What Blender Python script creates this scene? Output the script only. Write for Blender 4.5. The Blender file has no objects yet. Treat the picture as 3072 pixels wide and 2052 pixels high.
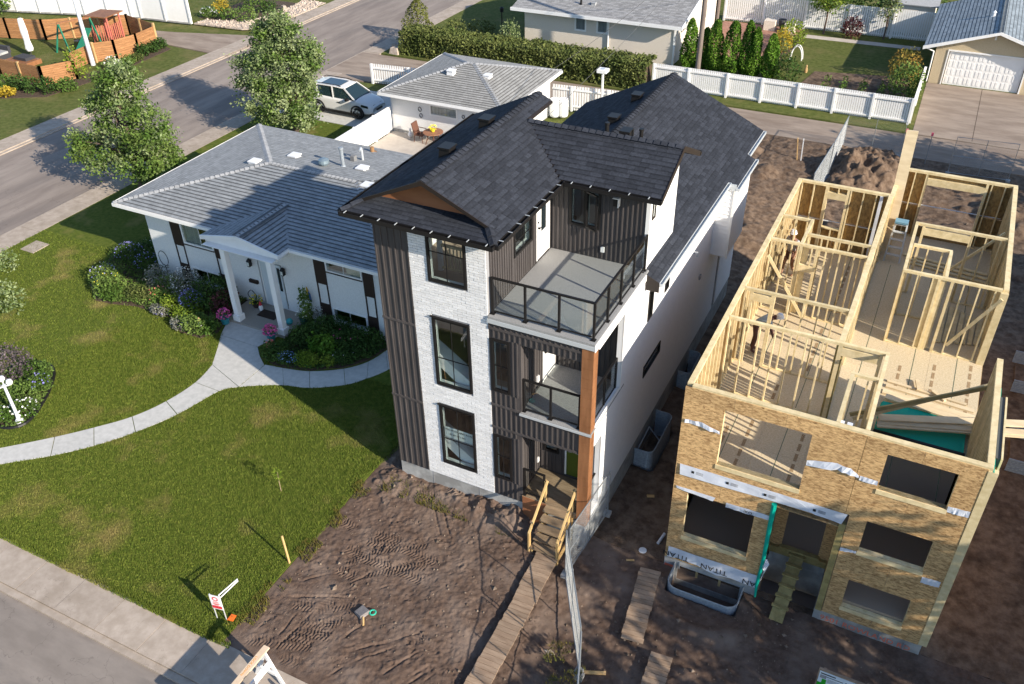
import bpy, math, random
import numpy as np
from mathutils import Vector, Matrix

# ------------------------------------------------------------------ camera, sky, sun, exposure
sc = bpy.context.scene
C = sc.collection
CAM = np.array([12.35294, -16.26964, 19.42171])
YAW, PITCH, ROLL, FPX = -0.47647, 0.62193, -0.02068, 2650.94
cf = np.array([math.sin(YAW) * math.cos(PITCH), math.cos(YAW) * math.cos(PITCH), -math.sin(PITCH)])
cr = np.array([math.cos(YAW), -math.sin(YAW), 0.0])
cu = np.cross(cr, cf)
c_, s_ = math.cos(ROLL), math.sin(ROLL)
cr, cu = c_ * cr + s_ * cu, -s_ * cr + c_ * cu
cam = bpy.data.cameras.new('camera')
cam.sensor_fit = 'HORIZONTAL'
cam.sensor_width = 36.0
cam.lens = FPX * 36.0 / 3072.0
cam.clip_start = 0.2
cam.clip_end = 3000
camo = bpy.data.objects.new('camera', cam)
camo.matrix_world = Matrix(((cr[0], cu[0], -cf[0], CAM[0]), (cr[1], cu[1], -cf[1], CAM[1]),
                            (cr[2], cu[2], -cf[2], CAM[2]), (0, 0, 0, 1)))
C.objects.link(camo)
sc.camera = camo

SUN_EL = math.radians(25.5)
SUN_DIR = Vector((0.958 * math.cos(SUN_EL), -0.287 * math.cos(SUN_EL), math.sin(SUN_EL))).normalized()
w = bpy.data.worlds.new('World')
sc.world = w
w.use_nodes = True
nt = w.node_tree
sky = nt.nodes.new('ShaderNodeTexSky')
sky.sky_type = 'NISHITA'
sky.sun_disc = False
sky.sun_elevation = SUN_EL
sky.sun_rotation = math.atan2(SUN_DIR.x, SUN_DIR.y)
sky.air_density = 1.0
sky.dust_density = 0.6
sky.ozone_density = 3.0
bg = nt.nodes['Background']
nt.links.new(sky.outputs[0], bg.inputs[0])
bg.inputs[1].default_value = 0.125
sl = bpy.data.lights.new('sun', 'SUN')
sl.energy = 4.7
sl.angle = math.radians(0.55)
sl.color = (1.0, 0.9, 0.76)
so = bpy.data.objects.new('sun', sl)
so.rotation_euler = SUN_DIR.to_track_quat('Z', 'Y').to_euler()
so.location = (40, -20, 40)
C.objects.link(so)
vs = sc.view_settings
vs.view_transform = 'Standard'
vs.look = 'None'
vs.exposure = 0.85
vs.gamma = 1.0
vs.use_curve_mapping = False

# ------------------------------------------------------------------ helpers
RD = random.Random(11)
NR = np.random.default_rng(11)
WL = {}


def link(name, data, parent=None, loc=(0, 0, 0)):
    o = bpy.data.objects.new(name, data)
    C.objects.link(o)
    loc = Vector(loc)
    if parent is not None:
        o.parent = parent
        o.location = loc - WL[parent.name]
    else:
        o.location = loc
    WL[o.name] = loc
    return o


def tag(o, label=None, cat=None, group=None, kind=None):
    if label:
        o['label'] = label
    if cat:
        o['category'] = cat
    if group:
        o['group'] = group
    if kind:
        o['kind'] = kind
    return o


def thing(name, label, cat, loc=(0, 0, 0), group=None):
    return tag(link(name, None, None, loc), label, cat, group)


class MB:
    def __init__(s):
        s.v = []
        s.f = []

    def face(s, *p):
        i = len(s.v)
        s.v += [tuple(q) for q in p]
        s.f.append(tuple(range(i, i + len(p))))
        return s

    def hexa(s, p):                      # 8 points: bottom ring 0-3, top ring 4-7
        i = len(s.v)
        s.v += [tuple(q) for q in p]
        for a in ((3, 2, 1, 0), (4, 5, 6, 7), (0, 1, 5, 4), (1, 2, 6, 5), (2, 3, 7, 6), (3, 0, 4, 7)):
            s.f.append(tuple(i + k for k in a))
        return s

    def box(s, x0, y0, z0, x1, y1, z1):
        if x1 < x0: x0, x1 = x1, x0
        if y1 < y0: y0, y1 = y1, y0
        if z1 < z0: z0, z1 = z1, z0
        return s.hexa([(x0, y0, z0), (x1, y0, z0), (x1, y1, z0), (x0, y1, z0),
                       (x0, y0, z1), (x1, y0, z1), (x1, y1, z1), (x0, y1, z1)])

    def prism(s, poly, vec):             # polygon extruded along vec
        i = len(s.v)
        n = len(poly)
        vec = Vector(vec)
        s.v += [tuple(q) for q in poly]
        s.v += [tuple(Vector(q) + vec) for q in poly]
        s.f.append(tuple(range(i + n - 1, i - 1, -1)))
        s.f.append(tuple(range(i + n, i + 2 * n)))
        for k in range(n):
            a, b = i + k, i + (k + 1) % n
            s.f.append((a, b, b + n, a + n))
        return s

    def bar(s, a, b, w, h, up=(0, 0, 1)):  # beam from a to b, w sideways, h along up
        a, b = Vector(a), Vector(b)
        d = (b - a).normalized()
        up = Vector(up)
        side = d.cross(up)
        if side.length < 1e-4:
            up = Vector((1, 0, 0))
            side = d.cross(up)
        side.normalize()
        u = side.cross(d).normalized()
        sw, uh = side * (w / 2), u * (h / 2)
        return s.hexa([a - sw - uh, a + sw - uh, b + sw - uh, b - sw - uh,
                       a - sw + uh, a + sw + uh, b + sw + uh, b - sw + uh])

    def tube(s, pts, r, n=6, cap=True):
        pts = [Vector(p) for p in pts]
        rs = r if isinstance(r, (list, tuple)) else [r] * len(pts)
        i0 = len(s.v)
        ref = None
        for k, p in enumerate(pts):
            d = (pts[min(k + 1, len(pts) - 1)] - pts[max(k - 1, 0)]).normalized()
            if ref is None or abs(ref.dot(d)) > .95:
                ref = Vector((0, 0, 1)) if abs(d.z) < .9 else Vector((1, 0, 0))
            x = d.cross(ref).normalized()
            y = d.cross(x)
            for j in range(n):
                t = 2 * math.pi * j / n
                s.v.append(tuple(p + (x * math.cos(t) + y * math.sin(t)) * rs[k]))
        for k in range(len(pts) - 1):
            for j in range(n):
                a = i0 + k * n + j
                b = i0 + k * n + (j + 1) % n
                s.f.append((a, b, b + n, a + n))
        if cap:
            s.f.append(tuple(range(i0 + n - 1, i0 - 1, -1)))
            e = i0 + (len(pts) - 1) * n
            s.f.append(tuple(range(e, e + n)))
        return s

    def lathe(s, c, prof, n=14, sx=1, sy=1):  # prof: (radius, z)
        i0 = len(s.v)
        for r, z in prof:
            for j in range(n):
                t = 2 * math.pi * j / n
                s.v.append((c[0] + r * sx * math.cos(t), c[1] + r * sy * math.sin(t), c[2] + z))
        for k in range(len(prof) - 1):
            for j in range(n):
                a = i0 + k * n + j
                b = i0 + k * n + (j + 1) % n
                s.f.append((a, b, b + n, a + n))
        s.f.append(tuple(range(i0 + n - 1, i0 - 1, -1)))
        e = i0 + (len(prof) - 1) * n
        s.f.append(tuple(range(e, e + n)))
        return s

    def wall(s, ax, p0, p1, a0, a1, z0, z1, holes=()):
        # slab normal to axis ax ('x' or 'y') from p0 to p1, spanning a0..a1 x z0..z1 less holes (a0,a1,z0,z1)
        As = sorted({a0, a1} | {min(max(h[k], a0), a1) for h in holes for k in (0, 1)})
        Zs = sorted({z0, z1} | {min(max(h[k], z0), z1) for h in holes for k in (2, 3)})
        for zi in range(len(Zs) - 1):
            run = None
            for ai in range(len(As)):
                solid = False
                if ai < len(As) - 1:
                    ca, cz = (As[ai] + As[ai + 1]) / 2, (Zs[zi] + Zs[zi + 1]) / 2
                    solid = not any(h[0] < ca < h[1] and h[2] < cz < h[3] for h in holes)
                if solid and run is None:
                    run = As[ai]
                if not solid and run is not None:
                    e = As[ai]
                    if ax == 'y':
                        s.box(run, p0, Zs[zi], e, p1, Zs[zi + 1])
                    else:
                        s.box(p0, run, Zs[zi], p1, e, Zs[zi + 1])
                    run = None
        return s

    def mesh(s, name, mat, smooth=False, center=None):
        v = np.array(s.v, dtype=np.float64)
        if center is None:
            center = (v.min(0) + v.max(0)) / 2
        me = bpy.data.meshes.new(name)
        me.from_pydata((v - np.array(center)).tolist(), [], s.f)
        if mat is not None:
            me.materials.append(mat)
        if smooth:
            for p in me.polygons:
                p.use_smooth = True
        me.update()
        return me, center

    def build(s, name, mat, parent=None, smooth=False):
        me, c = s.mesh(name, mat, smooth)
        return link(name, me, parent, c)


def npmesh(name, V, F, mat, parent=None, smooth=False, center=None):
    """V (n,3), F (m,k) arrays -> one object"""
    V = np.asarray(V, dtype=np.float32)
    F = np.asarray(F, dtype=np.int32)
    if center is None:
        center = (V.min(0) + V.max(0)) / 2
    me = bpy.data.meshes.new(name)
    me.vertices.add(len(V))
    me.vertices.foreach_set('co', (V - np.asarray(center, dtype=np.float32)).ravel())
    m, k = F.shape
    me.loops.add(m * k)
    me.loops.foreach_set('vertex_index', F.ravel())
    me.polygons.add(m)
    me.polygons.foreach_set('loop_start', np.arange(0, m * k, k, dtype=np.int32))
    me.polygons.foreach_set('loop_total', np.full(m, k, dtype=np.int32))
    me.polygons.foreach_set('use_smooth', np.full(m, bool(smooth)))
    me.materials.append(mat)
    me.update(calc_edges=True)
    return link(name, me, parent, center)


_unit = {}


def unit(mat):
    if mat.name not in _unit:
        me = bpy.data.meshes.new('piece')
        b = MB().box(-.5, -.5, -.5, .5, .5, .5)
        me.from_pydata(b.v, [], b.f)
        me.materials.append(mat)
        _unit[mat.name] = me
    return _unit[mat.name]


def piece(name, mat, x0, y0, z0, x1, y1, z1, parent=None):
    o = link(name, unit(mat), parent, ((x0 + x1) / 2, (y0 + y1) / 2, (z0 + z1) / 2))
    o.scale = (abs(x1 - x0), abs(y1 - y0), abs(z1 - z0))
    return o


def stick(name, mat, a, b, w, h, parent=None, up=(0, 0, 1)):
    a, b = Vector(a), Vector(b)
    d = b - a
    L = d.length
    d.normalize()
    up = Vector(up)
    side = d.cross(up)
    if side.length < 1e-4:
        side = d.cross(Vector((0, 1, 0)))
    side.normalize()
    u = side.cross(d)
    o = link(name, unit(mat), parent, (a + b) / 2)
    o.rotation_mode = 'QUATERNION'
    o.rotation_quaternion = Matrix((d, side * -1, u)).transposed().to_quaternion()
    o.scale = (L, w, h)
    return o


def copy_tree(o, loc, parent=None):
    c = o.copy()
    C.objects.link(c)
    c.parent = parent
    c.location = loc
    if parent is None:
        WL[c.name] = Vector(loc)
    else:
        WL[c.name] = WL[parent.name] + Vector(loc)
    for ch in o.children:
        copy_tree(ch, ch.location.copy(), c)
    return c


# ------------------------------------------------------------------ materials
def M(name, c1, c2=None, sc_=4.0, rough=.85, rnd=0.0, bump=0.0, bs=40.0, st=(1, 1, 1), c3=None, s3=.5, t3=(.45, .6),
      metal=0.0, spec=.3, t=(.35, .65), det=6.0, crack=None, trans=0.0):
    m = bpy.data.materials.new(name)
    m.use_nodes = True
    n = m.node_tree.nodes
    L = m.node_tree.links.new
    b = n['Principled BSDF']
    b.inputs['Roughness'].default_value = rough
    b.inputs['Metallic'].default_value = metal
    b.inputs['Specular IOR Level'].default_value = spec
    geo = n.new('ShaderNodeNewGeometry')
    mp = n.new('ShaderNodeMapping')
    mp.inputs['Scale'].default_value = st
    L(geo.outputs['Position'], mp.inputs['Vector'])
    col = None
    if c2 is not None:
        nz = n.new('ShaderNodeTexNoise')
        nz.inputs['Scale'].default_value = sc_
        nz.inputs['Detail'].default_value = det
        nz.inputs['Roughness'].default_value = .62
        L(mp.outputs[0], nz.inputs['Vector'])
        rp = n.new('ShaderNodeValToRGB')
        rp.color_ramp.elements[0].position, rp.color_ramp.elements[1].position = t
        rp.color_ramp.elements[0].color = (*c1, 1)
        rp.color_ramp.elements[1].color = (*c2, 1)
        L(nz.outputs['Fac'], rp.inputs[0])
        col = rp.outputs[0]
    else:
        rgb = n.new('ShaderNodeRGB')
        rgb.outputs[0].default_value = (*c1, 1)
        col = rgb.outputs[0]
    if c3 is not None:
        nz3 = n.new('ShaderNodeTexNoise')
        nz3.inputs['Scale'].default_value = s3
        nz3.inputs['Detail'].default_value = 5
        nz3.inputs['Roughness'].default_value = .6
        L(mp.outputs[0], nz3.inputs['Vector'])
        mr = n.new('ShaderNodeMapRange')
        mr.inputs['From Min'].default_value, mr.inputs['From Max'].default_value = t3
        L(nz3.outputs['Fac'], mr.inputs['Value'])
        mx = n.new('ShaderNodeMix')
        mx.data_type = 'RGBA'
        L(mr.outputs[0], mx.inputs['Factor'])
        L(col, mx.inputs['A'])
        mx.inputs['B'].default_value = (*c3, 1)
        col = mx.outputs['Result']
    if crack:
        nk = n.new('ShaderNodeTexNoise')
        nk.inputs['Scale'].default_value = crack[0]
        nk.inputs['Detail'].default_value = 5
        nk.inputs['Roughness'].default_value = .55
        L(geo.outputs['Position'], nk.inputs['Vector'])
        a1 = n.new('ShaderNodeMath')
        a1.operation = 'SUBTRACT'
        a1.inputs[1].default_value = .5
        L(nk.outputs['Fac'], a1.inputs[0])
        a2 = n.new('ShaderNodeMath')
        a2.operation = 'ABSOLUTE'
        L(a1.outputs[0], a2.inputs[0])
        mk = n.new('ShaderNodeMapRange')
        mk.inputs['From Max'].default_value = crack[1]
        mk.inputs['To Min'].default_value = crack[2]
        L(a2.outputs[0], mk.inputs['Value'])
        mx = n.new('ShaderNodeVectorMath')
        mx.operation = 'SCALE'
        L(col, mx.inputs[0])
        L(mk.outputs[0], mx.inputs['Scale'])
        col = mx.outputs[0]
    if rnd:
        oi = n.new('ShaderNodeObjectInfo')
        ad = n.new('ShaderNodeMath')
        ad.operation = 'ADD'
        L(oi.outputs['Random'], ad.inputs[0])
        L(geo.outputs['Random Per Island'], ad.inputs[1])
        fr = n.new('ShaderNodeMath')
        fr.operation = 'FRACT'
        L(ad.outputs[0], fr.inputs[0])
        mr = n.new('ShaderNodeMapRange')
        mr.inputs['To Min'].default_value = 1 - rnd
        mr.inputs['To Max'].default_value = 1 + rnd
        L(fr.outputs[0], mr.inputs['Value'])
        mx = n.new('ShaderNodeVectorMath')
        mx.operation = 'SCALE'
        L(col, mx.inputs[0])
        L(mr.outputs[0], mx.inputs['Scale'])
        col = mx.outputs[0]
    L(col, b.inputs['Base Color'])
    if bump:
        nb = n.new('ShaderNodeTexNoise')
        nb.inputs['Scale'].default_value = bs
        nb.inputs['Detail'].default_value = 4
        L(mp.outputs[0], nb.inputs['Vector'])
        bp = n.new('ShaderNodeBump')
        bp.inputs['Strength'].default_value = bump
        bp.inputs['Distance'].default_value = .02
        L(nb.outputs['Fac'], bp.inputs['Height'])
        L(bp.outputs[0], b.inputs['Normal'])
    if trans:
        tr = n.new('ShaderNodeBsdfTranslucent')
        L(col, tr.inputs['Color'])
        ms = n.new('ShaderNodeMixShader')
        ms.inputs[0].default_value = trans
        L(b.outputs[0], ms.inputs[1])
        L(tr.outputs[0], ms.inputs[2])
        L(ms.outputs[0], n['Material Output'].inputs['Surface'])
    return m


def glass(name, tint=(.75, .85, .82), refl=.9, dark=None):
    m = bpy.data.materials.new(name)
    m.use_nodes = True
    n = m.node_tree.nodes
    L = m.node_tree.links.new
    n.remove(n['Principled BSDF'])
    tr = n.new('ShaderNodeBsdfTransparent')
    tr.inputs[0].default_value = (*tint, 1)
    gl = n.new('ShaderNodeBsdfGlossy')
    gl.inputs['Roughness'].default_value = .02
    gl.inputs[0].default_value = (refl, refl, refl, 1)
    lw = n.new('ShaderNodeLayerWeight')
    lw.inputs[0].default_value = .5
    pw_ = n.new('ShaderNodeMath')
    pw_.operation = 'POWER'
    pw_.inputs[1].default_value = 4.0
    L(lw.outputs['Facing'], pw_.inputs[0])
    fr = n.new('ShaderNodeMapRange')
    fr.inputs['To Min'].default_value = .05
    fr.inputs['To Max'].default_value = .95
    L(pw_.outputs[0], fr.inputs['Value'])
    ms = n.new('ShaderNodeMixShader')
    L(fr.outputs[0], ms.inputs[0])
    L(tr.outputs[0], ms.inputs[1])
    L(gl.outputs[0], ms.inputs[2])
    L(ms.outputs[0], n['Material Output'].inputs['Surface'])
    return m


m_asphalt = M('asphalt', (.20, .163, .138), (.29, .242, .205), 1.2, .9, bump=.25, bs=60, st=(1, .2, 1), c3=(.17, .142, .125), s3=.5, t3=(.5, .7), crack=(.35, .003, .75))
m_asphalt2 = M('front_asphalt', (.20, .17, .145), (.26, .222, .19), 2.0, .9, bump=.25, bs=60, st=(.35, 1, 1), c3=(.16, .14, .125), s3=.8, t3=(.56, .7), crack=(.5, .004, .72))
m_walk = M('sidewalk_concrete', (.33, .27, .215), (.43, .36, .295), 3.0, .9, rnd=.05, bump=.15, bs=80, c3=(.29, .235, .18), s3=1.1, t3=(.5, .75), crack=(.45, .0018, .7))
m_path = M('path_concrete', (.43, .42, .39), (.52, .505, .47), 5.0, .85, rnd=.03, bump=.1, bs=90)
m_patio = M('patio_concrete', (.42, .37, .32), (.5, .45, .39), 2.0, .85)
m_lawn = M('lawn_grass', (.058, .086, .011), (.118, .138, .024), 5.5, .95, bump=.9, bs=42, c3=(.27, .2, .08), s3=.42, t3=(.54, .76), spec=.1, det=9)
m_lawn2 = M('green_lawn', (.065, .085, .018), (.125, .135, .04), 3.5, .95, bump=.8, bs=40, spec=.1, c3=(.17, .145, .06), s3=.5, t3=(.5, .75))
m_blade = M('grass_blade', (.07, .108, .014), (.162, .192, .034), 7, .8, spec=.1, c3=(.28, .215, .085), s3=.42, t3=(.54, .76))
m_lane = M('lane_gravel', (.22, .17, .132), (.33, .265, .21), 1.5, .95, bump=.5, bs=30, st=(.3, 1, 1), c3=(.19, .14, .105), s3=.6, t3=(.5, .7))
m_dirt = M('bare_dirt', (.088, .058, .043), (.142, .098, .075), 6, .95, bump=.6, bs=38, c3=(.19, .142, .113), s3=.8, t3=(.47, .7), spec=.1, det=10)
m_dirt2 = M('rear_dirt', (.095, .062, .042), (.20, .142, .10), 3.5, .95, bump=.9, bs=30, c3=(.062, .042, .03), s3=1.3, t3=(.54, .72), spec=.1)
m_mulch = M('garden_soil', (.05, .035, .025), (.11, .075, .05), 9, .95, bump=.8, bs=40)
m_stone = M('garden_stone', (.34, .27, .21), (.5, .42, .35), 6, .9, rnd=.22)
# ------------------------------------------------------------------ ground and setting
def vnoise(x, y, seed):
    g = np.random.default_rng(seed).random((256, 256))
    xi, yi = np.floor(x).astype(int), np.floor(y).astype(int)
    fx, fy = x - xi, y - yi
    fx, fy = fx * fx * (3 - 2 * fx), fy * fy * (3 - 2 * fy)
    a, b = g[xi % 256, yi % 256], g[(xi + 1) % 256, yi % 256]
    c, d = g[xi % 256, (yi + 1) % 256], g[(xi + 1) % 256, (yi + 1) % 256]
    return (a * (1 - fx) + b * fx) * (1 - fy) + (c * (1 - fx) + d * fx) * fy - .5


def fbm(x, y, f, o=4, seed=0, gain=.5):
    s = 0
    a = 1
    for k in range(o):
        s = s + a * vnoise(x * f + 17.3 * k, y * f - 9.1 * k, seed + k)
        f *= 2.07
        a *= gain
    return s


def sst(a, b, x):
    t = np.clip((x - a) / (b - a), 0, 1)
    return t * t * (3 - 2 * t)


HX0, HX1, HY0, HY1 = -.9, 22.0, -7.25, 31.6


def structure(name, mb, mat):
    return tag(mb.build(name, mat), kind='structure')


g = MB()
B_ = 900
for r in ((-B_, -B_, B_, HY0), (-B_, HY1, B_, B_), (-B_, HY0, HX0, HY1), (HX1, HY0, B_, HY1)):
    g.face((r[0], r[1], -.14), (r[2], r[1], -.14), (r[2], r[3], -.14), (r[0], r[3], -.14))
structure('ground', g, m_lawn2)
structure('side_street', MB().face((-33.5, -60, -.10), (-25.3, -60, -.10), (-25.3, 160, -.10), (-33.5, 160, -.10)), m_asphalt)
structure('front_street', MB().face((-25.3, -19, -.104), (120, -19, -.104), (120, -8.5, -.104), (-25.3, -8.5, -.104)), m_asphalt2)
structure('back_lane', MB().prism([(-25.2, 29.2, -.12), (-15.5, 30.4, -.12), (3.5, 31.6, -.12), (60, 31.4, -.12), (60, 34.9, -.12), (-25.2, 34.6, -.12)], (0, 0, .11)), m_lane)
structure('back_lane', MB().prism([(-90, 22.5, -.12), (-44, 31.6, -.12), (-40, 30.4, -.12), (-33.6, 30.0, -.12), (-33.6, 35.0, -.12), (-41, 32.9, -.12), (-90, 24.5, -.12)], (0, 0, .10)), m_lane)

# sidewalks are laid in slabs
walk = tag(link('sidewalk', None, None, (-5, -7.9, 0)), kind='structure')
x = -25.2
while x < 26:
    piece('slab', m_walk, x, -8.42, -.14, x + 1.488, -7.25, 0 + RD.uniform(-.004, .004), walk)
    x += 1.5
piece('kerb', m_walk, -25.2, -8.62, -.14, 26.3, -8.43, -.045, walk)
walk2 = tag(link('side_sidewalk', None, None, (-24.6, 10, 0)), kind='structure')
y = -7.2
while y < 62:
    lane = 29.0 < y < 34.5
    piece('slab', m_walk, -25.15, y, -.14, -23.9, y + 1.488, -.03 if lane else RD.uniform(-.004, .004), walk2)
    y += 1.5
piece('kerb', m_walk, -25.38, -7.2, -.14, -25.16, 62, -.05, walk2)
walk3 = tag(link('far_sidewalk', None, None, (-34.4, 20, 0)), kind='structure')
y = -10.5
while y < 90:
    piece('slab', m_walk, -35.15, y, -.14, -33.72, y + 1.486, RD.uniform(-.004, .004), walk3)
    y += 1.5
piece('kerb', m_walk, -33.7, -10.5, -.14, -33.48, 90, -.05, walk3)

# lawns as turf slabs
structure('lawn', MB().prism([(-23.88, -7.23, -.13), (HX0 - .02, -7.23, -.13), (HX0 - .02, 22.0, -.13), (-15.4, 22.0, -.13), (-17.6, 22.9, -.13), (-23.88, 22.9, -.13)], (0, 0, .128)), m_lawn)
structure('lawn', MB().prism([(-23.88, 28.35, -.13), (-19.2, 28.35, -.13), (-15.6, 29.6, -.13), (-15.6, 30.1, -.13), (-23.88, 29.1, -.13)], (0, 0, .128)), m_lawn2)
structure('lawn', MB().prism([(-23.88, 34.9, -.13), (60, 35.0, -.13), (60, 90, -.13), (-23.88, 90, -.13)], (0, 0, .128)), m_lawn2)
structure('lawn', MB().prism([(-35.17, -10, -.13), (-35.17, 29.9, -.13), (-40, 30.2, -.13), (-44, 31.4, -.13), (-90, 22.3, -.13), (-90, -10, -.13)], (0, 0, .128)), m_lawn2)
structure('lawn', MB().prism([(-35.17, 43, -.13), (-35.17, 90, -.13), (-90, 90, -.13), (-90, 26, -.13), (-41.2, 36, -.13)], (0, 0, .128)), m_lawn2)
structure('driveway', MB().prism([(-23.9, 22.95, -.12), (-15.5, 22.95, -.12), (-15.5, 28.3, -.12), (-23.9, 28.3, -.12)], (0, 0, .125)), m_path)
structure('patio', MB().prism([(-15.42, 13.7, -.12), (-3.2, 13.7, -.12), (-3.2, 23.4, -.12), (-15.42, 23.4, -.12)], (0, 0, .13)), m_patio)
structure('grey_driveway', MB().prism([(11.05, 34.85, -.13), (21.5, 34.85, -.13), (21.5, 43.75, -.13), (10.9, 43.75, -.13)], (0, 0, .14)), m_lane)
structure('driveway_joint', MB().box(14.06, 35, .004, 14.09, 43.7, .013), m_mulch)


# front walk: curved path in cut slabs
def slab_poly(pts, parent, z=.018):
    return MB().prism([(p[0], p[1], -.05) for p in pts], (0, 0, .05 + z)).build('slab', m_path, parent)


path = tag(link('front_path', None, None, (-9, 0, 0)), kind='structure')
edgeA = [(-17.5, -9.2), (-15.6, -7.3), (-14.0, -6.0), (-12.58, -4.72), (-11.37, -3.53), (-10.56, -2.62), (-9.82, -1.64), (-9.37, -.51), (-9.2, .75), (-9.38, 1.81), (-9.92, 2.73), (-10.55, 3.6), (-10.95, 4.3)]
edgeB = [(-16.9, -9.9), (-14.9, -7.9), (-13.3, -6.6), (-11.91, -5.23), (-10.74, -4.23), (-9.85, -3.26), (-9.12, -2.17), (-8.52, -.87), (-8.1, .72), (-7.62, 1.2), (-7.62, 2.65), (-8.15, 3.0), (-8.3, 4.3)]


def spl(P, k):
    out = []
    for i in range(len(P) - 1):
        p0, p1, p2, p3 = P[max(i - 1, 0)], P[i], P[i + 1], P[min(i + 2, len(P) - 1)]
        for j in range(k):
            t = j / k
            out.append(tuple(.5 * ((2 * p1[d]) + (-p0[d] + p2[d]) * t + (2 * p0[d] - 5 * p1[d] + 4 * p2[d] - p3[d]) * t * t
                                   + (-p0[d] + 3 * p1[d] - 3 * p2[d] + p3[d]) * t ** 3) for d in range(2)))
    out.append(P[-1])
    return out


K = 5
A_, B2 = spl(edgeA[:10], K), spl(edgeB[:10], K)
for i in range(9):
    a, b = A_[i * K:(i + 1) * K + 1], B2[i * K:(i + 1) * K + 1]
    # leave a saw-cut joint between slabs
    f = lambda P: [P[0]] + P[1:-1] + [tuple(P[-1][d] * .985 + P[-2][d] * .015 - (P[-1][d] - P[-2][d]) * .08 for d in (0, 1))]
    slab_poly(f(b) + f(a)[::-1], path)
slab_poly([(-7.63, 1.22), (-7.64, 2.62), (-8.15, 2.98), (-8.6, 3.4), (-10.4, 3.4), (-9.94, 2.72), (-9.4, 1.82)], path)
slab_poly([(-8.62, 3.42), (-8.3, 4.55), (-10.95, 4.55), (-10.42, 3.42)], path)
outer = spl([(-7.6, 1.22), (-7.03, 1.58), (-6.23, 1.98), (-5.29, 2.25), (-4.25, 2.94), (-3.76, 3.58), (-3.36, 4.35), (-3.1, 5.5)], 4)
inner = spl([(-7.61, 2.64), (-7.3, 2.7), (-6.9, 2.76), (-5.88, 3.03), (-4.84, 3.69), (-4.28, 4.43), (-4.07, 5.27), (-4.0, 5.8)], 4)
for i in range(7):
    a, b = outer[i * 4:i * 4 + 5], inner[i * 4:i * 4 + 5]
    sh = lambda P: P[:-1] + [tuple(P[-1][d] * .94 + P[-2][d] * .06 for d in (0, 1))]
    slab_poly(sh(a) + sh(b)[::-1], path)
piece('paver', m_walk, -23.3, 4.74, -.02, -22.46, 5.62, .03, tag(link('utility_pad', None, None, (-22.9, 5.2, 0)), kind='structure'))

# ---- bare site ground as a real height field
TRACKS = []


def px(u, v, z=0.0):
    d = cf + cr * ((u - 1536) / FPX) - cu * ((v - 1026) / FPX)
    t = (z - CAM[2]) / d[2]
    return CAM + t * d


def W5(x, y): return tuple(px(600 + x / 2.605, 1450 + y / 2.605)[:2])


for tr in (((1385, 390), (1560, 450)), ((1320, 450), (1520, 480)), ((1150, 600), (1350, 520), (1770, 470)), ((1600, 510), (1830, 610)),
           ((1160, 505), (1300, 590), (1480, 640), (1740, 640)), ((1300, 700), (1470, 660), (1780, 600)), ((1090, 670), (1200, 720)),
           ((1540, 670), (1720, 750)), ((1450, 690), (1700, 610)), ((740, 940), (870, 960)), ((930, 990), (1020, 920)), ((800, 1080), (1030, 1095)),
           ((760, 1140), (1000, 1190)), ((610, 1245), (860, 1265)), ((700, 1180), (860, 1220)), ((950, 1190), (1040, 1090)),
           ((1130, 300), (1200, 340)), ((1700, 80), (1830, 120)), ((1950, 60), (2084, 130)), ((640, 1360), (760, 1400)), ((1040, 960), (1190, 930)),
           ((1640, 1240), (1740, 1180)), ((380, 1220), (560, 1230)), ((880, 1130), (1100, 1060))):
    TRACKS.append(([W5(*p) for p in tr], .30, .098))
RUTS = [[W5(*p) for p in r] for r in (((620, 1180), (760, 1010)), ((1000, 1490), (1120, 1410)), ((1650, 1500), (1790, 1420)), ((1750, 1540), (1860, 1450)), ((450, 1130), (560, 1040)), ((800, 760), (1000, 700)), ((1900, 200), (1960, 430)), ((1830, 180), (1880, 400)), ((1400, 820), (1490, 790)), ((1120, 1200), (1260, 1100)))] + [[W5(*p) for p in r] for r in (((590, 1290), (880, 1000)), ((1130, 1310), (1720, 1170)), ((1200, 1380), (1510, 1270)), ((1440, 1480), (1720, 1310)),
                                      ((1620, 1568), (1800, 1440)), ((700, 880), (1190, 885)), ((1180, 770), (1330, 690)))]


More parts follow.
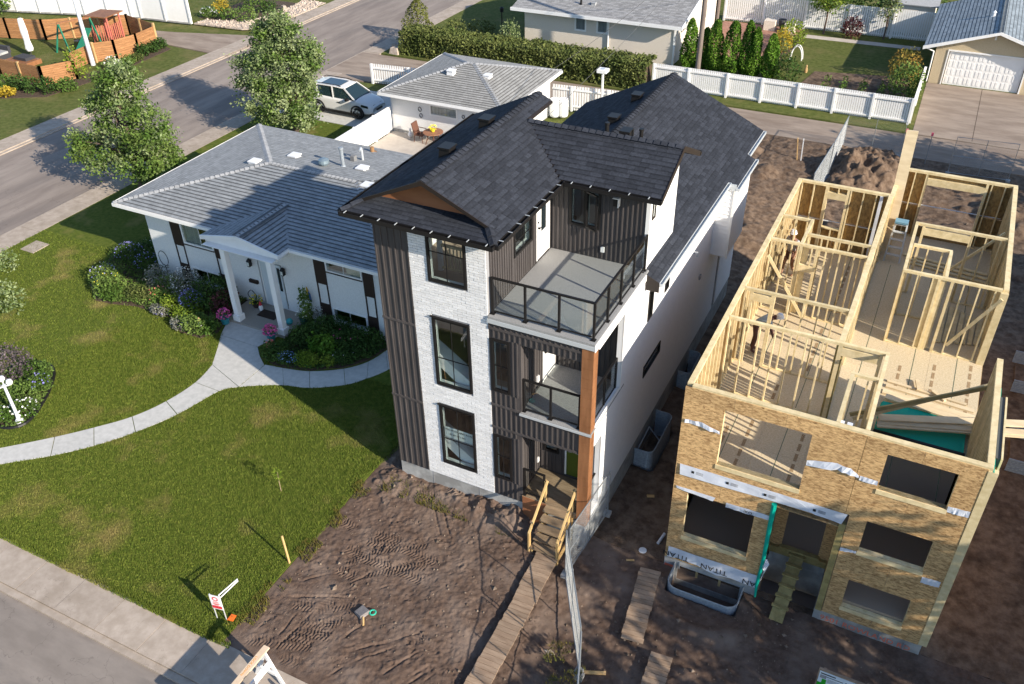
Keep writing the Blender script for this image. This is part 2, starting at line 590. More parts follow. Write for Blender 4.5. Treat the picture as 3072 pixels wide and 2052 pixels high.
def height(X, Y, fine):
    z = -.02 - .36 * sst(4.6, 7.0, X) * sst(-7.2, -5.2, Y)
    z = z + .36 * sst(26, 30.5, Y) * sst(4.6, 7.0, X)
    z = z + .05 * fbm(X, Y, .5, 3, 1) + .028 * fbm(X, Y, 2.2, 4, 5)
    # spoil banked against the front foundation
    md = sst(-1.05, -.25, Y) * sst(.35, .1, Y) * sst(-.9, .2, X) * sst(4.6, 4.0, X)
    z = z + md * (.06 + .062 * np.clip(X, 0, 4.2)) * (1 + .7 * fbm(X, Y, 3.1, 3, 9))
    z = z + .10 * sst(.12, .5, fbm(X, Y, 1.9, 4, 14)) * sst(-2.2, -.6, Y) * sst(1.0, -.4, X)
    # berm round the front window well
    d = np.hypot((X - 9.75) / 1.35, (Y + .55) / .75)
    z = z + .16 * np.exp(-((d - 1.05) / .28) ** 2) * sst(.5, -.1, Y)
    # rear spoil heap, rough ground
    d = np.hypot((X - 9.2) / 2.2, (Y - 28.8) / 2.9) + .35 * fbm(X, Y, .8, 4, 24)
    z = z + .95 * np.clip(1 - d, 0, 1) ** .7 * (1 + .9 * fbm(X, Y, 1.6, 5, 22))
    z = z + .3 * sst(.05, .4, fbm(X, Y, .45, 3, 31)) * sst(15.5, 18, Y) * sst(31, 28.5, Y)
    z = z + (.06 * fbm(X, Y, 3.0, 3, 44) + .04 * fbm(X, Y, 6.5, 4, 46)) * sst(14, 17, Y) + .11 * np.clip(1 - d, 0, 1) * fbm(X, Y, 5.5, 4, 47)
    # tracked-machine washboard beside the frame
    s = sst(15.6, 16.0, X) * sst(8, 2, Y)
    z = z + .011 * np.sin(Y * 2 * np.pi / .13 + fbm(X, Y, .6, 2, 50) * 5) * s
    if fine:
        z = z + .030 * fbm(X, Y, 8.5, 4, 61) + .05 * sst(.1, .5, fbm(X, Y, 3.3, 3, 63)) * fbm(X, Y, 12, 3, 64)
        for pts, wd, pit in TRACKS:
            s0 = 0
            for (ax, ay), (bx, by) in zip(pts[:-1], pts[1:]):
                L = math.hypot(bx - ax, by - ay)
                ux, uy = (bx - ax) / L, (by - ay) / L
                t = (X - ax) * ux + (Y - ay) * uy
                q = (X - ax) * -uy + (Y - ay) * ux
                m = (t > -.05) & (t < L + .05)
                win = np.where(m, sst(wd * .58, wd * .44, np.abs(q)), 0)
                rip = np.sin(2 * np.pi * (t + s0 + .55 * np.abs(q)) / pit)
                z = z + win * (.016 * rip - .008) * (1 + .5 * fbm(X, Y, 2.5, 2, 88))
                s0 += L
        for pts in RUTS:
            (ax, ay), (bx, by) = pts
            L = math.hypot(bx - ax, by - ay)
            ux, uy = (bx - ax) / L, (by - ay) / L
            t = (X - ax) * ux + (Y - ay) * uy
            q = (X - ax) * -uy + (Y - ay) * ux + .06 * fbm(X, Y, 2.0, 2, 70)
            m = sst(-.1, .15, t) * sst(L + .1, L - .15, t)
            z = z + m * (.005 * np.exp(-((q - .06) / .03) ** 2) - .034 * np.exp(-(q / .028) ** 2)) * (1 + 1.2 * fbm(X, Y, 3, 3, 91))
    edge = np.minimum(np.minimum(X - HX0, HX1 - X) / .35, np.minimum(Y - HY0, HY1 - Y) / .5)
    e = np.clip(edge, 0, 1)
    z = z * e + (-.03) * (1 - e)
    # pits under window wells
    for (a0, b0, a1, b1, dz) in ((8.75, -.45, 10.66, .5, -1.25), (6.2, 3.9, 6.85, 6.0, -.75), (6.2, 8.3, 6.65, 9.7, -.75)):
        z = np.where((X > a0) & (X < a1) & (Y > b0) & (Y < b1), dz, z)
    # nothing stands inside the houses
    return z


def field(name, x0, x1, y0, y1, st, fine, mat, holes=()):
    xs = np.arange(x0, x1 + st * .5, st)
    ys = np.arange(y0, y1 + st * .5, st)
    xs[-1], ys[-1] = x1, y1
    X, Y = np.meshgrid(xs, ys, indexing='ij')
    Z = height(X, Y, fine)
    V = np.stack([X, Y, Z], -1).reshape(-1, 3)
    nx, ny = len(xs), len(ys)
    i, j = np.meshgrid(np.arange(nx - 1), np.arange(ny - 1), indexing='ij')
    a = (i * ny + j)
    F = np.stack([a, a + ny, a + ny + 1, a + 1], -1)
    cx = (X[:-1, :-1] + X[1:, 1:]) / 2
    cy = (Y[:-1, :-1] + Y[1:, 1:]) / 2
    keep = np.ones(cx.shape, bool)
    for h in holes:
        keep &= ~((cx > h[0]) & (cx < h[1]) & (cy > h[2]) & (cy < h[3]))
    return tag(npmesh(name, V, F[keep], mat, None, True), kind='structure')


HOUSES = [(.25, 5.95, .3, 14.6), (8.7, 14.9, .75, 12.8), (11.7, 14.9, 12, 15.2)]
field('dirt_yard', HX0, 6.2, HY0, .5, .0235, True, m_dirt)
field('dirt_ground', 6.2, 10.9, HY0, .5, .045, True, m_dirt)
field('dirt_ground', 10.9, HX1, HY0, .5, .06, True, m_dirt)
field('dirt_ground', HX0, HX1, .5, 15.5, .11, False, m_dirt2, HOUSES)
field('dirt_ground', HX0, 12.5, 15.5, HY1, .055, False, m_dirt2, HOUSES)
field('dirt_ground', 12.5, HX1, 15.5, HY1, .09, False, m_dirt2, HOUSES)


def blades(name, rects, dens, hmin, hmax, mat, seed, keep=None, wid=.012):
    r = np.random.default_rng(seed)
    P = []
    for (x0, y0, x1, y1) in rects:
        n = int((x1 - x0) * (y1 - y0) * dens)
        P.append(np.stack([r.uniform(x0, x1, n), r.uniform(y0, y1, n)], 1))
    P = np.concatenate(P)
    if keep is not None:
        P = P[keep(P[:, 0], P[:, 1])]
    n = len(P)
    h = r.uniform(hmin, hmax, n)
    th = r.uniform(0, 2 * np.pi, n)
    lean = r.uniform(0, .8, n) * h
    la = r.uniform(0, 2 * np.pi, n)
    z0 = np.zeros(n) - .01
    V = np.empty((n, 3, 3))
    dx, dy = np.cos(th) * wid, np.sin(th) * wid
    V[:, 0] = np.stack([P[:, 0] - dx, P[:, 1] - dy, z0], 1)
    V[:, 1] = np.stack([P[:, 0] + dx, P[:, 1] + dy, z0], 1)
    V[:, 2] = np.stack([P[:, 0] + lean * np.cos(la), P[:, 1] + lean * np.sin(la), h], 1)
    return tag(npmesh(name, V.reshape(-1, 3), np.arange(3 * n).reshape(-1, 3), mat), kind='stuff')


def poly_in(px_, py_, poly):
    c = np.zeros(px_.shape, bool)
    j = len(poly) - 1
    for i in range(len(poly)):
        xi, yi = poly[i][:2]
        xj, yj = poly[j][:2]
        cnd = ((yi > py_) != (yj > py_)) & (px_ < (xj - xi) * (py_ - yi) / (yj - yi + 1e-12) + xi)
        c ^= cnd
        j = i
    return c


pathpoly = A_ + [(-9.94, 2.72), (-10.9, 4.5), (-8.3, 4.5), (-7.6, 2.66)] + B2[::-1]
pathpoly2 = outer + inner[::-1]
BEDL = [(-18.2, 4.3), (-17.98, 3.9), (-16.84, 3.13), (-16.06, 3.2), (-14.96, 3.52), (-14.0, 3.49), (-13.11, 3.51), (-11.97, 2.88), (-10.97, 2.91), (-10.62, 3.5), (-11.0, 4.4), (-11.1, 5.8), (-15.8, 5.8), (-16.3, 7.5), (-18.4, 7.6), (-19.2, 6.4)]
BEDR = [(-8.0, 3.6), (-7.85, 2.95), (-7.4, 2.78), (-6.9, 2.8), (-5.9, 3.07), (-4.9, 3.75), (-4.34, 4.48), (-4.12, 5.3), (-4.1, 5.8), (-7.6, 5.8), (-7.9, 4.6)]
BEDC = spl([(-15.9, -1.1), (-14.94, -.82), (-14.28, -1.08), (-13.55, -1.93), (-12.99, -2.9), (-12.83, -3.51), (-13.06, -3.86), (-13.5, -3.98), (-14.4, -3.7), (-15.6, -2.6), (-16.0, -1.6)], 4)


def on_lawn(x, y):
    k = ~(poly_in(x, y, pathpoly) | poly_in(x, y, pathpoly2) | poly_in(x, y, BEDL) | poly_in(x, y, BEDR) | poly_in(x, y, BEDC))
    edge = HX0 - .02 + .22 * fbm(x, y, 1.3, 4, 3) + .12 * np.sin(y * 1.7)
    return k & (x < edge + .05) & (y > -7.3 + .08 * fbm(x, y, 2, 3, 8))


blades('grass', [(-14.5, -7.3, -.75, 2.4), (-13.5, 2.4, -.75, 3.6)], 1500, .025, .07, m_blade, 5, on_lawn)
blades('grass', [(-23.9, -3.5, -14.5, 6.5), (-14.5, -3, -9, 3.5)], 420, .025, .07, m_blade, 6, on_lawn, .016)
blades('grass', [(-3.6, -7.34, 24, -7.2), (-17, -7.36, -.9, -7.2)], 2600, .04, .12, m_blade, 7, lambda x, y: x < -.6)
m_weed = M('dry_grass', (.16, .12, .03), (.08, .10, .025), 6, .9, spec=.1)
blades('dry_grass', [(-1.1, -7.2, -.5, -.8), (-.4, -.9, 4.2, -.15), (6.75, -5.6, 7.9, -3.2)], 900, .03, .14, m_weed, 9, lambda x, y: (fbm(x, y, 1.6, 3, 77) > .0) & ((x < -.4) | ((y > -1) & (x < 5)) | ((x - 7.3) ** 2 + (y + 4.4) ** 2 < 1.1)))
for nm, poly in (('garden_bed', BEDL), ('garden_bed', BEDR), ('garden_bed', BEDC)):
    structure(nm, MB().prism([(p[0], p[1], -.06) for p in poly], (0, 0, .085)), m_mulch)


def bed_cover(poly, n, mat, seed):
    r = np.random.default_rng(seed)
    P = np.array(poly)
    lo, hi = P.min(0), P.max(0)
    q = r.uniform(lo, hi, (n * 3, 2))
    q = q[poly_in(q[:, 0], q[:, 1], [tuple(v) for v in poly])][:n]
    hgt = .08 + .28 * np.clip(fbm(q[:, 0], q[:, 1], 1.8, 3, seed) + .45, 0, 1)
    z = .03 + r.random(len(q)) ** .5 * hgt
    return tag(cloud('bed_foliage', mat, np.stack([q[:, 0], q[:, 1], z], 1), .10, None, seed), kind='stuff')
# ------------------------------------------------------------------ roofing
WV = np.array([(-.5, -.5, 0), (.5, -.5, 0), (.5, .5, 0), (-.5, .5, 0), (-.5, -.5, 1), (.5, -.5, 1), (.5, .08, .49), (-.5, .08, .49), (.5, .5, .12), (-.5, .5, .12)])
WF = [(4, 5, 6, 7), (7, 6, 8, 9), (0, 1, 5, 4), (1, 2, 8, 5), (3, 0, 4, 9)]
WI = [0, 1, 1, 0, 0]  # upper strip is the granule band; the dark butt face is painted shade


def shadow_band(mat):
    """darker granule band along each shingle top; on the butts it is painted shade"""
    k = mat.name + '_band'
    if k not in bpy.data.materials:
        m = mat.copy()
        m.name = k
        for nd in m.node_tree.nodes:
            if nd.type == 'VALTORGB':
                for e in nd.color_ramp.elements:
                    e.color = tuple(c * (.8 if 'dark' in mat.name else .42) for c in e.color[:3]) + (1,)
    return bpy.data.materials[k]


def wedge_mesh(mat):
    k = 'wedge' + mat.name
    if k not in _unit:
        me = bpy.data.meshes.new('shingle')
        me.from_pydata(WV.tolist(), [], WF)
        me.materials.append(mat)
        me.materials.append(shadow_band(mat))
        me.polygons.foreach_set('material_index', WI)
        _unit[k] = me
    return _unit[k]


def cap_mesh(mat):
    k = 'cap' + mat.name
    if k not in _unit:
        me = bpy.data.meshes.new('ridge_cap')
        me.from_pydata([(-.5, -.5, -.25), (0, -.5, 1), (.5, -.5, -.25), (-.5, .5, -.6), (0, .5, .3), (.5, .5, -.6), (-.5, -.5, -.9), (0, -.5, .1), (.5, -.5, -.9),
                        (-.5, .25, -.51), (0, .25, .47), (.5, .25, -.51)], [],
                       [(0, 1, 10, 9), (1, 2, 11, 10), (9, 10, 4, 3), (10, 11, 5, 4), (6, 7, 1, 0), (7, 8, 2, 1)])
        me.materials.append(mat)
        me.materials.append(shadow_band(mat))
        me.polygons.foreach_set('material_index', [0, 0, 1, 1, 1, 1])  # cap butts coloured dark as painted shade
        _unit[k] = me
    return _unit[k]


def shingle_rows(poly, e, ex, wd, recs, rng, th=None):
    P = [np.array(p, float) for p in poly]
    n = np.cross(P[1] - P[0], P[2] - P[0])
    n /= np.linalg.norm(n)
    if n[2] < 0:
        n = -n
    e = np.array(e, float)
    e /= np.linalg.norm(e)
    u = np.cross(n, e)
    if u[2] < 0:
        u = -u
        e = -e
    o = P[0]
    S = [((p - o) @ e, (p - o) @ u) for p in P]
    t0, t1 = min(s[1] for s in S), max(s[1] for s in S)
    row = 0
    t = t0
    while t < t1 - .02:
        tc = min(t + ex * .5, t1 - .01)
        xs = []
        for i in range(len(S)):
            (ax, ay), (bx, by) = S[i], S[(i + 1) % len(S)]
            if (ay > tc) != (by > tc):
                xs.append(ax + (tc - ay) * (bx - ax) / (by - ay))
        xs.sort()
        for k in range(0, len(xs) - 1, 2):
            a, b = xs[k], xs[k + 1]
            s = a
            nx = a + rng.uniform(.25, 1.0) * wd
            while s < b - .01:
                f = min(nx, b)
                if f - s > .02:
                    recs.append((o + e * ((s + f) / 2) + u * (t + ex * .62), e, u, n, f - s - .006, ex * 1.26, th or rng.uniform(.012, .018)))
                s = f
                nx = f + wd * rng.uniform(.72, 1.2)
        t += ex
        row += 1


def lay_shingles(recs, mat, parent, cap=300):
    def key(r):
        d = CAM - r[0]
        L = np.linalg.norm(d)
        return -((r[3] @ d) / L ** 3)
    recs.sort(key=key)
    me = wedge_mesh(mat)
    for r in recs[:cap]:
        o = link('shingle', me, parent, r[0])
        o.rotation_mode = 'QUATERNION'
        o.rotation_quaternion = Matrix((r[1], r[2], r[3])).transposed().to_quaternion()
        o.scale = (r[4], r[5], r[6])
    rest = recs[cap:]
    if rest:
        V = np.empty((len(rest), 10, 3))
        for i, r in enumerate(rest):
            V[i] = r[0] + WV[:, :1] * r[4] * r[1] + WV[:, 1:2] * r[5] * r[2] + WV[:, 2:] * r[6] * r[3]
        F = (np.arange(len(rest))[:, None, None] * 10 + np.array(WF)).reshape(-1, 4)
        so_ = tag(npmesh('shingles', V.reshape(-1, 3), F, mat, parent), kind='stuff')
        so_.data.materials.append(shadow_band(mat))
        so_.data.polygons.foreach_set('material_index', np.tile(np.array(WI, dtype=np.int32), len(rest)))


def cap_line(a, b, mat, parent, w=.26, step=.2, h=.05):
    a, b = Vector(a), Vector(b)
    d = (b - a)
    L = d.length
    d.normalize()
    side = d.cross(Vector((0, 0, 1))).normalized()
    u = side.cross(d)
    q = Matrix((side, d, u)).transposed().to_quaternion()
    n = max(1, int(L / step))
    for i in range(n):
        o = link('ridge_cap', cap_mesh(mat), parent, a + d * ((i + .5) * L / n) + u * .02)
        o.rotation_mode = 'QUATERNION'
        o.rotation_quaternion = q
        o.scale = (w, L / n * 1.12, h)


def deck(mb, poly, th=.06):
    mb.prism([(p[0], p[1], p[2] - th) for p in poly], (0, 0, th - .004))


def gutters(name, mat, parent, runs, w=.12, h=.12):
    for a, b, out in runs:
        mb = MB()
        gutter(mb, a, b, out, w, h)
        mb.build(name, mat, parent)


def gutter(mb, a, b, out, w=.12, h=.12):
    """open channel from a to b hanging outside the eave; out = outward unit (x,y)"""
    a, b = Vector(a), Vector(b)
    o = Vector((out[0], out[1], 0))
    t = .012
    mb.hexa([a + Vector((0, 0, -h)), b + Vector((0, 0, -h)), b + o * w + Vector((0, 0, -h)), a + o * w + Vector((0, 0, -h)),
             a + Vector((0, 0, -h + t)), b + Vector((0, 0, -h + t)), b + o * w + Vector((0, 0, -h + t)), a + o * w + Vector((0, 0, -h + t))])
    for q in (0, w - t):
        mb.hexa([a + o * q + Vector((0, 0, -h + t)), b + o * q + Vector((0, 0, -h + t)), b + o * (q + t) + Vector((0, 0, -h + t)), a + o * (q + t) + Vector((0, 0, -h + t)),
                 a + o * q + Vector((0, 0, -.002)), b + o * q + Vector((0, 0, -.002)), b + o * (q + t) + Vector((0, 0, -.002)), a + o * (q + t) + Vector((0, 0, -.002))])
    for e in (a, b):
        mb.box(e.x - abs(o.y) * .01 + min(0, o.x * w), e.y - abs(o.x) * .01 + min(0, o.y * w), e.z - h + t, e.x + abs(o.y) * .01 + max(0, o.x * w), e.y + abs(o.x) * .01 + max(0, o.y * w), e.z - .004)


# ------------------------------------------------------------------ the modern house
m_shingle = M('dark_shingle', (.026, .029, .037), (.040, .044, .055), 14, .95, rnd=.24, spec=.12)
m_black = M('black_metal', (.012, .011, .011), None, rough=.45)
m_brown = M('dark_fascia', (.022, .016, .013), None, rough=.5)
m_darksid = M('dark_siding', (.058, .051, .05), (.08, .071, .069), 8, .62, st=(1, 1, .12), rnd=.08)
m_white = M('white_paint', (.76, .75, .73), (.80, .79, .77), 3, .6)
m_brick = M('white_brick', (.66, .66, .66), (.76, .755, .75), 22, .8, rnd=.08, bump=.15, bs=60)
m_mortar = M('pale_mortar', (.27, .27, .28), None, rough=.95)
m_lap = M('white_siding', (.74, .74, .745), (.78, .78, .785), 6, .55)
m_conc = M('foundation_concrete', (.30, .30, .29), (.42, .415, .40), 3, .9, bump=.15, bs=40, c3=(.24, .235, .225), s3=1.2)
m_deckc = M('balcony_vinyl', (.19, .19, .19), (.33, .325, .315), 55, .85, det=3)
m_wood = M('stained_wood', (.20, .085, .035), (.30, .135, .06), 5, .55, st=(1, 1, .15))
m_wsid = M('stained_panel', (.23, .09, .04), (.30, .125, .058), 4, .6, st=(.2, 1, 1))
m_tread = M('treated_wood', (.20, .14, .085), (.31, .225, .14), 6, .85, rnd=.14, st=(.3, 1, 1))
m_lum = M('new_lumber', (.58, .46, .245), (.74, .61, .365), 5, .75, rnd=.13)
m_glass = glass('window_glass', (.93, .965, .96))
m_rglass = glass('rail_glass', (.92, .95, .945), .8)
m_in = M('interior_wall', (.42, .38, .35), None, rough=.9)
m_inl = M('interior_trim', (.62, .66, .63), None, rough=.7)
m_floor = M('interior_floor', (.36, .28, .21), None, rough=.6)
m_green = M('green_door_paint', (.085, .115, .015), None, rough=.4)
m_galv = M('galvanised_steel', (.26, .29, .32), (.38, .42, .45), 14, .45, metal=.25)
m_alu = M('pale_aluminium', (.55, .58, .6), None, rough=.4, metal=.3)
m_plast = M('white_plastic', (.72, .72, .72), None, rough=.5)

H = thing('modern_house', 'tall three-storey new house of white brick and dark siding under a black shingle roof', 'house', (3.1, 7.4, 0))
W = 6.22
fd = MB()
fd.wall('y', 0.03, .25, 0, W - .01, -.9, .595)
fd.wall('x', W - .25, W - .03, .25, 14.9, -.9, .595)
fd.wall('x', .03, .25, .25, 14.9, -.9, .595)
fd.build('foundation', m_conc, H)
for xx in (1.15, 2.75):
    piece('form_joint', m_mortar, xx, .022, -.4, xx + .012, .029, .58, H)

# inner shell: floors and rooms seen through the glass
fl = MB()
for z in (.95, 4.0, 6.93):
    fl.box(.17, 1.35, z - .25, 3.2, 5.9, z)
fl.box(.25, .25, -.9, W - .25, 14.9, -.6)
fl.box(3.3, 2.4, 3.75, 6.0, 14.7, 4.0)
fl.box(3.3, 1.4, .7, 6.0, 14.7, .95)
fl.box(3.4, 3.95, 6.68, 5.95, 6.0, 6.93)
fl.build('floor', m_floor, H)
pt = MB()
pt.box(.17, 2.6, .95, 3.2, 2.75, 3.75)
pt.box(.17, 2.6, 4.0, 3.2, 2.75, 6.68)
pt.box(.17, 3.3, 6.93, 3.2, 3.45, 9.3)
pt.box(3.4, 5.7, 6.93, 6.0, 5.8, 9.3)
pt.build('inner_wall', m_in, H)

# front walls
WX0, WX1 = 1.60, 2.70
wins = [(1.21, 3.41), (4.17, 6.41), (7.54, 9.0)]
fw = MB()
fw.wall('y', .022, .16, 1.04, 3.28, .6, 9.3, [(WX0, WX1, a, b) for a, b in wins])
fw.build('brick_backing', m_mortar, H)
fw = MB()
fw.wall('y', .012, .16, 0.0, 1.03, .6, 9.3)
fw.wall('y', .012, .16, 3.285, 4.20, .62, 6.74, [(3.35, 3.87, 1.34, 2.95), (3.35, 3.87, 4.55, 6.24)])
fw.wall('y', .012, .14, 4.20, 5.90, 3.24, 3.99)
fw.wall('y', .012, .14, 4.20, 5.90, 6.26, 6.74)
fw.wall('x', 3.14, 3.28, .16, 3.95, 6.75, 9.3, [(1.52, 2.60, 7.80, 9.1), (2.88, 3.66, 6.98, 9.02)])
fw.wall('y', 3.82, 3.96, 3.285, 6.08, 6.75, 9.35, [(3.86, 4.74, 7.84, 8.98)])
fw.wall('x', 4.02, 4.16, .15, 2.5, 4.0, 6.72, [(1.42, 2.2, 4.02, 6.08)])
fw.wall('y', 2.36, 2.5, 4.16, 6.1, 4.0, 6.72)
fw.wall('x', 4.02, 4.16, .15, 1.4, .75, 3.72)
fw.wall('y', 1.26, 1.4, 4.16, 6.1, .75, 3.72, [(4.98, 5.86, .98, 3.02), (4.3, 4.76, 1.72, 2.05)])
fw.build('dark_wall', m_darksid, H)
# vertical ribs of the dark siding
def ribs_y(xs, y, z0, z1):
    for q in xs:
        piece('batten', m_darksid, q - .018, y - .026, z0, q + .018, y, z1, H)
def ribs_x(ys, xx, z0, z1, sg=1):
    for q in ys:
        piece('batten', m_darksid, xx, q - .014, z0, xx + .024 * sg, q + .014, z1, H)
for a, b in ((.62, 3.22), (3.3, 5.92), (6.0, 8.92), (9.0, 9.26)):
    ribs_y([.03 + .2 * k for k in range(6)], .012, a, b)
for z in (3.26, 5.96, 8.96):
    piece('trim_band', m_darksid, -.01, -.02, z - .035, 1.045, .012, z + .035, H)
for z0, z1 in ((.64, 1.28), (3.02, 3.2), (3.28, 4.0), (4.08, 4.5), (6.3, 6.53)):
    ribs_y([3.42, 3.57, 3.72, 3.87, 4.02], .012, z0, z1)
for z0, z1 in ((1.28, 3.02), (4.5, 6.3)):
    ribs_y([3.97, 4.09], .012, z0, z1)
for z0, z1 in ((3.28, 3.96), (6.3, 6.53)):
    ribs_y([4.17 + .155 * k for k in range(12)], .012, z0, z1)
ribs_y([3.3 + .155 * k for k in range(17)], .012, 6.6, 6.72)
for z, xe in ((3.24, 5.9), (4.04, 4.2), (6.565, 5.9)):
    piece('trim_band', m_darksid, 3.285, -.02, z - .035, xe, .012, z + .035, H)
ribs_x([.2 + .13 * k for k in range(10)] + [2.7, 2.8] + [3.72], 3.28, 6.96, 9.3)
ribs_x([1.56 + .13 * k for k in range(8)], 3.28, 6.96, 7.74)
ribs_y([3.36, 3.5, 3.64, 3.78] + [4.84 + .135 * k for k in range(9)], 3.82, 6.96, 9.3)
ribs_y([3.9 + .135 * k for k in range(7)], 3.82, 6.96, 7.78)
ribs_x([.3 + .15 * k for k in range(8)] + [2.28], 4.16, 4.06, 6.7)
ribs_y([4.25 + .15 * k for k in range(12)], 2.36, 4.06, 6.7)
ribs_x([.25 + .15 * k for k in range(7)], 4.16, .98, 3.7)
ribs_y([4.22, 4.84, 4.94] + [4.4 + .12 * k for k in range(3)], 1.26, .98, 1.66)
ribs_y([4.22, 4.84, 4.94, 5.95], 1.26, 1.7, 3.7)

# bricks one by one
BH, BLn, J = .0755, .27, .012
brk = []
z = .605
row = 0
rb = random.Random(3)
while z < 9.26:
    xx = 1.045 - (.5 * BLn if row % 2 else 0) + rb.uniform(-.01, .01)
    while xx < 3.275:
        a, b = max(xx, 1.045), min(xx + BLn - J, 3.275)
        segs = [(a, b)]
        for (w0, w1) in wins:
            if z + BH - J > w0 - .03 and z < w1 + .03:
                ns = []
                for (p, q) in segs:
                    if q <= WX0 - .03 or p >= WX1 + .03:
                        ns.append((p, q))
                    else:
                        if p < WX0 - .03: ns.append((p, WX0 - .03))
                        if q > WX1 + .03: ns.append((WX1 + .03, q))
                segs = ns
        for p, q in segs:
            if q - p > .02:
                brk.append((p, q, z, rb.uniform(-.004, .003)))
        xx += BLn
    z += BH
    row += 1
brk.sort(key=lambda r: (r[0] - CAM[0]) ** 2 + CAM[1] ** 2 + (r[2] - CAM[2]) ** 2)
for p, q, z, d in brk[:300]:
    piece('brick', m_brick, p, d, z, q, .0218, z + BH - J, H)
mb = MB()
for p, q, z, d in brk[300:]:
    mb.box(p, d, z, q, .0218, z + BH - J)
tag(mb.build('bricks', m_brick, H), kind='stuff')


def window(parent, ax, p, a0, a1, z0, z1, frame, fw=.055, sgn=-1, cols=(), rows=(), liner=.14, name='window', mat_l=None, mun=None, ledge=0):
    """a window in a wall normal to ax at plane p, looking along sgn; frame part with pane / liner / muntin sub-parts"""
    def bx(mb, u0, u1, v0, v1, w0, w1):
        if ax == 'y': mb.box(u0, v0, w0, u1, v1, w1)
        else: mb.box(v0, u0, w0, v1, u1, w1)
    o = p + sgn * .03
    i = p - sgn * .05
    f = MB()
    bx(f, a0 - .012, a0 + fw, o, i, z0 - .012, z1 + .012)
    bx(f, a1 - fw, a1 + .012, o, i, z0 - .012, z1 + .012)
    bx(f, a0 + fw, a1 - fw, o, i, z0 - .012, z0 + fw)
    bx(f, a0 + fw, a1 - fw, o, i, z1 - fw, z1 + .012)
    if ledge:
        bx(f, a0 - .05, a1 + .02, p + sgn * (.03 + ledge), p, z1 + .012, z1 + .04)
    fo = f.build(name, frame, parent)
    g = MB()
    bx(g, a0 + fw, a1 - fw, p + sgn * .004, p - sgn * .004, z0 + fw, z1 - fw)
    g.build('pane', m_glass, fo)
    if liner:
        l = MB()
        d = p - sgn * (.05 + liner)
        bx(l, a0, a0 + .02, i, d, z0, z1)
        bx(l, a1 - .02, a1, i, d, z0, z1)
        bx(l, a0 + .02, a1 - .02, i, d, z0, z0 + .02)
        bx(l, a0 + .02, a1 - .02, i, d, z1 - .02, z1)
        l.build('liner', mat_l or m_inl, fo)
    for c in cols:
        m = MB()
        bx(m, c - .008, c + .008, p + sgn * .012, p - sgn * .012, z0 + fw, z1 - fw)
        m.build('muntin', mun or frame, fo)
    for r in rows:
        m = MB()
        bx(m, a0 + fw, a1 - fw, p + sgn * .013, p - sgn * .013, r - .008, r + .008)
        m.build('muntin', mun or frame, fo)
    return fo


mid = (WX0 + WX1) / 2
for (a, b), hr in zip(wins, (2.17, 5.1, 8.42)):
    window(H, 'y', .0, WX0, WX1, a, b, m_black, cols=(mid,), rows=(hr,), ledge=.03)
window(H, 'y', .0, 3.35, 3.87, 1.34, 2.95, m_black, cols=(3.61,), rows=(2.2,))
window(H, 'y', .0, 3.35, 3.87, 4.55, 6.24, m_black, cols=(3.61,), rows=(5.4,))
window(H, 'x', 3.28, 1.52, 2.60, 7.80, 9.1, m_black, sgn=1, cols=(2.06,), rows=(8.2,))
window(H, 'y', 3.81, 3.86, 4.33, 7.84, 8.98, m_black)
window(H, 'y', 3.81, 4.33, 4.74, 7.84, 8.98, m_black)
window(H, 'y', 1.26, 4.3, 4.76, 1.72, 2.05, m_black)
# the open casement sash of the bedroom window
sash = MB()
for a, b in (((4.36, 3.75, 7.88), (4.72, 3.58, 7.88)), ((4.36, 3.75, 8.92), (4.72, 3.58, 8.92)), ((4.36, 3.75, 7.88), (4.36, 3.75, 8.92)), ((4.72, 3.58, 7.88), (4.72, 3.58, 8.92))):
    sash.bar(a, b, .05, .05, (0, 1, 0) if a[2] != b[2] else (0, 0, 1))
sash.build('open_sash', m_black, H)

# stairs and rail seen behind the glass
for z in (0, 2.96):
    piece_ = MB().prism([(1.2, .25, 2.28 + z), (1.2, .25, 1.88 + z), (2.42, .25, .92 + z), (2.9, .25, .92 + z), (2.9, .25, 1.1 + z)], (0, .08, 0))
    piece_.prism([(1.2, .33, 2.28 + z), (2.9, .33, 1.1 + z), (2.9, .33, 1.06 + z), (1.2, .33, 2.24 + z)], (0, .34, 0))
    piece_.build('stair_stringer', m_white, H)
rl = MB()
rl.bar((1.15, 1.4, 7.75), (2.4, 1.4, 7.75), .07, .07)
rl.bar((1.15, 1.4, 7.05), (2.4, 1.4, 7.05), .06, .05)
for k in range(10):
    rl.bar((1.3 + .11 * k, 1.4, 7.05), (1.3 + .11 * k, 1.4, 7.75), .03, .03, (0, 1, 0))
MB().bar((1.1, 1.4, 6.95), (1.1, 1.4, 7.9), .11, .11, (0, 1, 0)).build('newel_post', m_white, H)
rl.build('stair_railing', m_lum, H)
# the paper lettered banner taped behind the ground floor window
bn = MB().box(1.66, .075, 2.16, 2.66, .08, 2.56).build('window_banner', m_inl, H)


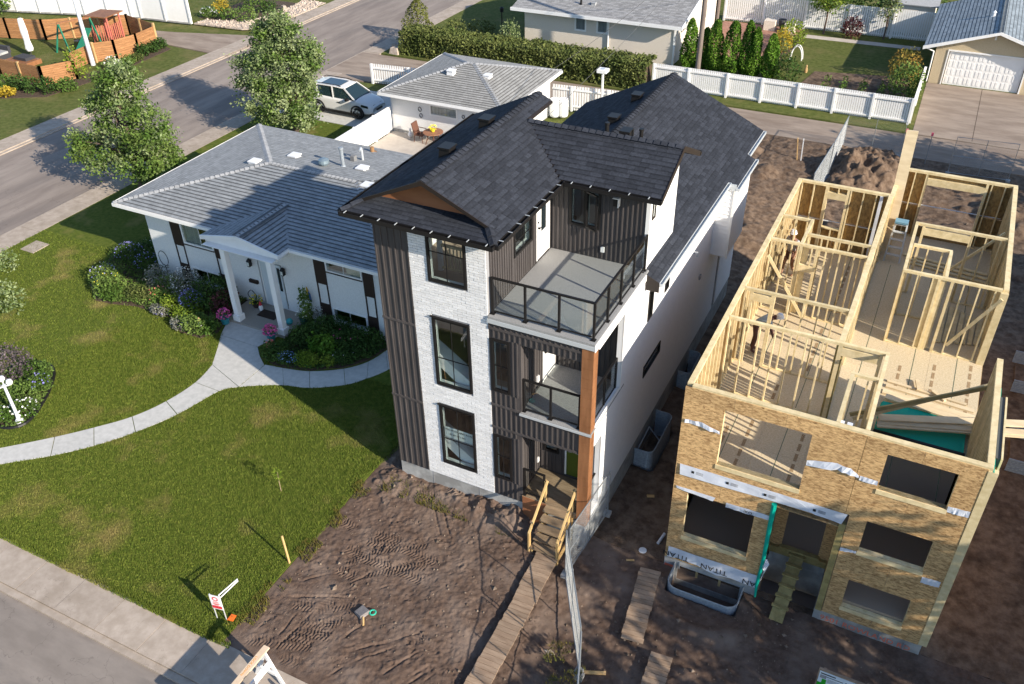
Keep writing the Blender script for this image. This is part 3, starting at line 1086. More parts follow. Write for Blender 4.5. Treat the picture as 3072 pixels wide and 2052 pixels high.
def text(s, size, mat, parent, origin, xdir, ydir, name='lettering', ext=.0015, align='LEFT'):
    cu_ = bpy.data.curves.new('lettering', 'FONT')
    cu_.body = s
    cu_.size = size
    cu_.extrude = ext
    cu_.align_x = align
    cu_.resolution_u = 2
    tmp = bpy.data.objects.new('lettering_source', cu_)
    C.objects.link(tmp)
    dg = bpy.context.evaluated_depsgraph_get()
    me = bpy.data.meshes.new_from_object(tmp.evaluated_get(dg))
    C.objects.unlink(tmp)
    bpy.data.objects.remove(tmp)
    X, Y = Vector(xdir).normalized(), Vector(ydir).normalized()
    Z = X.cross(Y)
    R = Matrix((X, Y, Z)).transposed().to_4x4()
    R.translation = Vector(origin)
    me.transform(R)
    c = sum((v.co for v in me.vertices), Vector()) / max(1, len(me.vertices))
    me.transform(Matrix.Translation(-c))
    me.materials.clear()
    me.materials.append(mat)
    return link(name, me, parent, c)


m_ink = M('black_ink', (.012, .014, .016), None, rough=.7)
text('9503 ROWLAND ROAD N', .088, m_ink, bn, (1.68, .073, 2.43), (1, 0, 0), (0, 0, 1))
text('03401 071-001', .088, m_ink, bn, (1.82, .073, 2.27), (1, 0, 0), (0, 0, 1))

# doors
def door(parent, name, mat, ax, p, a0, a1, z0, z1, sgn, lite=None, knob=None, frame=m_white, fmat=m_black):
    def bx(mb, u0, u1, v0, v1, w0, w1):
        if ax == 'y': mb.box(u0, v0, w0, u1, v1, w1)
        else: mb.box(v0, u0, w0, v1, u1, w1)
        return mb
    d = bx(MB(), a0, a1, p + sgn * .012, p - sgn * .05, z0, z1).build(name, mat, parent)
    f = MB()
    bx(f, a0 - .05, a0 - .002, p + sgn * .03, p - sgn * .06, z0, z1 + .05)
    bx(f, a1 + .002, a1 + .05, p + sgn * .03, p - sgn * .06, z0, z1 + .05)
    bx(f, a0 - .05, a1 + .05, p + sgn * .03, p - sgn * .06, z1 + .002, z1 + .05)
    f.build('door_frame', frame, d)
    if lite:
        f = MB()
        l = lite
        bx(f, l[0], l[0] + .03, p + sgn * .012, p + sgn * .03, l[2], l[3])
        bx(f, l[1] - .03, l[1], p + sgn * .012, p + sgn * .03, l[2], l[3])
        bx(f, l[0] + .03, l[1] - .03, p + sgn * .012, p + sgn * .03, l[2], l[2] + .03)
        bx(f, l[0] + .03, l[1] - .03, p + sgn * .012, p + sgn * .03, l[3] - .03, l[3])
        f.build('lite_frame', m_white, d)
        bx(MB(), l[0] + .03, l[1] - .03, p + sgn * .013, p + sgn * .02, l[2] + .03, l[3] - .03).build('pane', m_gdark, d)
    if knob:
        k = MB()
        bx(k, knob - .02, knob + .02, p + sgn * .012, p + sgn * .07, z0 + .95, z0 + 1.0)
        bx(k, knob - .02, knob + .09, p + sgn * .055, p + sgn * .07, z0 + .96, z0 + .985)
        bx(k, knob - .025, knob + .025, p + sgn * .012, p + sgn * .035, z0 + 1.12, z0 + 1.17)
        k.build('handle', fmat, d)
    return d


m_gdark = M('dark_glass', (.012, .02, .024), None, rough=.06, spec=.8)
door(H, 'balcony_door', m_white, 'x', 3.28, 2.9, 3.64, 6.99, 9.0, 1, (3.1, 3.48, 7.75, 8.85), 2.97)
door(H, 'balcony_door', m_white, 'x', 4.16, 1.45, 2.17, 4.06, 6.05, 1, (1.62, 2.0, 5.0, 5.9), 1.52)
door(H, 'front_door', m_green, 'y', 1.26, 5.02, 5.82, 1.02, 3.0, -1, (5.3, 5.62, 1.95, 2.5), 5.1, m_white, m_alu)

# right-hand side wall, white
holes = [(4.08, 4.45, 5.07, 6.07), (4.13, 5.63, 2.99, 3.38), (5.58, 5.93, 5.2, 5.9), (.25, 2.03, 4.12, 6.6), (.25, .74, .9, 3.4), (3.95, 5.6, -.2, .5), (12.3, 12.62, .5, 3.6)]
sw = MB()
sw.wall('x', W - .15, W, .25, 14.9, .6, 6.72, holes)
sw.build('side_wall', m_lap, H)
# brick-like courses on the side wall
cs = MB()
for k in range(40):
    z = .75 + .15 * k
    if z < 6.6:
        segs = [(.27, 14.88)]
        for h in holes:
            if h[2] - .02 < z < h[3] + .02:
                segs = [s for q in segs for s in ((q[0], min(q[1], h[0] - .04)), (max(q[0], h[1] + .04), q[1])) if s[1] - s[0] > .05]
        for a, b in segs:
            cs.prism([(W, a, z), (W + .009, a, z), (W, a, z + .13)], (0, b - a, 0))
cs.build('lap_course', m_lap, H)
for a0, a1, z0, z1 in holes[:3]:
    window(H, 'x', W, a0, a1, z0, z1, m_black, sgn=1, fw=.04, liner=0)
piece('side_door', m_black, W - .12, 12.3, .5, W - .06, 12.62, 3.6, H)
for y0, y1, z0, z1 in ((2.03, 2.1, 4.06, 6.66), (.25, 2.1, 6.6, 6.69), (.74, .81, .62, 3.42)):
    piece('corner_trim', m_white, W - .02, y0, z0, W + .022, y1, z1, H)
ow = MB()
ow.box(.0, .17, .6, .15, 14.9, 6.72)
ow.box(.0, .17, 6.72, .15, 6.15, 9.3)
ow.box(.15, 14.75, .6, W - .15, 14.9, 6.72)
ow.box(.15, 6.0, 6.72, 6.12, 6.15, 9.3)
ow.prism([(.15, 14.75, 6.72), (W - .15, 14.75, 6.72), (3.1, 14.75, 8.2)], (0, .15, 0))
ow.build('outer_wall', m_lap, H)
gw = MB()
gw.prism([(6.12, 3.82, 6.9), (6.12, 6.15, 6.9), (6.12, 6.15, 9.42), (6.12, 4.98, 9.98), (6.12, 3.82, 9.42)], (.012, 0, 0))
gw.build('gable_wall', m_white, H)
piece('corner_trim', m_white, 6.04, 3.78, 6.95, 6.15, 3.83, 9.3, H)
window(H, 'x', 6.132, 4.0, 4.22, 8.35, 9.15, m_brown, sgn=1, fw=.03, liner=0)
# cantilevered bay with lap siding
by_ = MB()
by_.box(W - .1, 10.9, 3.72, 6.80, 13.0, 6.55)
by_.build('bay_wall', m_lap, H)
for k in range(19):
    z = 3.75 + .147 * k
    MB().prism([(W, 10.9, z), (W, 10.875, z), (W, 10.9, z + .14)], (.56, 0, 0)).build('lap_board', m_lap, H)
piece('corner_trim', m_white, 6.76, 10.86, 3.7, 6.83, 10.93, 6.5, H)
ve = MB().box(W, 9.68, 3.34, W + .05, 9.84, 3.5).build('dryer_vent', m_mortar, H)
MB().tube([(W, 8.6, 5.0), (W + .12, 8.6, 5.0), (W + .12, 8.6, 4.85)], .04).build('pipe_stub', m_alu, H)

# balconies
slab = MB()
slab.box(3.3, -.05, 6.76, W + .01, 3.81, 6.93)
slab.build('balcony_slab', m_deckc, H)
piece('balcony_edge', m_alu, 3.285, -.065, 6.74, W + .03, -.05, 6.86, H)
piece('balcony_edge', m_white, W + .011, -.05, 6.70, W + .03, 3.6, 6.90, H)
slab = MB()
slab.box(4.17, -.05, 3.99, W + .01, 2.36, 4.045)
slab.build('balcony_slab', m_deckc, H)
piece('balcony_edge', m_alu, 4.16, -.065, 3.96, W + .03, -.05, 4.03, H)


def railing(pts, posts, z, parent, hgt=1.07):
    r = MB()
    for (a, b) in zip(pts[:-1], pts[1:]):
        r.bar((*a, z + hgt), (*b, z + hgt), .055, .045)
    ro = r.build('railing', m_black, parent)
    for a in posts:
        p = MB().box(a[0] - .028, a[1] - .028, z, a[0] + .028, a[1] + .028, z + hgt + .02)
        p.box(a[0] - .06, a[1] - .06, z, a[0] + .06, a[1] + .06, z + .02)
        p.build('post', m_black, ro)
    for a, b in zip(posts[:-1], posts[1:]):
        a3, b3 = Vector((*a, 0)), Vector((*b, 0))
        d = (b3 - a3).normalized() * .05
        q0, q1 = a3 + d, b3 - d
        MB().bar((q0.x, q0.y, z + .09), (q1.x, q1.y, z + .09), .035, .03).build('bottom_rail', m_black, ro)
        MB().bar((q0.x, q0.y, z + .57), (q1.x, q1.y, z + .57), .008, .93).build('glass_panel', m_rglass, ro)
    return ro


railing([(3.36, .12), (6.12, .12), (6.12, 3.78)], [(3.37, .12), (4.28, .12), (5.2, .12), (6.12, .12), (6.12, 1.02), (6.12, 1.92), (6.12, 2.84), (6.12, 3.74)], 6.93, H)
railing([(4.2, .08), (5.86, .08)], [(4.24, .08), (5.02, .08), (5.84, .08)], 4.045, H)
railing([(6.1, .3), (6.1, 2.0)], [(6.1, .32), (6.1, 1.15), (6.1, 1.98)], 4.045, H)
po = MB()
po.box(5.9, -.03, .55, 6.2, .26, 6.74)
po.build('corner_post', m_wood, H)
for k in range(1, 20):
    piece('post_board', m_wood, 5.895, -.036, .55 + .31 * k, 6.206, .266, .55 + .31 * k + .30, H)
piece('post_footing', m_conc, 5.85, -.08, -.4, 6.2, .3, .55, H)
# porch boards
pdk = MB().box(4.18, .0, .70, 5.88, 1.24, .90).build('porch_deck', m_tread, H)
for k in range(9):
    piece('deck_board', m_tread, 4.18, .0 + .138 * k, .90, 5.88, .13 + .138 * k, .935, pdk)
piece('porch_skirt', m_wsid, 4.2, -.02, -.3, 4.95, .01, .88, H)
railing([(4.24, .05), (4.85, .05)], [(4.24, .05), (4.86, .05)], .935, H, 1.0)
railing([(6.1, .3), (6.1, .95)], [(6.1, .3), (6.1, 1.0)], .935, H, 1.0)
# fittings on the walls
lt = MB().box(5.15, 3.66, 8.7, 5.28, 3.8, 8.92).build('wall_light', m_black, H)
MB().box(5.28, 3.64, 8.68, 5.30, 3.8, 8.94).box(5.13, 3.64, 8.92, 5.28, 3.8, 8.94).build('shade', m_white, lt)
MB().box(4.82, 3.76, 7.18, 4.92, 3.8, 7.34).build('outlet_cover', m_plast, H)
MB().box(4.17, 1.0, 1.35, 4.22, 1.1, 1.5).build('outlet_cover', m_plast, H)
MB().box(4.17, .98, 4.35, 4.22, 1.1, 4.55).build('outlet_cover', m_plast, H)

# main roof
EZ, RZ, RX, KR = 9.29, 10.29, 1.61, .4651
recs = []
rr = random.Random(5)
GY = -.02
Lp = [(-.54, -.45, EZ), (-.54, 6.6, EZ), (RX, 6.6, RZ), (RX, GY, RZ), (-.2, GY, EZ + .34 * KR)]
VY = 4.98
Rp = [(3.76, -.45, EZ), (3.76, 3.36, EZ), (2.05, VY, 10.085), (2.05, 6.6, 10.085), (RX, 6.6, RZ), (RX, GY, RZ), (3.42, GY, EZ + .34 * KR)]
Sp = [(-.54, -.45, EZ), (3.76, -.45, EZ), (3.42, .34, EZ + .16), (-.2, .34, EZ + .16)]
Cp = [(3.76, 3.36, EZ + .03), (6.55, 3.36, EZ + .03), (6.55, VY, 10.09), (2.05, VY, 10.09)]
Dp = [(2.05, VY, 10.09), (6.55, VY, 10.09), (6.55, 6.6, EZ + .03), (3.76, 6.6, EZ + .03), (2.05, 6.6, 10.085)]
dk = MB()
for q in (Lp, Rp, Sp, Cp, Dp[:4]):
    deck(dk, q)
roof = dk.build('roof', m_brown, H)
shingle_rows(Lp, (0, 1, 0), .15, .32, recs, rr)
shingle_rows(Rp, (0, 1, 0), .15, .32, recs, rr)
shingle_rows(Sp, (1, 0, 0), .15, .32, recs, rr)
shingle_rows(Cp, (1, 0, 0), .15, .32, recs, rr)
shingle_rows(Dp[:4], (1, 0, 0), .15, .32, recs, rr)
cap_line((RX, GY, RZ), (RX, 6.6, RZ), m_shingle, H)
cap_line((2.1, VY, 10.09), (6.55, VY, 10.09), m_shingle, H)
cap_line((-.54, -.45, EZ + .01), (-.2, GY, EZ + .17), m_shingle, H, .2)
cap_line((3.76, -.45, EZ + .01), (3.42, GY, EZ + .17), m_shingle, H, .2)
# gablet: brown face under a rake overhang
MB().prism([(-.1, .33, EZ + .12), (3.32, .33, EZ + .12), (RX, .33, EZ + .94)], (0, .06, 0)).build('gablet_face', m_wsid, H)
MB().prism([(-.24, GY - .02, EZ + .1), (-.24, GY - .02, EZ + .18), (RX, GY - .02, RZ + .03), (RX, GY - .02, RZ - .1)], (0, .02, 0)).build('rake_board', m_brown, H)
MB().prism([(3.46, GY - .02, EZ + .1), (3.46, GY - .02, EZ + .18), (RX, GY - .02, RZ + .03), (RX, GY - .02, RZ - .1)], (0, .02, 0)).build('rake_board', m_brown, H)
MB().prism([(6.55, VY, 10.12), (6.55, VY, 9.95), (6.55, 3.36, EZ - .1), (6.55, 3.36, EZ + .06)], (.02, 0, 0)).build('rake_board', m_brown, H)
MB().prism([(6.55, VY, 10.12), (6.55, VY, 9.95), (6.55, 6.6, EZ - .1), (6.55, 6.6, EZ + .06)], (.02, 0, 0)).build('rake_board', m_brown, H)
sf = MB()
sf.box(-.5, -.42, EZ - .12, 3.72, .0, EZ - .09)
sf.box(3.3, .01, EZ - .12, 3.72, 3.79, EZ - .09)
sf.box(3.73, 3.38, EZ - .10, 6.5, 3.8, EZ - .07)
sf.build('soffit', m_brown, H)
gutters('gutter', m_black, H, [((-.56, -.45, EZ), (3.78, -.45, EZ), (0, -1)), ((3.76, -.45, EZ), (3.76, 3.36, EZ), (1, 0)),
                               ((3.88, 3.36, EZ + .03), (6.57, 3.36, EZ + .03), (0, -1)), ((-.54, 6.6, EZ), (-.54, -.45, EZ), (-1, 0)),
                               ((6.57, 6.6, EZ + .03), (3.0, 6.6, EZ + .03), (0, 1))])
for k in range(9):
    piece('gutter_hanger', m_alu, -.4 + .5 * k, -.575, EZ - .004, -.385 + .5 * k, -.44, EZ + .012, H)
for k in range(8):
    piece('gutter_hanger', m_alu, 3.75, -.2 + .47 * k, EZ - .004, 3.885, -.185 + .47 * k, EZ + .012, H)
for k in range(5):
    piece('gutter_hanger', m_alu, 4.1 + .53 * k, 3.235, EZ + .028, 4.115 + .53 * k, 3.37, EZ + .044, H)

# lower rear roof
LZ, LR = 6.7, 8.39
kl = (LR - LZ) / 3.5
Rq = [(6.6, 6.15, LZ), (6.6, 10.55, LZ), (6.9, 10.55, LZ - .14), (6.9, 13.0, LZ - .14), (6.6, 13.0, LZ), (6.6, 15.3, LZ), (3.1, 15.2, LR), (3.1, 6.15, LR)]
Rs = [(6.6, 3.62, LZ), (6.6, 6.15, LZ), (6.1, 6.15, LZ + .5 * kl), (6.1, 3.62, LZ + .5 * kl)]
Lq = [(-.4, 6.15, LZ), (-.4, 15.3, LZ), (3.1, 15.2, LR), (3.1, 6.15, LR)]
dk = MB()
for q in ([(6.6, 6.15, LZ), (6.6, 15.3, LZ), (3.1, 15.2, LR), (3.1, 6.15, LR)], [(6.6, 10.55, LZ), (6.9, 10.55, LZ - .14), (6.9, 13.0, LZ - .14), (6.6, 13.0, LZ)], Rs, Lq):
    deck(dk, q)
dk.build('roof', m_brown, H)
shingle_rows([Rq[5], Rq[6], Rq[7], Rq[0]], (0, 1, 0), .15, .32, recs, rr)
shingle_rows([Rq[2], Rq[3], Rq[4], Rq[1]], (0, 1, 0), .15, .32, recs, rr)
shingle_rows(Rs, (0, 1, 0), .15, .32, recs, rr)
shingle_rows(Lq, (0, 1, 0), .15, .32, recs, rr)
cap_line((3.1, 6.2, LR), (3.1, 15.2, LR), m_shingle, H)
lay_shingles(recs, m_shingle, H)
MB().prism([(6.1, 3.6, LZ - .28), (6.62, 3.6, LZ - .28), (6.62, 3.6, LZ + .02), (6.1, 3.6, LZ + .5 * kl + .02)], (0, .02, 0)).build('rake_board', m_brown, H)
gutters('eave_gutter', m_alu, H, [((6.6, 3.62, LZ), (6.6, 10.55, LZ), (1, 0)), ((6.9, 10.5, LZ - .14), (6.9, 13.05, LZ - .14), (1, 0)), ((6.6, 13.0, LZ), (6.6, 15.3, LZ), (1, 0))], .11, .11)
piece('gutter_return', m_alu, 6.6, 10.5, LZ - .25, 6.9, 10.52, LZ - .02, H)
sf = MB()
sf.box(W, 3.64, LZ - .13, 6.58, 15.2, LZ - .10)
sf.build('eave_soffit', m_white, H)


def box_vent(p, k, parent, mat, sx=.34, sy=.4, h=.2, axis='x'):
    x, y, z = p
    b = MB()
    b.hexa([(x - sx / 2, y - sy / 2, z - .12), (x + sx / 2, y - sy / 2, z - .12), (x + sx / 2, y + sy / 2, z - .12), (x - sx / 2, y + sy / 2, z - .12),
            (x - sx * .42, y - sy * .42, z + h), (x + sx * .42, y - sy * .42, z + h), (x + sx * .42, y + sy * .42, z + h), (x - sx * .42, y + sy * .42, z + h)])
    b.box(x - sx * .52, y - sy * .52, z + h - .03, x + sx * .52, y + sy * .52, z + h + .02)
    return b.build('roof_vent', mat, parent)


for p in ((1.12, 4.25, 10.08), (1.09, 2.13, 10.07), (2.54, 12.76, 8.14), (2.56, 10.47, 8.15)):
    box_vent(p, 0, H, m_black)
for p, r, h in (((4.36, 5.05, 10.0), .055, .32), ((5.28, 5.2, 9.9), .055, .34)):
    MB().lathe(p, [(r * 2.2, 0), (r * 1.3, .1), (r, .12), (r, h), (r * 1.25, h), (r * 1.25, h + .06), (0.01, h + .06)], 10).build('vent_stack', m_black, H)
MB().box(4.7, 5.05, 9.95, 5.0, 5.4, 10.2).build('roof_vent', m_black, H)

# window wells on the right side
def well(x0, y0, x1, y1, z0, z1, label, parent=None, side='x'):
    """U-shaped corrugated well against a wall: side 'x' -> wall at x0; side 'y' -> wall at y1"""
    t = thing('window_well', label, 'window well', ((x0 + x1) / 2, (y0 + y1) / 2, z0), 'corrugated window wells')
    r = min(abs(x1 - x0), abs(y1 - y0)) * .35
    pts = []
    if side == 'x':
        pts = [(x0, y0)] + [(x1 - r + r * math.sin(a), y0 + r - r * math.cos(a)) for a in np.linspace(0, math.pi / 2, 6)] + \
              [(x1 - r + r * math.cos(a), y1 - r + r * math.sin(a)) for a in np.linspace(0, math.pi / 2, 6)] + [(x0, y1)]
    else:
        pts = [(x0, y1)] + [(x0 + r - r * math.cos(a), y0 + r - r * math.sin(a)) for a in np.linspace(0, math.pi / 2, 6)] + \
              [(x1 - r + r * math.sin(a), y0 + r - r * math.cos(a)) for a in np.linspace(0, math.pi / 2, 6)] + [(x1, y1)]
    cx, cy = (x0 + x1) / 2, (y0 + y1) / 2
    n = max(6, int((z1 - z0) / .035))
    V, F = [], []
    for k in range(n + 1):
        z = z0 + (z1 - z0) * k / n
        off = .012 if k % 2 else -.006
        for p in pts:
            d = Vector((p[0] - cx, p[1] - cy)).normalized() * off
            V.append((p[0] + d.x, p[1] + d.y, z))
    m = len(pts)
    for k in range(n):
        for j in range(m - 1):
            F.append((k * m + j, k * m + j + 1, (k + 1) * m + j + 1, (k + 1) * m + j))
    npmesh('shell', V, F, m_galv, t)
    MB().tube([(p[0], p[1], z1 + .005) for p in pts], .018, 6).build('rim', m_galv, t)
    return t


well(W + .01, 3.9, 6.82, 5.98, -.75, .32, 'corrugated steel window well by the middle of the white side wall')
well(W + .01, 8.3, 6.66, 9.66, -.75, .36, 'smaller corrugated window well further back along the white side wall')
gr = MB()
for a, b in (((6.3, 3.98, .2), (6.75, 4.1, -.05)), ((6.75, 4.1, -.05), (6.7, 5.0, -.05)), ((6.7, 5.0, -.05), (6.3, 5.1, .3)), ((6.3, 5.1, .3), (6.3, 3.98, .2))):
    gr.bar(a, b, .03, .03)
tag(gr.build('well_grate', m_galv), 'square metal grate frame leaning inside the nearer window well', 'grate')
# ------------------------------------------------------------------ things in the front yard of the site
m_oldwood = M('weathered_plank', (.24, .165, .11), (.36, .26, .18), 5, .85, rnd=.16, st=(.35, 1.4, 1))
m_yel = M('yellow_lumber', (.46, .30, .12), (.58, .40, .18), 4, .75, rnd=.1)
m_wire = M('fence_wire', (.30, .32, .33), None, rough=.45, metal=.5)

st = thing('front_steps', 'rough wooden front steps with sloping handrails up to the porch of the white brick house', 'steps', (5.35, -.45, -.1))
X0, X1 = 4.95, 5.72
trd = [(.86, .02), (.69, -.2), (.52, -.42), (.34, -.62), (.17, -.82)]
for z, yy in trd:
    piece('tread', m_tread, X0, yy - .27, z - .04, X1, yy, z, st)
for xx in (X0 + .02, X1 - .06):
    MB().prism([(xx, .05, .84), (xx, .05, .5), (xx, -1.0, -.18), (xx, -1.06, -.18), (xx, -1.06, .05), (xx, -.85, .13)], (.04, 0, 0)).build('stringer', m_yel, st)
for xx in (X0 - .07, X1 + .02):
    MB().box(xx, -1.08, -.25, xx + .05, -.98, .78).build('rail_post', m_yel, st)
    MB().box(xx, .0, .0, xx + .05, .10, 1.75).build('rail_post', m_yel, st)
    MB().bar((xx + .08, -1.16, .82), (xx + .08, .06, 1.76), .05, .09).build('handrail', m_yel, st)
piece('brace', m_yel, X1 + .02, -1.02, -.1, X1 + .07, .05, .0, st)


def boardwalk(label, a, b, wd, n, z, mat, gap=.008, jit=.015):
    a, b = Vector((*a, z)), Vector((*b, z))
    d = (b - a)
    L = d.length
    d.normalize()
    s = Vector((-d.y, d.x, 0))
    t = thing('boardwalk', label, 'boardwalk', (a + b) / 2, 'plank boardwalks on the dirt')
    for q in (-.3, .3):
        stick('runner', mat, a + s * wd * q - Vector((0, 0, .045)), b + s * wd * q - Vector((0, 0, .045)), .05, .09, t)
    st_ = L / n
    for k in range(n):
        p = a + d * (st_ * (k + .5)) + s * RD.uniform(-jit, jit)
        stick('plank', mat, p - s * wd / 2, p + s * wd / 2, st_ - gap, .035, t)
    return t


boardwalk('plank walkway running from the wooden front steps towards the street', (5.46, -.98), (5.56, -2.7), .64, 12, .05, m_oldwood, .014)
boardwalk('plank walkway continuing the one below the front steps down to the picture edge', (5.58, -2.66), (5.66, -8.2), .6, 37, .075, m_oldwood, .012)
boardwalk('short plank walkway lying on bare dirt in front of the unfinished frame house', (8.19, -.05), (8.52, -2.47), .58, 16, -.2, m_oldwood, .014)
boardwalk('short plank walkway at the bottom picture edge right of the wire fence', (9.36, -2.52), (9.55, -4.8), .56, 15, -.2, m_oldwood, .014)


def fence_panel(label, a, b, za, zb, h=1.75, mids=1, hrail=True):
    a, b = Vector((*a, za)), Vector((*b, zb))
    d = b - a
    L = math.hypot(d.x, d.y)
    t = thing('fence_panel', label, 'fence panel', a, 'temporary wire fence panels')
    up = Vector((0, 0, 1))
    B = lambda s, z: a + d * (s / L) + up * z
    f = MB()
    f.tube([B(0, .08), B(0, h), B(L, h), B(L, .08), B(0, .08)], .021, 6)
    f.build('frame', m_wire, t)
    for k in range(mids):
        MB().tube([B(L * (k + 1) / (mids + 1), .08), B(L * (k + 1) / (mids + 1), h)], .016, 5).build('upright', m_wire, t)
    if hrail:
        MB().tube([B(0, h * .5), B(L, h * .5)], .016, 5).build('mid_rail', m_wire, t)
    mesh = MB()
    p = .075
    n = int((L + h) / p)
    z0 = .1
    H_ = h - z0
    for k in range(1, n):
        s = k * p
        for sg in (1, -1):
            s0, s1 = s, s - H_
            q0, q1 = z0, h
            if s0 > L:
                q0 = z0 + (s0 - L)
                s0 = L
            if s1 < 0:
                q1 = z0 + s
                s1 = 0
            if q1 - q0 < .03:
                continue
            if sg < 0:
                s0, s1 = L - s0, L - s1
            mesh.tube([B(s0, q0), B(s1, q1)], .0017, 3, False)
    mesh.build('wire_mesh', m_wire, t)
    for e in (0, L):
        c = B(e, 0)
        MB().box(c.x - .1, c.y - .1, c.z - .05, c.x + .1, c.y + .1, c.z + .08).build('foot', m_conc, t)
    return t


fence_panel('wire fence panel beside the wooden front steps and the brown corner post', (6.36, 1.3), (6.2, -1.2), -.1, -.1, 1.72)
fence_panel('wire fence panel running forward from the front steps corner along the dirt', (6.14, -1.3), (7.66, -3.9), -.15, -.2, 1.8)
fence_panel('nearest wire fence panel at the bottom picture edge beside patchy grass', (7.72, -4.02), (8.5, -6.2), -.2, -.15, 1.8)
# back of the site
fence_panel('wire fence panel standing alone by the lane at the shaded right end', (13.25, 30.2), (16.0, 30.45), 0, 0, 1.95)
fence_panel('wire fence panel behind the dirt heap at the lane', (7.95, 31.3), (10.8, 31.45), -.05, -.05, 1.9, 1, False)
fence_panel('wire fence panel edge-on beside the dirt heap reaching to the lane', (7.95, 31.2), (7.9, 27.4), -.05, -.05, 1.85, 1, False)
fence_panel('wire fence panel edge-on between the dirt heap and the frame house', (7.88, 27.3), (7.72, 23.4), -.05, -.05, 1.85, 1, False)
for xx, lb in ((10.9, 'thin steel fence stake with pink ribbon left of the tall plank by the lane'), (12.1, 'thin steel fence stake with pink ribbon right of the tall plank by the lane')):
    t = thing('steel_stake', lb, 'stake', (xx, 31.0, 0), 'fence stakes by the lane')
    MB().tube([(xx, 31.0, -.1), (xx, 31.0, 1.7)], .02, 5).build('rod', m_wire, t)
    MB().box(xx - .06, 30.97, 1.5, xx + .05, 31.03, 1.68).build('ribbon', M('pink_ribbon', (.7, .12, .18), None), t)

m_stake = M('survey_stake_wood', (.55, .34, .13), (.66, .43, .2), 5)
t = thing('survey_stake', 'leaning bare wooden survey stake in the lawn near the dirt edge', 'stake', (-.96, -4.39, 0))
MB().bar((-.95, -4.40, -.1), (-1.02, -4.38, 1.05), .05, .03, (1, 0, 0)).build('stake', m_stake, t)
t = thing('young_sapling', 'tiny newly planted sapling standing alone in the mown front lawn', 'sapling', (-2.97, -2.25, 0))
MB().tube([(-2.97, -2.25, 0), (-2.96, -2.25, .5), (-2.93, -2.27, .85)], [.012, .009, .005], 5).build('trunk', m_oldwood, t)
for k, lb in enumerate(('pair', 'pair')):
    t2 = thing('survey_stake', ('white-topped' if k else 'orange') + ' wooden survey stake in the rough dirt near the lane', 'stake', (6.05 + .25 * k, 29.0, 0))
    MB().bar((6.05 + .2 * k, 29.0, -.1), (5.9 + .3 * k, 29.0, 1.1), .05, .03, (0, 1, 0)).build('stake', m_stake if not k else m_white, t2)

# yard sign of a builder
m_red = M('sign_red', (.55, .03, .045), None, rough=.5)
m_pink = M('sign_pale_red', (.62, .2, .2), None, rough=.5)
t = thing('yard_sign', 'small white and red real estate sign on metal legs in the lawn corner', 'sign', (-1.4, -6.7, 0))
SL, SR = Vector((-1.52, -6.72, 0)), Vector((-1.25, -6.66, 0))
for a in (SL, SR):
    MB().tube([a, a + Vector((0, 0, .98))], .016, 6).build('leg', m_alu, t)
for dz in (.98, .86):
    MB().tube([SR + Vector((-.02, 0, dz)), Vector((-1.22, -6.0, dz - .05 if dz > .9 else dz))], .018, 6).build('crossbar', m_plast, t)
sx = (SR - SL).normalized()
sgn = MB()
sgn.prism([SL + Vector((-.02, -.02, .42)), SR + Vector((.02, -.02, .42)), SR + Vector((.02, -.02, .96)), SL + Vector((-.02, -.02, .96))], (0, .015, 0))
pnl = sgn.build('panel', m_plast, t)
MB().prism([SL + Vector((0, -.024, .45)), SR + Vector((0, -.024, .45)), SR + Vector((0, -.024, .56)), SL + Vector((0, -.024, .56))], (0, .003, 0)).build('red_strip', m_red, pnl)
cc = (SL + SR) / 2 + Vector((0, -.024, .83))
ring = MB()
for k in range(14):
    a0, a1 = 2 * math.pi * k / 14, 2 * math.pi * (k + 1) / 14
    q = lambda a, r: cc + sx * (r * math.cos(a)) + Vector((0, 0, r * math.sin(a)))
    ring.prism([q(a0, .055), q(a1, .055), q(a1, .085), q(a0, .085)], (0, .003, 0))
ring.build('round_logo', m_red, pnl)
for dz, w_ in ((.70, .16), (.64, .19), (.60, .12)):
    c0 = (SL + SR) / 2 + Vector((0, -.024, dz))
    MB().prism([c0 - sx * w_ / 2 - Vector((0, 0, .018)), c0 + sx * w_ / 2 - Vector((0, 0, .018)), c0 + sx * w_ / 2 + Vector((0, 0, .018)), c0 - sx * w_ / 2 + Vector((0, 0, .018))], (0, .003, 0)).build('print_line', m_pink, pnl)
m_or = M('marker_orange', (.85, .17, .02), None, rough=.6)
tag(MB().prism([(-1.22, -6.68, .02), (-1.03, -6.66, .05), (-1.03, -6.5, .10), (-1.2, -6.5, .07)], (0, 0, .02)).build('orange_marker', m_or), 'bright orange flat marker lying in the grass beside the yard sign', 'marker')

# bundle on the dirt
t = thing('paper_bag', 'crumpled grey paper bag lying open on the dirt', 'bag', (1.86, -4.9, .03))
b = MB().hexa([(1.66, -5.0, .0), (1.95, -5.12, .0), (2.06, -4.8, .0), (1.72, -4.68, .0), (1.68, -5.0, .07), (1.94, -5.1, .13), (2.03, -4.82, .1), (1.75, -4.72, .05)])
b.build('bag', M('kraft_grey', (.17, .155, .15), (.25, .23, .22), 20, .9), t)
t = thing('hose_coil', 'small teal ring of hose lying beside the grey paper bag', 'hose', (2.12, -4.8, .03))
MB().tube([(2.12 + .08 * math.cos(a), -4.8 + .08 * math.sin(a), .04) for a in np.linspace(0, 2 * math.pi, 15)], .022, 6).build('ring', M('teal_rubber', (.03, .4, .27), None), t)
tag(MB().tube([(2.0, -5.06, .08), (2.13, -5.25, .05)], .025, 6).build('wood_offcut', m_stake), 'short pale stick lying beside the grey paper bag', 'stick')
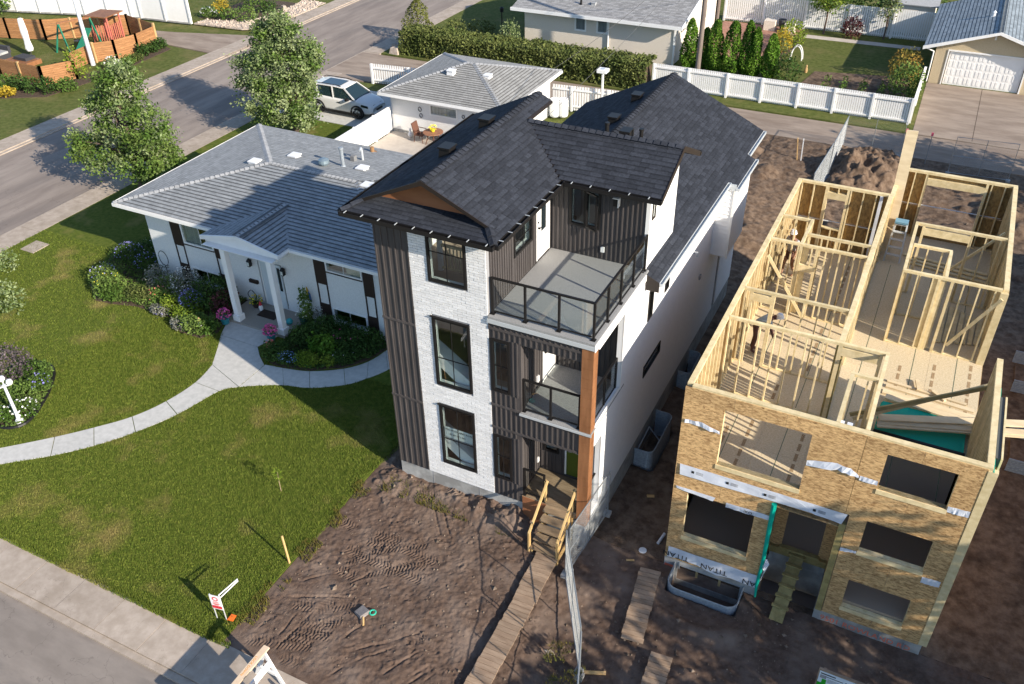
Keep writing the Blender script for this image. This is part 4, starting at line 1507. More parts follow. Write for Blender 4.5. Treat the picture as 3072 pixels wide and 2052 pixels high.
for k, (p, nm, lb, ct) in enumerate((((7.72, .65), 'bucket_lid', 'white round bucket lid on dark dirt between the two houses', 'lid'), ((8.03, 1.29), 'white_pipe', 'short white plastic pipe lying against the frame house', 'pipe'),
                                     ((7.21, 2.79), 'wood_offcut', 'pale square wood offcut on the dirt between the two houses', 'offcut'), ((7.54, .11), 'wood_offcut', 'thin pale wood sliver on the dirt near the white lid', 'offcut'),
                                     ((7.9, -3.8), 'loose_board', 'grey board lying across the wire fence foot', 'board'), ((6.7, -3.6), 'flat_stone', 'pale flat stone by the grass patch', 'stone'))):
    z = float(height(np.array([p[0]]), np.array([p[1]]), p[1] < .5)[0])
    mb = MB()
    if nm == 'bucket_lid':
        mb.lathe((*p, z), [(.11, 0), (.115, .02), (.09, .03), (.01, .03)], 16)
    elif nm == 'white_pipe':
        mb.tube([(p[0], p[1] - .22, z + .05), (p[0] + .06, p[1] + .2, z + .07)], .045, 8)
    elif nm == 'loose_board':
        mb.bar((p[0] - .5, p[1] - .1, z + .04), (p[0] + .35, p[1] + .25, z + .05), .09, .03)
    elif nm == 'flat_stone':
        mb.prism([(p[0] - .14, p[1], z), (p[0], p[1] - .06, z), (p[0] + .16, p[1] + .02, z), (p[0] + .02, p[1] + .08, z)], (0, 0, .06))
    else:
        mb.bar((p[0] - .11, p[1] - .04, z + .03), (p[0] + .1, p[1] + .05, z + .03), .10 if '2.79' in str(p) else .05, .03)
    tag(mb.build(nm, m_plast if k < 2 else m_stone if k > 4 else m_stake), lb, ct)
# stones and clods scattered over the dirt
r = np.random.default_rng(4)
n = 2600
X = r.uniform(-.7, 15, n)
Y = np.where(r.random(n) < .75, r.uniform(-7, .2, n), r.uniform(.6, 30, n))
S = r.lognormal(-4.15, .55, n)
Z = height(X, Y, True)
ok = ~np.any([(X > a - .2) & (X < b + .2) & (Y > c - .2) & (Y < d + .2) for a, b, c, d in HOUSES], axis=0) & (Z > -.6)
oct_ = np.array([(1, 0, 0), (0, 1, 0), (-1, 0, 0), (0, -1, 0), (0, 0, .7), (0, 0, -.7)])
of = np.array([(0, 1, 4), (1, 2, 4), (2, 3, 4), (3, 0, 4), (1, 0, 5), (2, 1, 5), (3, 2, 5), (0, 3, 5)])
P = np.stack([X, Y, Z + S * .3], 1)[ok]
V = P[:, None, :] + oct_[None] * (S[ok][:, None, None] * (1 + .5 * r.uniform(-1, 1, (len(P), 6, 3))))
F = (np.arange(len(P))[:, None, None] * 6 + of).reshape(-1, 3)
tag(npmesh('clods', V.reshape(-1, 3), F, M('clod', (.10, .07, .05), (.26, .2, .15), 3, .95, rnd=.3)), kind='stuff')

# street barricade made from a plank and white legs
m_bar = M('barricade_plank', (.62, .47, .32), (.70, .54, .38), 4, .7)
t = thing('barricade', 'plank barricade on white splayed legs standing over the kerb', 'barricade', (1.0, -7.9, 0))
MB().bar((.98, -7.42, 1.18), (.98, -9.6, 1.18), .16, .05).build('top_plank', m_bar, t)
MB().bar((1.1, -7.55, .78), (1.1, -9.5, .78), .05, .2).build('lower_plank', m_white, t)
for yy in (-7.55, -9.3):
    MB().bar((.96, yy, 1.16), (1.42, yy - .02, -.1), .11, .05, (0, 1, 0)).build('leg', m_white, t)
    MB().bar((1.0, yy, 1.16), (.5, yy - .02, -.1), .11, .05, (0, 1, 0)).build('leg', m_white, t)
    MB().bar((.7, yy - .04, .45), (1.25, yy - .04, .45), .05, .1).build('crosspiece', m_white, t)
text('LOCK DOWN', .09, M('stencil_orange', (.65, .28, .04), None), t, (.93, -7.75, 1.207), (0, -1, 0), (1, 0, 0), 'stencil')
# board added past the frame edge to throw the big shade over the pavement
t = thing('shade_hoarding', 'plywood board added beside the barricade to cast shade on the pavement', 'hoarding', (2.3, -8.7, 0))
MB().box(2.3, -10.4, .25, 2.36, -8.5, 1.8).build('board', m_bar, t)
for yy in (-10.2, -8.75):
    MB().box(2.36, yy, -.1, 2.45, yy + .09, 1.85).build('post', m_white, t)
t = thing('traffic_cone', 'orange and white striped marker tip at the bottom picture edge', 'cone', (2.15, -7.95, 0))
MB().lathe((2.15, -7.95, -.05), [(.2, 0), (.2, .03), (.12, .05), (.09, .25)], 12).build('base', m_or, t)
MB().lathe((2.15, -7.95, -.05), [(.09, .25), (.065, .42)], 12).build('band', m_white, t)
MB().lathe((2.15, -7.95, -.05), [(.065, .42), (.03, .68), (.005, .69)], 12).build('tip', m_or, t)
# framed notice board at the bottom right
m_grn = M('poster_green', (.02, .32, .02), None, rough=.5)
m_post = M('poster_white', (.62, .68, .72), None, rough=.5)
t = thing('notice_board', 'wood framed notice board with white and green poster at the bottom edge', 'notice board', (13.5, -2.2, -.4))
def NB(u, v, o=0.0):            # board plane: u along x, v up
    return (12.98 + u, -2.02 - .42 * (1.2 - v) * .3 - o, -.3 + v)
def quad(u0, v0, u1, v1, o, th=.004): return MB().prism([NB(u0, v0, o), NB(u1, v0, o), NB(u1, v1, o), NB(u0, v1, o)], (0, th, 0))
quad(0, .1, 1.22, 1.2, 0, .05).build('backing', m_oldwood, t)
pn = quad(.03, .12, 1.19, 1.15, .012, .01).build('poster', m_post, t)
quad(.03, .12, .42, .80, .016).build('green_block', m_grn, pn)
quad(.12, .80, .22, .93, .016).build('green_tree', m_grn, pn)
quad(.62, .82, .76, .92, .016).build('green_shape', m_grn, pn)
quad(.06, 1.08, .4, 1.11, .016).build('print_line', m_ink, pn)
quad(.18, 1.02, .58, 1.035, .016).build('print_line', m_ink, pn)
quad(.06, .95, .2, 1.05, .016).build('print_block', m_mortar, pn)
for k in range(5):
    quad(.24, .96 - .025 * k, .52, .967 - .025 * k, .016).build('print_line', m_mortar, pn)
MB().prism([NB(.82, 1.15, .016), NB(.95, 1.15, .016), NB(1.19, .75, .016), NB(1.19, .62, .016)], (0, .004, 0)).build('dark_slash', m_ink, pn)
MB().prism([NB(.62, 1.04, .016), NB(.65, 1.06, .016), NB(.82, .9, .016), NB(.79, .88, .016)], (0, .004, 0)).build('dark_arrow', m_ink, pn)
for u in (.1, 1.08):
    MB().box(12.98 + u, -1.96, -.5, 13.05 + u, -1.9, .85).build('post', m_oldwood, t)
# ------------------------------------------------------------------ the house being framed
m_osb = M('strand_board', (.30, .17, .07), (.66, .43, .20), 13, .85, rnd=.13, bump=.3, bs=45, st=(.7, 1, 2.0), c3=(.14, .07, .028), s3=15, t3=(.60, .68), det=12, t=(.36, .6))
m_osbf = M('strand_floor', (.50, .40, .25), (.68, .57, .39), 20, .85, rnd=.06, bump=.2, bs=45, st=(1, 1.8, 1), c3=(.40, .28, .15), s3=18, t3=(.6, .7))
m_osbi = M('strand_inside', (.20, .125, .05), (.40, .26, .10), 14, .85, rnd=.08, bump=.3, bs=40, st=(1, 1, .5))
m_wrap = M('house_wrap', (.56, .59, .66), (.68, .71, .77), 3, .5, bump=.5, bs=5)
m_teal = M('teal_sheet', (.0, .34, .25), None, rough=.55)
m_treat = M('treated_sill', (.24, .19, .075), (.38, .31, .13), 6, .8, rnd=.1)
FR = thing('framed_house', 'roofless timber frame house under construction clad in strand board', 'house', (11.8, 8, -.4))
FX0, FX1, FY0, FYL, FYR, FXM = 8.42, 15.2, .43, 13.13, 15.53, 11.42
F2, TP = 3.6, 6.13
fz0 = .0
bas = [(8.82, 9.33, -.78, -.24), (9.40, 9.98, -.78, -.24), (10.05, 10.58, -.78, -.24)]
f = MB()
f.wall('y', FY0 + .03, FY0 + .25, FX0, 11.03, -1.3, -.01, [(8.82, 10.58, -.8, -.24)])
f.wall('y', FY0 + .03, FY0 + .25, 12.54, FX1, -1.0, .0)
f.wall('y', 1.72, 1.95, 11.03, 12.54, -1.0, .35)
f.wall('x', 11.03 - .2, 11.03, .68, 1.72, -1.0, .0)
f.wall('x', 12.54, 12.74, .68, 1.72, -1.0, .0)
f.wall('x', FX0, FX0 + .22, .68, FYL, -1.0, .0)
f.wall('x', FX1 - .22, FX1, .68, FYR, -1.0, .0)
f.build('foundation', m_conc, FR)
for q in (9.365, 10.015):
    piece('window_buck', m_yel, q - .035, FY0 + .06, -.8, q + .035, FY0 + .2, -.24, FR)
piece('dark_cellar_wall', m_in, FX0 + .3, 2.2, -1.3, FX1 - .3, 2.3, .0, FR)
piece('cellar_floor', m_in, FX0 + .2, FY0 + .2, -1.5, FX1 - .2, 13.0, -1.3, FR)
well(8.74, -.42, 10.68, FY0 + .03, -1.25, -.16, 'big corrugated window well at the front of the frame house', None, 'y')

front_holes = [(9.43, 11.48, 3.92, 5.68), (8.82, 10.58, 1.03, 2.66), (13.13, 14.61, 4.65, 5.73), (13.13, 14.61, 2.54, 3.59), (13.13, 14.61, .44, 1.47)]
def osb(x0, x1, z0, z1):
    hs = [h for h in front_holes if h[0] < x1 and h[1] > x0 and h[2] < z1 and h[3] > z0]
    xs = [x0]
    while xs[-1] + 1.8 < x1:
        xs.append(xs[-1] + 1.22)
    xs.append(x1)
    for a, b in zip(xs[:-1], xs[1:]):
        cut = [h for h in hs if h[0] < a + .05 and h[1] > b - .05]
        zz = [z0] + [q for h in cut for q in (h[2], h[3])] + [z1]
        for q0, q1 in zip(zz[::2], zz[1::2]):
            mb = MB().wall('y', FY0, FY0 + .013, a + .003, b - .003, q0 + .003, q1 - .003, hs)
            if mb.v:
                mb.build('sheathing_panel', m_osb, FR)
osb(FX0, 12.62, 3.27, 6.08)
osb(12.625, FX1 - .1, 3.62, 6.08)
osb(FX0, 10.98, .0, 3.265)
osb(12.72, FX1 - .1, 1.5, 3.615)
osb(12.72, FX1 - .1, .0, 1.495)
# porch recess
rec = MB()
rec.wall('x', 10.97, 10.985, FY0 + .02, 1.7, .0, 3.2)
rec.wall('x', 12.55, 12.565, FY0 + .02, 1.7, .0, 3.2)
rec.wall('y', 1.70, 1.715, 10.99, 12.55, .35, 3.2, [(11.3, 12.28, .55, 2.35)])
rec.box(10.99, FY0 + .02, 3.1, 12.55, 1.7, 3.115)
rec.build('recess_sheathing', m_osb, FR)
piece('door_sill', m_treat, 11.0, 1.6, .3, 12.54, 1.7, .53, FR)
piece('door_sill', m_treat, 11.25, 1.58, .54, 12.33, 1.72, .6, FR)
piece('corner_timber', m_treat, 12.55, FY0 - .012, .0, 12.71, FY0 + .1, 3.25, FR)
piece('corner_timber', m_lum, FX1 - .10, FY0 - .01, .03, FX1 + .10, FY0 + .12, TP - .09, FR)
for h in front_holes:
    piece('window_sill', m_lum, h[0] - .02, FY0 - .02, h[2] - .13, h[1] + .02, FY0 + .0, h[2], FR)
    b = MB()
    b.box(h[0] - .04, FY0 + .014, h[2], h[0], FY0 + .15, h[3])
    b.box(h[1], FY0 + .014, h[2], h[1] + .04, FY0 + .15, h[3])
    b.box(h[0], FY0 + .014, h[2] - .04, h[1], FY0 + .15, h[2])
    b.box(h[0], FY0 + .014, h[3], h[1], FY0 + .15, h[3] + .04)
    b.build('rough_opening', m_lum, FR)

# side and rear sheathing
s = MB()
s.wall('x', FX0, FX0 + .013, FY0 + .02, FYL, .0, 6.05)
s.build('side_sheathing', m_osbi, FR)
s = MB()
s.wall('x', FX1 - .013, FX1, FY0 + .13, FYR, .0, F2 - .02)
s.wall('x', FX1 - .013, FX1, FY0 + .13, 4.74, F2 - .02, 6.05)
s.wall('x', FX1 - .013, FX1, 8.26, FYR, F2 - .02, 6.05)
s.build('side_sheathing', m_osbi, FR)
def split(nm, ax, p0, p1, a0, a1, z0, z1, holes, mat):
    n = max(1, round((a1 - a0) / 1.22))
    zm = (z0 + z1) / 2
    for k in range(n):
        for (q0, q1) in ((z0, zm - .004), (zm + .012, z1)):
            mb = MB().wall(ax, p0, p1, a0 + (a1 - a0) * k / n + .003, a0 + (a1 - a0) * (k + 1) / n - .003, q0, q1, holes)
            if mb.v:
                mb.build(nm, mat, FR)
RW1 = (9.5, 10.1, 4.52, 5.62)
RW2 = (12.42, 14.25, 4.0, 5.66)
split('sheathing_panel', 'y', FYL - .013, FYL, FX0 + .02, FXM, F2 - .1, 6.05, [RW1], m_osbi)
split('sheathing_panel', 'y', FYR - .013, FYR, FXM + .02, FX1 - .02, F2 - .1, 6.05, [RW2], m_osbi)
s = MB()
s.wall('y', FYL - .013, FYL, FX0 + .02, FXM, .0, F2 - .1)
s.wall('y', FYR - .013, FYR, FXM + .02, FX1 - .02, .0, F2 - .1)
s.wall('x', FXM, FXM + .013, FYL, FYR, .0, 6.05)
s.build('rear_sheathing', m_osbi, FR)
for q in ((FX0 + .15, 1.8, FX1 - .15, 13.0), (FX0 + .15, .6, 10.95, 1.8), (12.58, .6, FX1 - .15, 1.8)):
    piece('main_floor', m_floor, q[0], q[1], .3, q[2], q[3], .52, FR)
piece('lower_partition', m_in, FX0 + .2, 4.0, .52, FX1 - .2, 4.1, F2 - .3, FR)

# upper floor deck, sheet by sheet
def floor_sheet(x0, y0, x1, y1):
    piece('floor_panel', m_osbf, x0 + .002, y0 + .002, F2 - .022, x1 - .002, y1 - .002, F2, FR)
xs = [8.44, 8.9, 10.12, 11.34, 12.56, 13.78, 15.19]
ys = [.6, 1.8, 3.6, 6.68, 9.12, 11.56, 13.1, 15.5]
for i in range(6):
    for j in range(7):
        x0, x1, y0, y1 = xs[i], xs[i + 1], ys[j], ys[j + 1]
        if j == 6 and i < 3:
            continue
        if y1 < 3.9 and i > 3:
            continue
        if j == 2 - 1 and i > 3:
            continue
        floor_sheet(x0, y0, x1, y1)
jo = MB()
y = 1.0
while y < 15.4:
    jo.box(FXM if y > 13.1 else FX0 + .02, y, F2 - .27, FX1 - .02 if y > 3.6 else 12.6, y + .04, F2 - .024)
    y += .45
jo.build('floor_joists', m_lum, FR)
m_chalk = M('chalk_line', (.05, .10, .06), None)
for xx in (9.35, 10.7, 12.0, 13.35, 14.5):
    piece('chalk_line', m_chalk, xx, .7, F2 + .001, xx + .016, 13.0, F2 + .003, FR)
m_stampk = M('panel_stamp', (.16, .10, .05), (.42, .30, .17), 30, .9, t=(.42, .55), st=(1, 3, 1))
for xx, y0, y1 in ((13.9, 5.2, 8.0), (14.85, 5.6, 8.2), (9.2, .8, 2.6), (10.0, 4.0, 5.2), (10.6, 5.7, 8.3), (13.0, 6.0, 7.6), (9.75, .9, 3.2), (11.1, .9, 3.0), (10.7, 9.5, 12.6)):
    for k in range(int((y1 - y0) / .42)):
        piece('panel_print', m_stampk, xx, y0 + .42 * k, F2 + .001, xx + .085, y0 + .42 * k + .3, F2 + .003, FR)


def swall(a, b, z0=F2, z1=TP, th=.09, ops=(), sp=.406, double=True, mat=None, ends=True):
    mat = mat or m_lum
    a, b = Vector((*a, 0)), Vector((*b, 0))
    d = b - a
    L = d.length
    d.normalize()
    def beam(nm, s0, s1, q0, q1):
        if abs(d.x) > .5:
            piece(nm, mat, a.x + d.x * s0, a.y - th / 2, q0, a.x + d.x * s1, a.y + th / 2, q1, FR)
        else:
            piece(nm, mat, a.x - th / 2, a.y + d.y * s0, q0, a.x + th / 2, a.y + d.y * s1, q1, FR)
    beam('top_plate', 0, L, z1 - .04, z1)
    beam('top_plate', .002, L - .002, z1 - .081, z1 - .041)
    segs = [(0, L)]
    for o in ops:
        if o[2] <= z0 + .01:
            segs = [s for q in segs for s in ((q[0], min(q[1], o[0])), (max(q[0], o[1]), q[1])) if s[1] - s[0] > .05]
    for q in segs:
        beam('bottom_plate', q[0], q[1], z0 + .001, z0 + .04)
    pos = []
    s = .0
    while s < L - .12:
        pos.append(s)
        s += sp
    pos.append(L - .04)
    for s in pos:
        ins = [o for o in ops if o[0] - .03 < s < o[1] + .0]
        if not ins:
            beam('stud', s, s + .04, z0 + .041, z1 - .082)
        else:
            o = ins[0]
            if z1 - .082 - o[3] > .42:
                beam('cripple_stud', s, s + .04, o[3] + .2, z1 - .082)
            if o[2] > z0 + .1:
                beam('cripple_stud', s, s + .04, z0 + .041, o[2] - .04)
    for o in ops:
        for (p, q) in ((o[0] - .08, o[0]), (o[1], o[1] + .08)):
            beam('king_stud', p, q, z0 + .041, z1 - .082)
        if z1 - o[3] > .3:
            beam('header', o[0], o[1], o[3], min(o[3] + .24, z1 - .085))
        if o[2] > z0 + .1:
            beam('sill_plate', o[0], o[1], o[2] - .04, o[2])


# outer walls of the upper floor
swall((FX0 + .083, FY0 + .10), (FX0 + .083, FYL - .02), th=.138)
swall((FX0 + .16, FY0 + .083), (FX1 - .02, FY0 + .083), th=.138, ops=[(9.43 - 8.58, 11.48 - 8.58, 3.92, 5.68), (13.13 - 8.58, 14.61 - 8.58, 4.65, 5.73)])
swall((FX0 + .16, FYL - .084), (FXM + .07, FYL - .084), th=.138, ops=[(RW1[0] - 8.58, RW1[1] - 8.58, RW1[2], RW1[3])])
swall((FXM + .15, FYR - .084), (FX1 - .02, FYR - .084), th=.138, ops=[(RW2[0] - FXM - .15, RW2[1] - FXM - .15, F2, RW2[3])])
swall((FX1 - .084, 8.26), (FX1 - .084, FYR - .16), th=.138)
swall((FX1 - .084, FY0 + .16), (FX1 - .084, 4.74), th=.138, sp=.2)
swall((FXM + .083, 13.0), (FXM + .083, FYR - .02), th=.138)
# partitions
swall((11.47, 3.84), (11.47, 13.0), th=.138, ops=[(1.7, 2.6, F2, 5.75), (4.9, 5.3, F2, 5.75)])
swall((8.58, 3.79), (12.64, 3.79), ops=[(2.95, 3.85, F2, 5.75)])
swall((12.6, .6), (12.6, 3.74))
swall((11.95, .6), (11.95, 2.56))
swall((11.9, 2.62), (12.55, 2.62))
swall((8.58, 5.4), (11.39, 5.4), ops=[(.25, .75, F2, 5.75)])
swall((8.58, 8.53), (11.39, 8.53), ops=[(.95, 1.35, F2, 5.2)])
swall((9.54, 9.25), (11.39, 9.25))
swall((8.58, 10.2), (9.42, 10.2))
swall((9.48, 8.59), (9.48, 10.25))
swall((12.46, 8.31), (12.46, 11.4), ops=[(.2, 1.5, F2, 5.75)])
swall((12.42, 11.4), (FX1 - .17, 11.4), ops=[(.3, 1.6, F2, 5.75)])
swall((12.52, 9.93), (13.6, 9.93))
swall((13.57, 8.31), (13.57, 9.88))
swall((12.42, 8.25), (FX1 - .17, 8.25), ops=[(1.04, 1.3, F2, 5.9)])
# built-up white-wrapped corner posts
for x, y, m, w_ in ((11.47, 3.84, m_treat, .2), (13.42, 8.3, m_lum, .3), (12.2, .75, m_wrap, .12), (12.02, .75, m_wrap, .12), (11.2, 13.0, m_wrap, .1), (9.6, 8.66, m_lum, .22), (FX1 - .1, 8.2, m_lum, .2)):
    piece('built_up_post', m, x - w_ / 2, y - .05, F2 + .002, x + w_ / 2, y + .05, TP - .09, FR)
for a, b, w_ in (((8.62, 8.1, 5.75), (9.95, 8.38, 3.63), .09), ((14.97, 12.0, 6.02), (13.7, 11.5, 4.6), .09), ((15.05, 7.9, 6.0), (14.1, 8.15, 4.0), .09), ((15.1, 4.86, 5.2), (12.2, 3.9, 3.75), .1)):
    stick('diagonal_brace', m_lum, a, b, .04, w_, FR)
stick('ledger', M('dark_green_board', (.30, .25, .12), (.4, .33, .17), 4), (15.1, 4.7, 5.25), (12.1, 3.92, 3.85), .05, .12, FR)
for z in (4.72,):
    piece('blocking', m_wrap, FX0 + .2, FYL - .03, z, FXM - .1, FYL - .016, z + .03, FR)
    piece('blocking', m_wrap, FXM + .2, FYR - .03, z + .1, FX1 - .2, FYR - .016, z + .13, FR)
# parapet trim outside the free-standing side wall
piece('side_flashing', M('dark_flashing', (.09, .10, .10), None), FX1 + .002, .9, TP - .3, FX1 + .10, 3.2, TP - .05, FR)
piece('outer_board', m_lum, FX1 + .105, .85, TP - .5, FX1 + .145, 3.2, TP - .02, FR)
piece('teal_membrane', m_teal, FX1 - .01, FY0 - .005, TP - .35, FX1 + .012, 3.6, TP - .08, FR)


def wrap(pts_top, pts_bot, name='house_wrap', wav=.012):
    """strip of wrap tacked on the front: lists of (x,z)"""
    mb = MB()
    n = 10
    def at(P, t):
        s = t * (len(P) - 1)
        i = min(int(s), len(P) - 2)
        k = s - i
        return P[i][0] * (1 - k) + P[i + 1][0] * k, P[i][1] * (1 - k) + P[i + 1][1] * k
    prev = None
    for j in range(n + 1):
        t = j / n
        a, b = at(pts_top, t), at(pts_bot, t)
        o = FY0 - .016 - RD.uniform(0, wav)
        o2 = FY0 - .016 - RD.uniform(0, wav * 2)
        cur = ((a[0], o, a[1]), (b[0], o2, b[1]))
        if prev:
            p, q = prev
            mb.hexa([q, cur[1], (cur[1][0], cur[1][1] + .004, cur[1][2]), (q[0], q[1] + .004, q[2]), p, cur[0], (cur[0][0], cur[0][1] + .004, cur[0][2]), (p[0], p[1] + .004, p[2])])
        prev = cur
    return mb.build(name, m_wrap, FR)


big = wrap([(8.53, 3.6), (12.68, 3.62)], [(8.56, 3.24), (11.9, 3.32), (12.0, 3.3), (12.6, 3.26)])
wrap([(8.51, 5.09), (8.94, 5.14), (9.39, 5.0)], [(8.52, 5.0), (9.0, 4.98), (9.4, 4.93)], wav=.03)
wrap([(11.5, 4.93), (12.1, 5.1), (12.45, 5.06), (12.68, 4.92)], [(11.5, 4.76), (12.2, 4.9), (12.68, 4.88)], wav=.04)
wrap([(12.7, 4.92), (13.1, 4.9)], [(12.7, 4.78), (13.1, 4.78)])
wrap([(14.62, 4.78), (15.07, 4.8)], [(14.62, 4.6), (15.07, 4.62)])
wrap([(12.73, 2.5), (13.1, 2.53)], [(12.73, 2.38), (13.1, 2.46)])
wrap([(14.64, 2.4), (15.05, 2.42)], [(14.64, 2.2), (15.05, 2.22)])
wrap([(8.5, 2.8), (9.55, 2.8)], [(8.52, 2.72), (9.5, 2.66)])
w2 = wrap([(9.84, 2.76), (11.0, 2.78)], [(9.84, 2.6), (11.0, 2.62)])
low = wrap([(8.51, .46), (11.0, .5)], [(8.5, .06), (9.2, .12), (9.9, -.02), (10.4, .05), (11.0, .0)], wav=.02)
for xx in (8.85, 9.75, 10.7, 11.9):
    piece('print_block', m_ink, xx, FY0 - .034, 3.4, xx + .07, FY0 - .031, 3.48, FR)
    for k in range(3):
        piece('print_line', m_mortar, xx + .12, FY0 - .034, 3.40 + .035 * k, xx + .3, FY0 - .031, 3.415 + .035 * k, FR)
text('TITAN', .26, m_ink, low, (9.12, FY0 - .06, .30), (-1, 0, 0), (0, 0, -1))
text('TITAN', .26, m_ink, low, (10.2, FY0 - .06, .27), (-1, 0, 0), (0, 0, -1))
text('TITAN', .26, m_ink, low, (11.2, FY0 - .06, .22), (-1, 0, 0), (0, 0, -1)) if False else None
text('AN', .26, m_ink, low, (10.98, FY0 - .06, .24), (-1, 0, 0), (0, 0, -1))
text('IKO', .13, m_ink, w2, (10.3, FY0 - .05, 2.64), (1, 0, 0), (0, 0, 1))
tm = MB().tube([(11.0, FY0 - .05, 3.25), (11.01, FY0 - .06, 2.2), (11.03, FY0 - .07, 1.2), (11.0, FY0 - .05, .2), (11.02, FY0 - .04, -.3)], [.07, .06, .05, .045, .03], 7)
tm.build('teal_wrap_roll', m_teal, FR)
wrap([(11.06, 1.3), (11.2, 1.1), (11.1, .6)], [(11.04, 1.0), (11.1, .8), (11.06, .3)], 'torn_wrap', .05)
m_spray = M('spray_paint', (.75, .17, .09), None, rough=.8)
text('9501 ROWLAND RD', .25, m_spray, FR, (12.72, FY0 + .026, -.33), (1, 0, -.02), (0, 0, 1), 'sprayed_number')
piece('sprayed_mark', m_spray, 8.44, FY0 + .024, -.42, 8.72, FY0 + .028, -.3, FR)
for xx, zz in ((8.85, -.08), (11.14, .25), (14.2, -.1), (14.8, -.12), (12.4, .2)):
    y_ = 1.69 if 11.1 < xx < 12.5 else FY0 + .02
    piece('anchor_strap', m_galv, xx, y_ - .015, zz - .25, xx + .03, y_, zz, FR)

# loose things on the upper floor
t = thing('teal_panel_stack', 'flat bright teal sheathing panels lying on the upper floor behind the front wall', 'panels', (13.9, 4.5, F2))
for k in range(3):
    MB().box(12.78 + .02 * k, 3.78, F2 + .003 + .03 * k, 14.95 + .01 * k, 5.12, F2 + .028 + .03 * k).build('panel', m_teal, t)
piece('edge_strip', m_black, 12.76, 3.68, F2 + .003, 15.0, 3.76, F2 + .13, t)
def plank(a, b, z, w_, th, label, mat=None):
    t = stick('lumber_plank', mat or m_lum, (*a, z), (*b, z), w_, th)
    tag(t, label, 'plank', 'loose planks on the upper floor')
ZP = F2 + .24
m_pale = M('pale_lumber', (.60, .47, .29), (.72, .59, .39), 5, .75, rnd=.08, st=(.3, 1, 1))
plank((12.8, 4.02), (17.2, 5.75), ZP + .09, .26, .04, 'long pale plank lying over the teal panels and out past the right wall', m_pale)
plank((12.8, 3.9), (17.0, 5.3), ZP + .04, .22, .04, 'second long pale plank tucked under the one that sticks out past the right wall', m_pale)
plank((12.82, 3.75), (16.4, 4.98), ZP + .02, .12, .04, 'narrow pale plank nearest the front edge of the teal panels', m_pale)
plank((12.75, 5.65), (15.3, 5.45), F2 + .03, .2, .05, 'wide pale board just behind the teal panels', m_pale)
plank((12.8, 5.95), (15.1, 5.78), F2 + .03, .14, .05, 'pale board with short blocks lying on it behind the teal panels', m_pale)
plank((12.8, 6.2), (14.9, 6.0), F2 + .03, .1, .04, 'thinnest pale board at the back of the pile behind the teal panels', m_pale)
plank((12.85, 5.3), (15.15, 5.1), F2 + .13, .22, .05, 'pale board resting on the rear edge of the teal panels', m_pale)
plank((13.65, 6.05), (13.55, 6.5), F2 + .09, .1, .05, 'short block standing out from the pale board pile on the open floor', m_pale)
plank((14.0, 6.15), (14.35, 5.85), F2 + .09, .09, .05, 'short slanting block on the pale board pile on the open floor', m_pale)
for k in range(7):
    plank((13.9 + .17 * k, 8.8 + .05 * k), (13.95 + .17 * k, 11.1 - .1 * k), F2 + .04, .13, .04, 'loose board in the shaded row of boards lying behind the right-hand partition')
for k in range(3):
    plank((12.3 + .1 * k, 13.9 - .25 * k), (15.0, 13.6 - .3 * k), F2 + .04, .12, .04, ('long board across the shaded back room nearest the rear opening', 'middle long board across the shaded back room', 'long board across the shaded back room nearest the partition')[k])
lv = MB()
lv.bar((11.68, 13.75, F2), (11.58, 14.0, 8.03), .36, .045, (0, 1, 0))
tag(lv.build('laminated_beam', m_pale), 'very tall wide pale plank standing upright above the frame walls', 'beam')
# ramp at the frame house door
rp = thing('door_ramp', 'narrow board ramp with cleats leading up to the frame house door', 'ramp', (11.8, .8, -.4))
RA, RB = Vector((11.70, -.12, -.36)), Vector((11.78, 1.66, .5))
stick('board', m_treat, RA, RB, .36, .045, rp)
for k in range(6):
    c = RA.lerp(RB, .2 + .15 * k) + Vector((0, -.02, .04))
    stick('cleat', m_treat, c - Vector((.22, .0, 0)), c + Vector((.22, 0, 0)), .09, .04, rp)
tag(MB().tube([(15.62, 8.55, -.3), (15.7, 8.62, -.2), (15.5, 8.7, -.15), (15.75, 8.8, -.25)], [.1, .16, .13, .05], 7).build('plastic_rag', m_plast), 'crumpled white plastic scrap lying beside the right wall of the frame house', 'plastic')
tag(piece('leaning_plank', m_lum, 15.6, 7.0, -.35, 15.95, 8.4, -.28), 'pale plank lying on the ground right of the frame house', 'plank')

# stepladder
ld = thing('stepladder', 'grey aluminium stepladder standing in the shaded back hall of the frame house', 'ladder', (12.0, 13.4, F2))
for xx in (11.74, 12.24):
    d = .06 if xx < 12 else -.06
    MB().bar((xx, 13.2, F2), (xx + d, 13.55, F2 + 1.35), .05, .07).build('rail', m_alu, ld)
    MB().bar((xx, 14.0, F2), (xx + d, 13.62, F2 + 1.35), .04, .04).build('rear_leg', m_alu, ld)
for k in range(5):
    z = F2 + .25 + .26 * k
    y_ = 13.2 + .35 * (z - F2) / 1.35
    d = .06 * (z - F2) / 1.35
    MB().box(11.75 + d, y_ - .06, z, 12.23 - d, y_ + .06, z + .03).build('step', m_alu, ld)
MB().box(11.78, 13.45, F2 + 1.35, 12.2, 13.75, F2 + 1.42).build('top_cap', M('ladder_blue', (.15, .3, .4), None), ld)
# leftover window wells stacked outside
for k, (y0, y1, lb) in enumerate(((8.7, 10.55, 'stack of shiny corrugated window wells on the dirt at the right picture edge, nearer one'), (13.1, 15.0, 'stack of shiny corrugated window wells on the dirt at the right picture edge, farther one'))):
    well(16.85, y0, 18.3, y1, -.38, .12, lb)
for k, y0 in enumerate((8.9, 13.3)):
    tag(MB().box(16.95, y0, -.36, 18.1, y0 + 1.4, -.3).build('cardboard_sheet', m_dirt2), 'flat brown sheet lying inside the %s stack of spare window wells' % ('nearer' if not k else 'farther'), 'sheet')
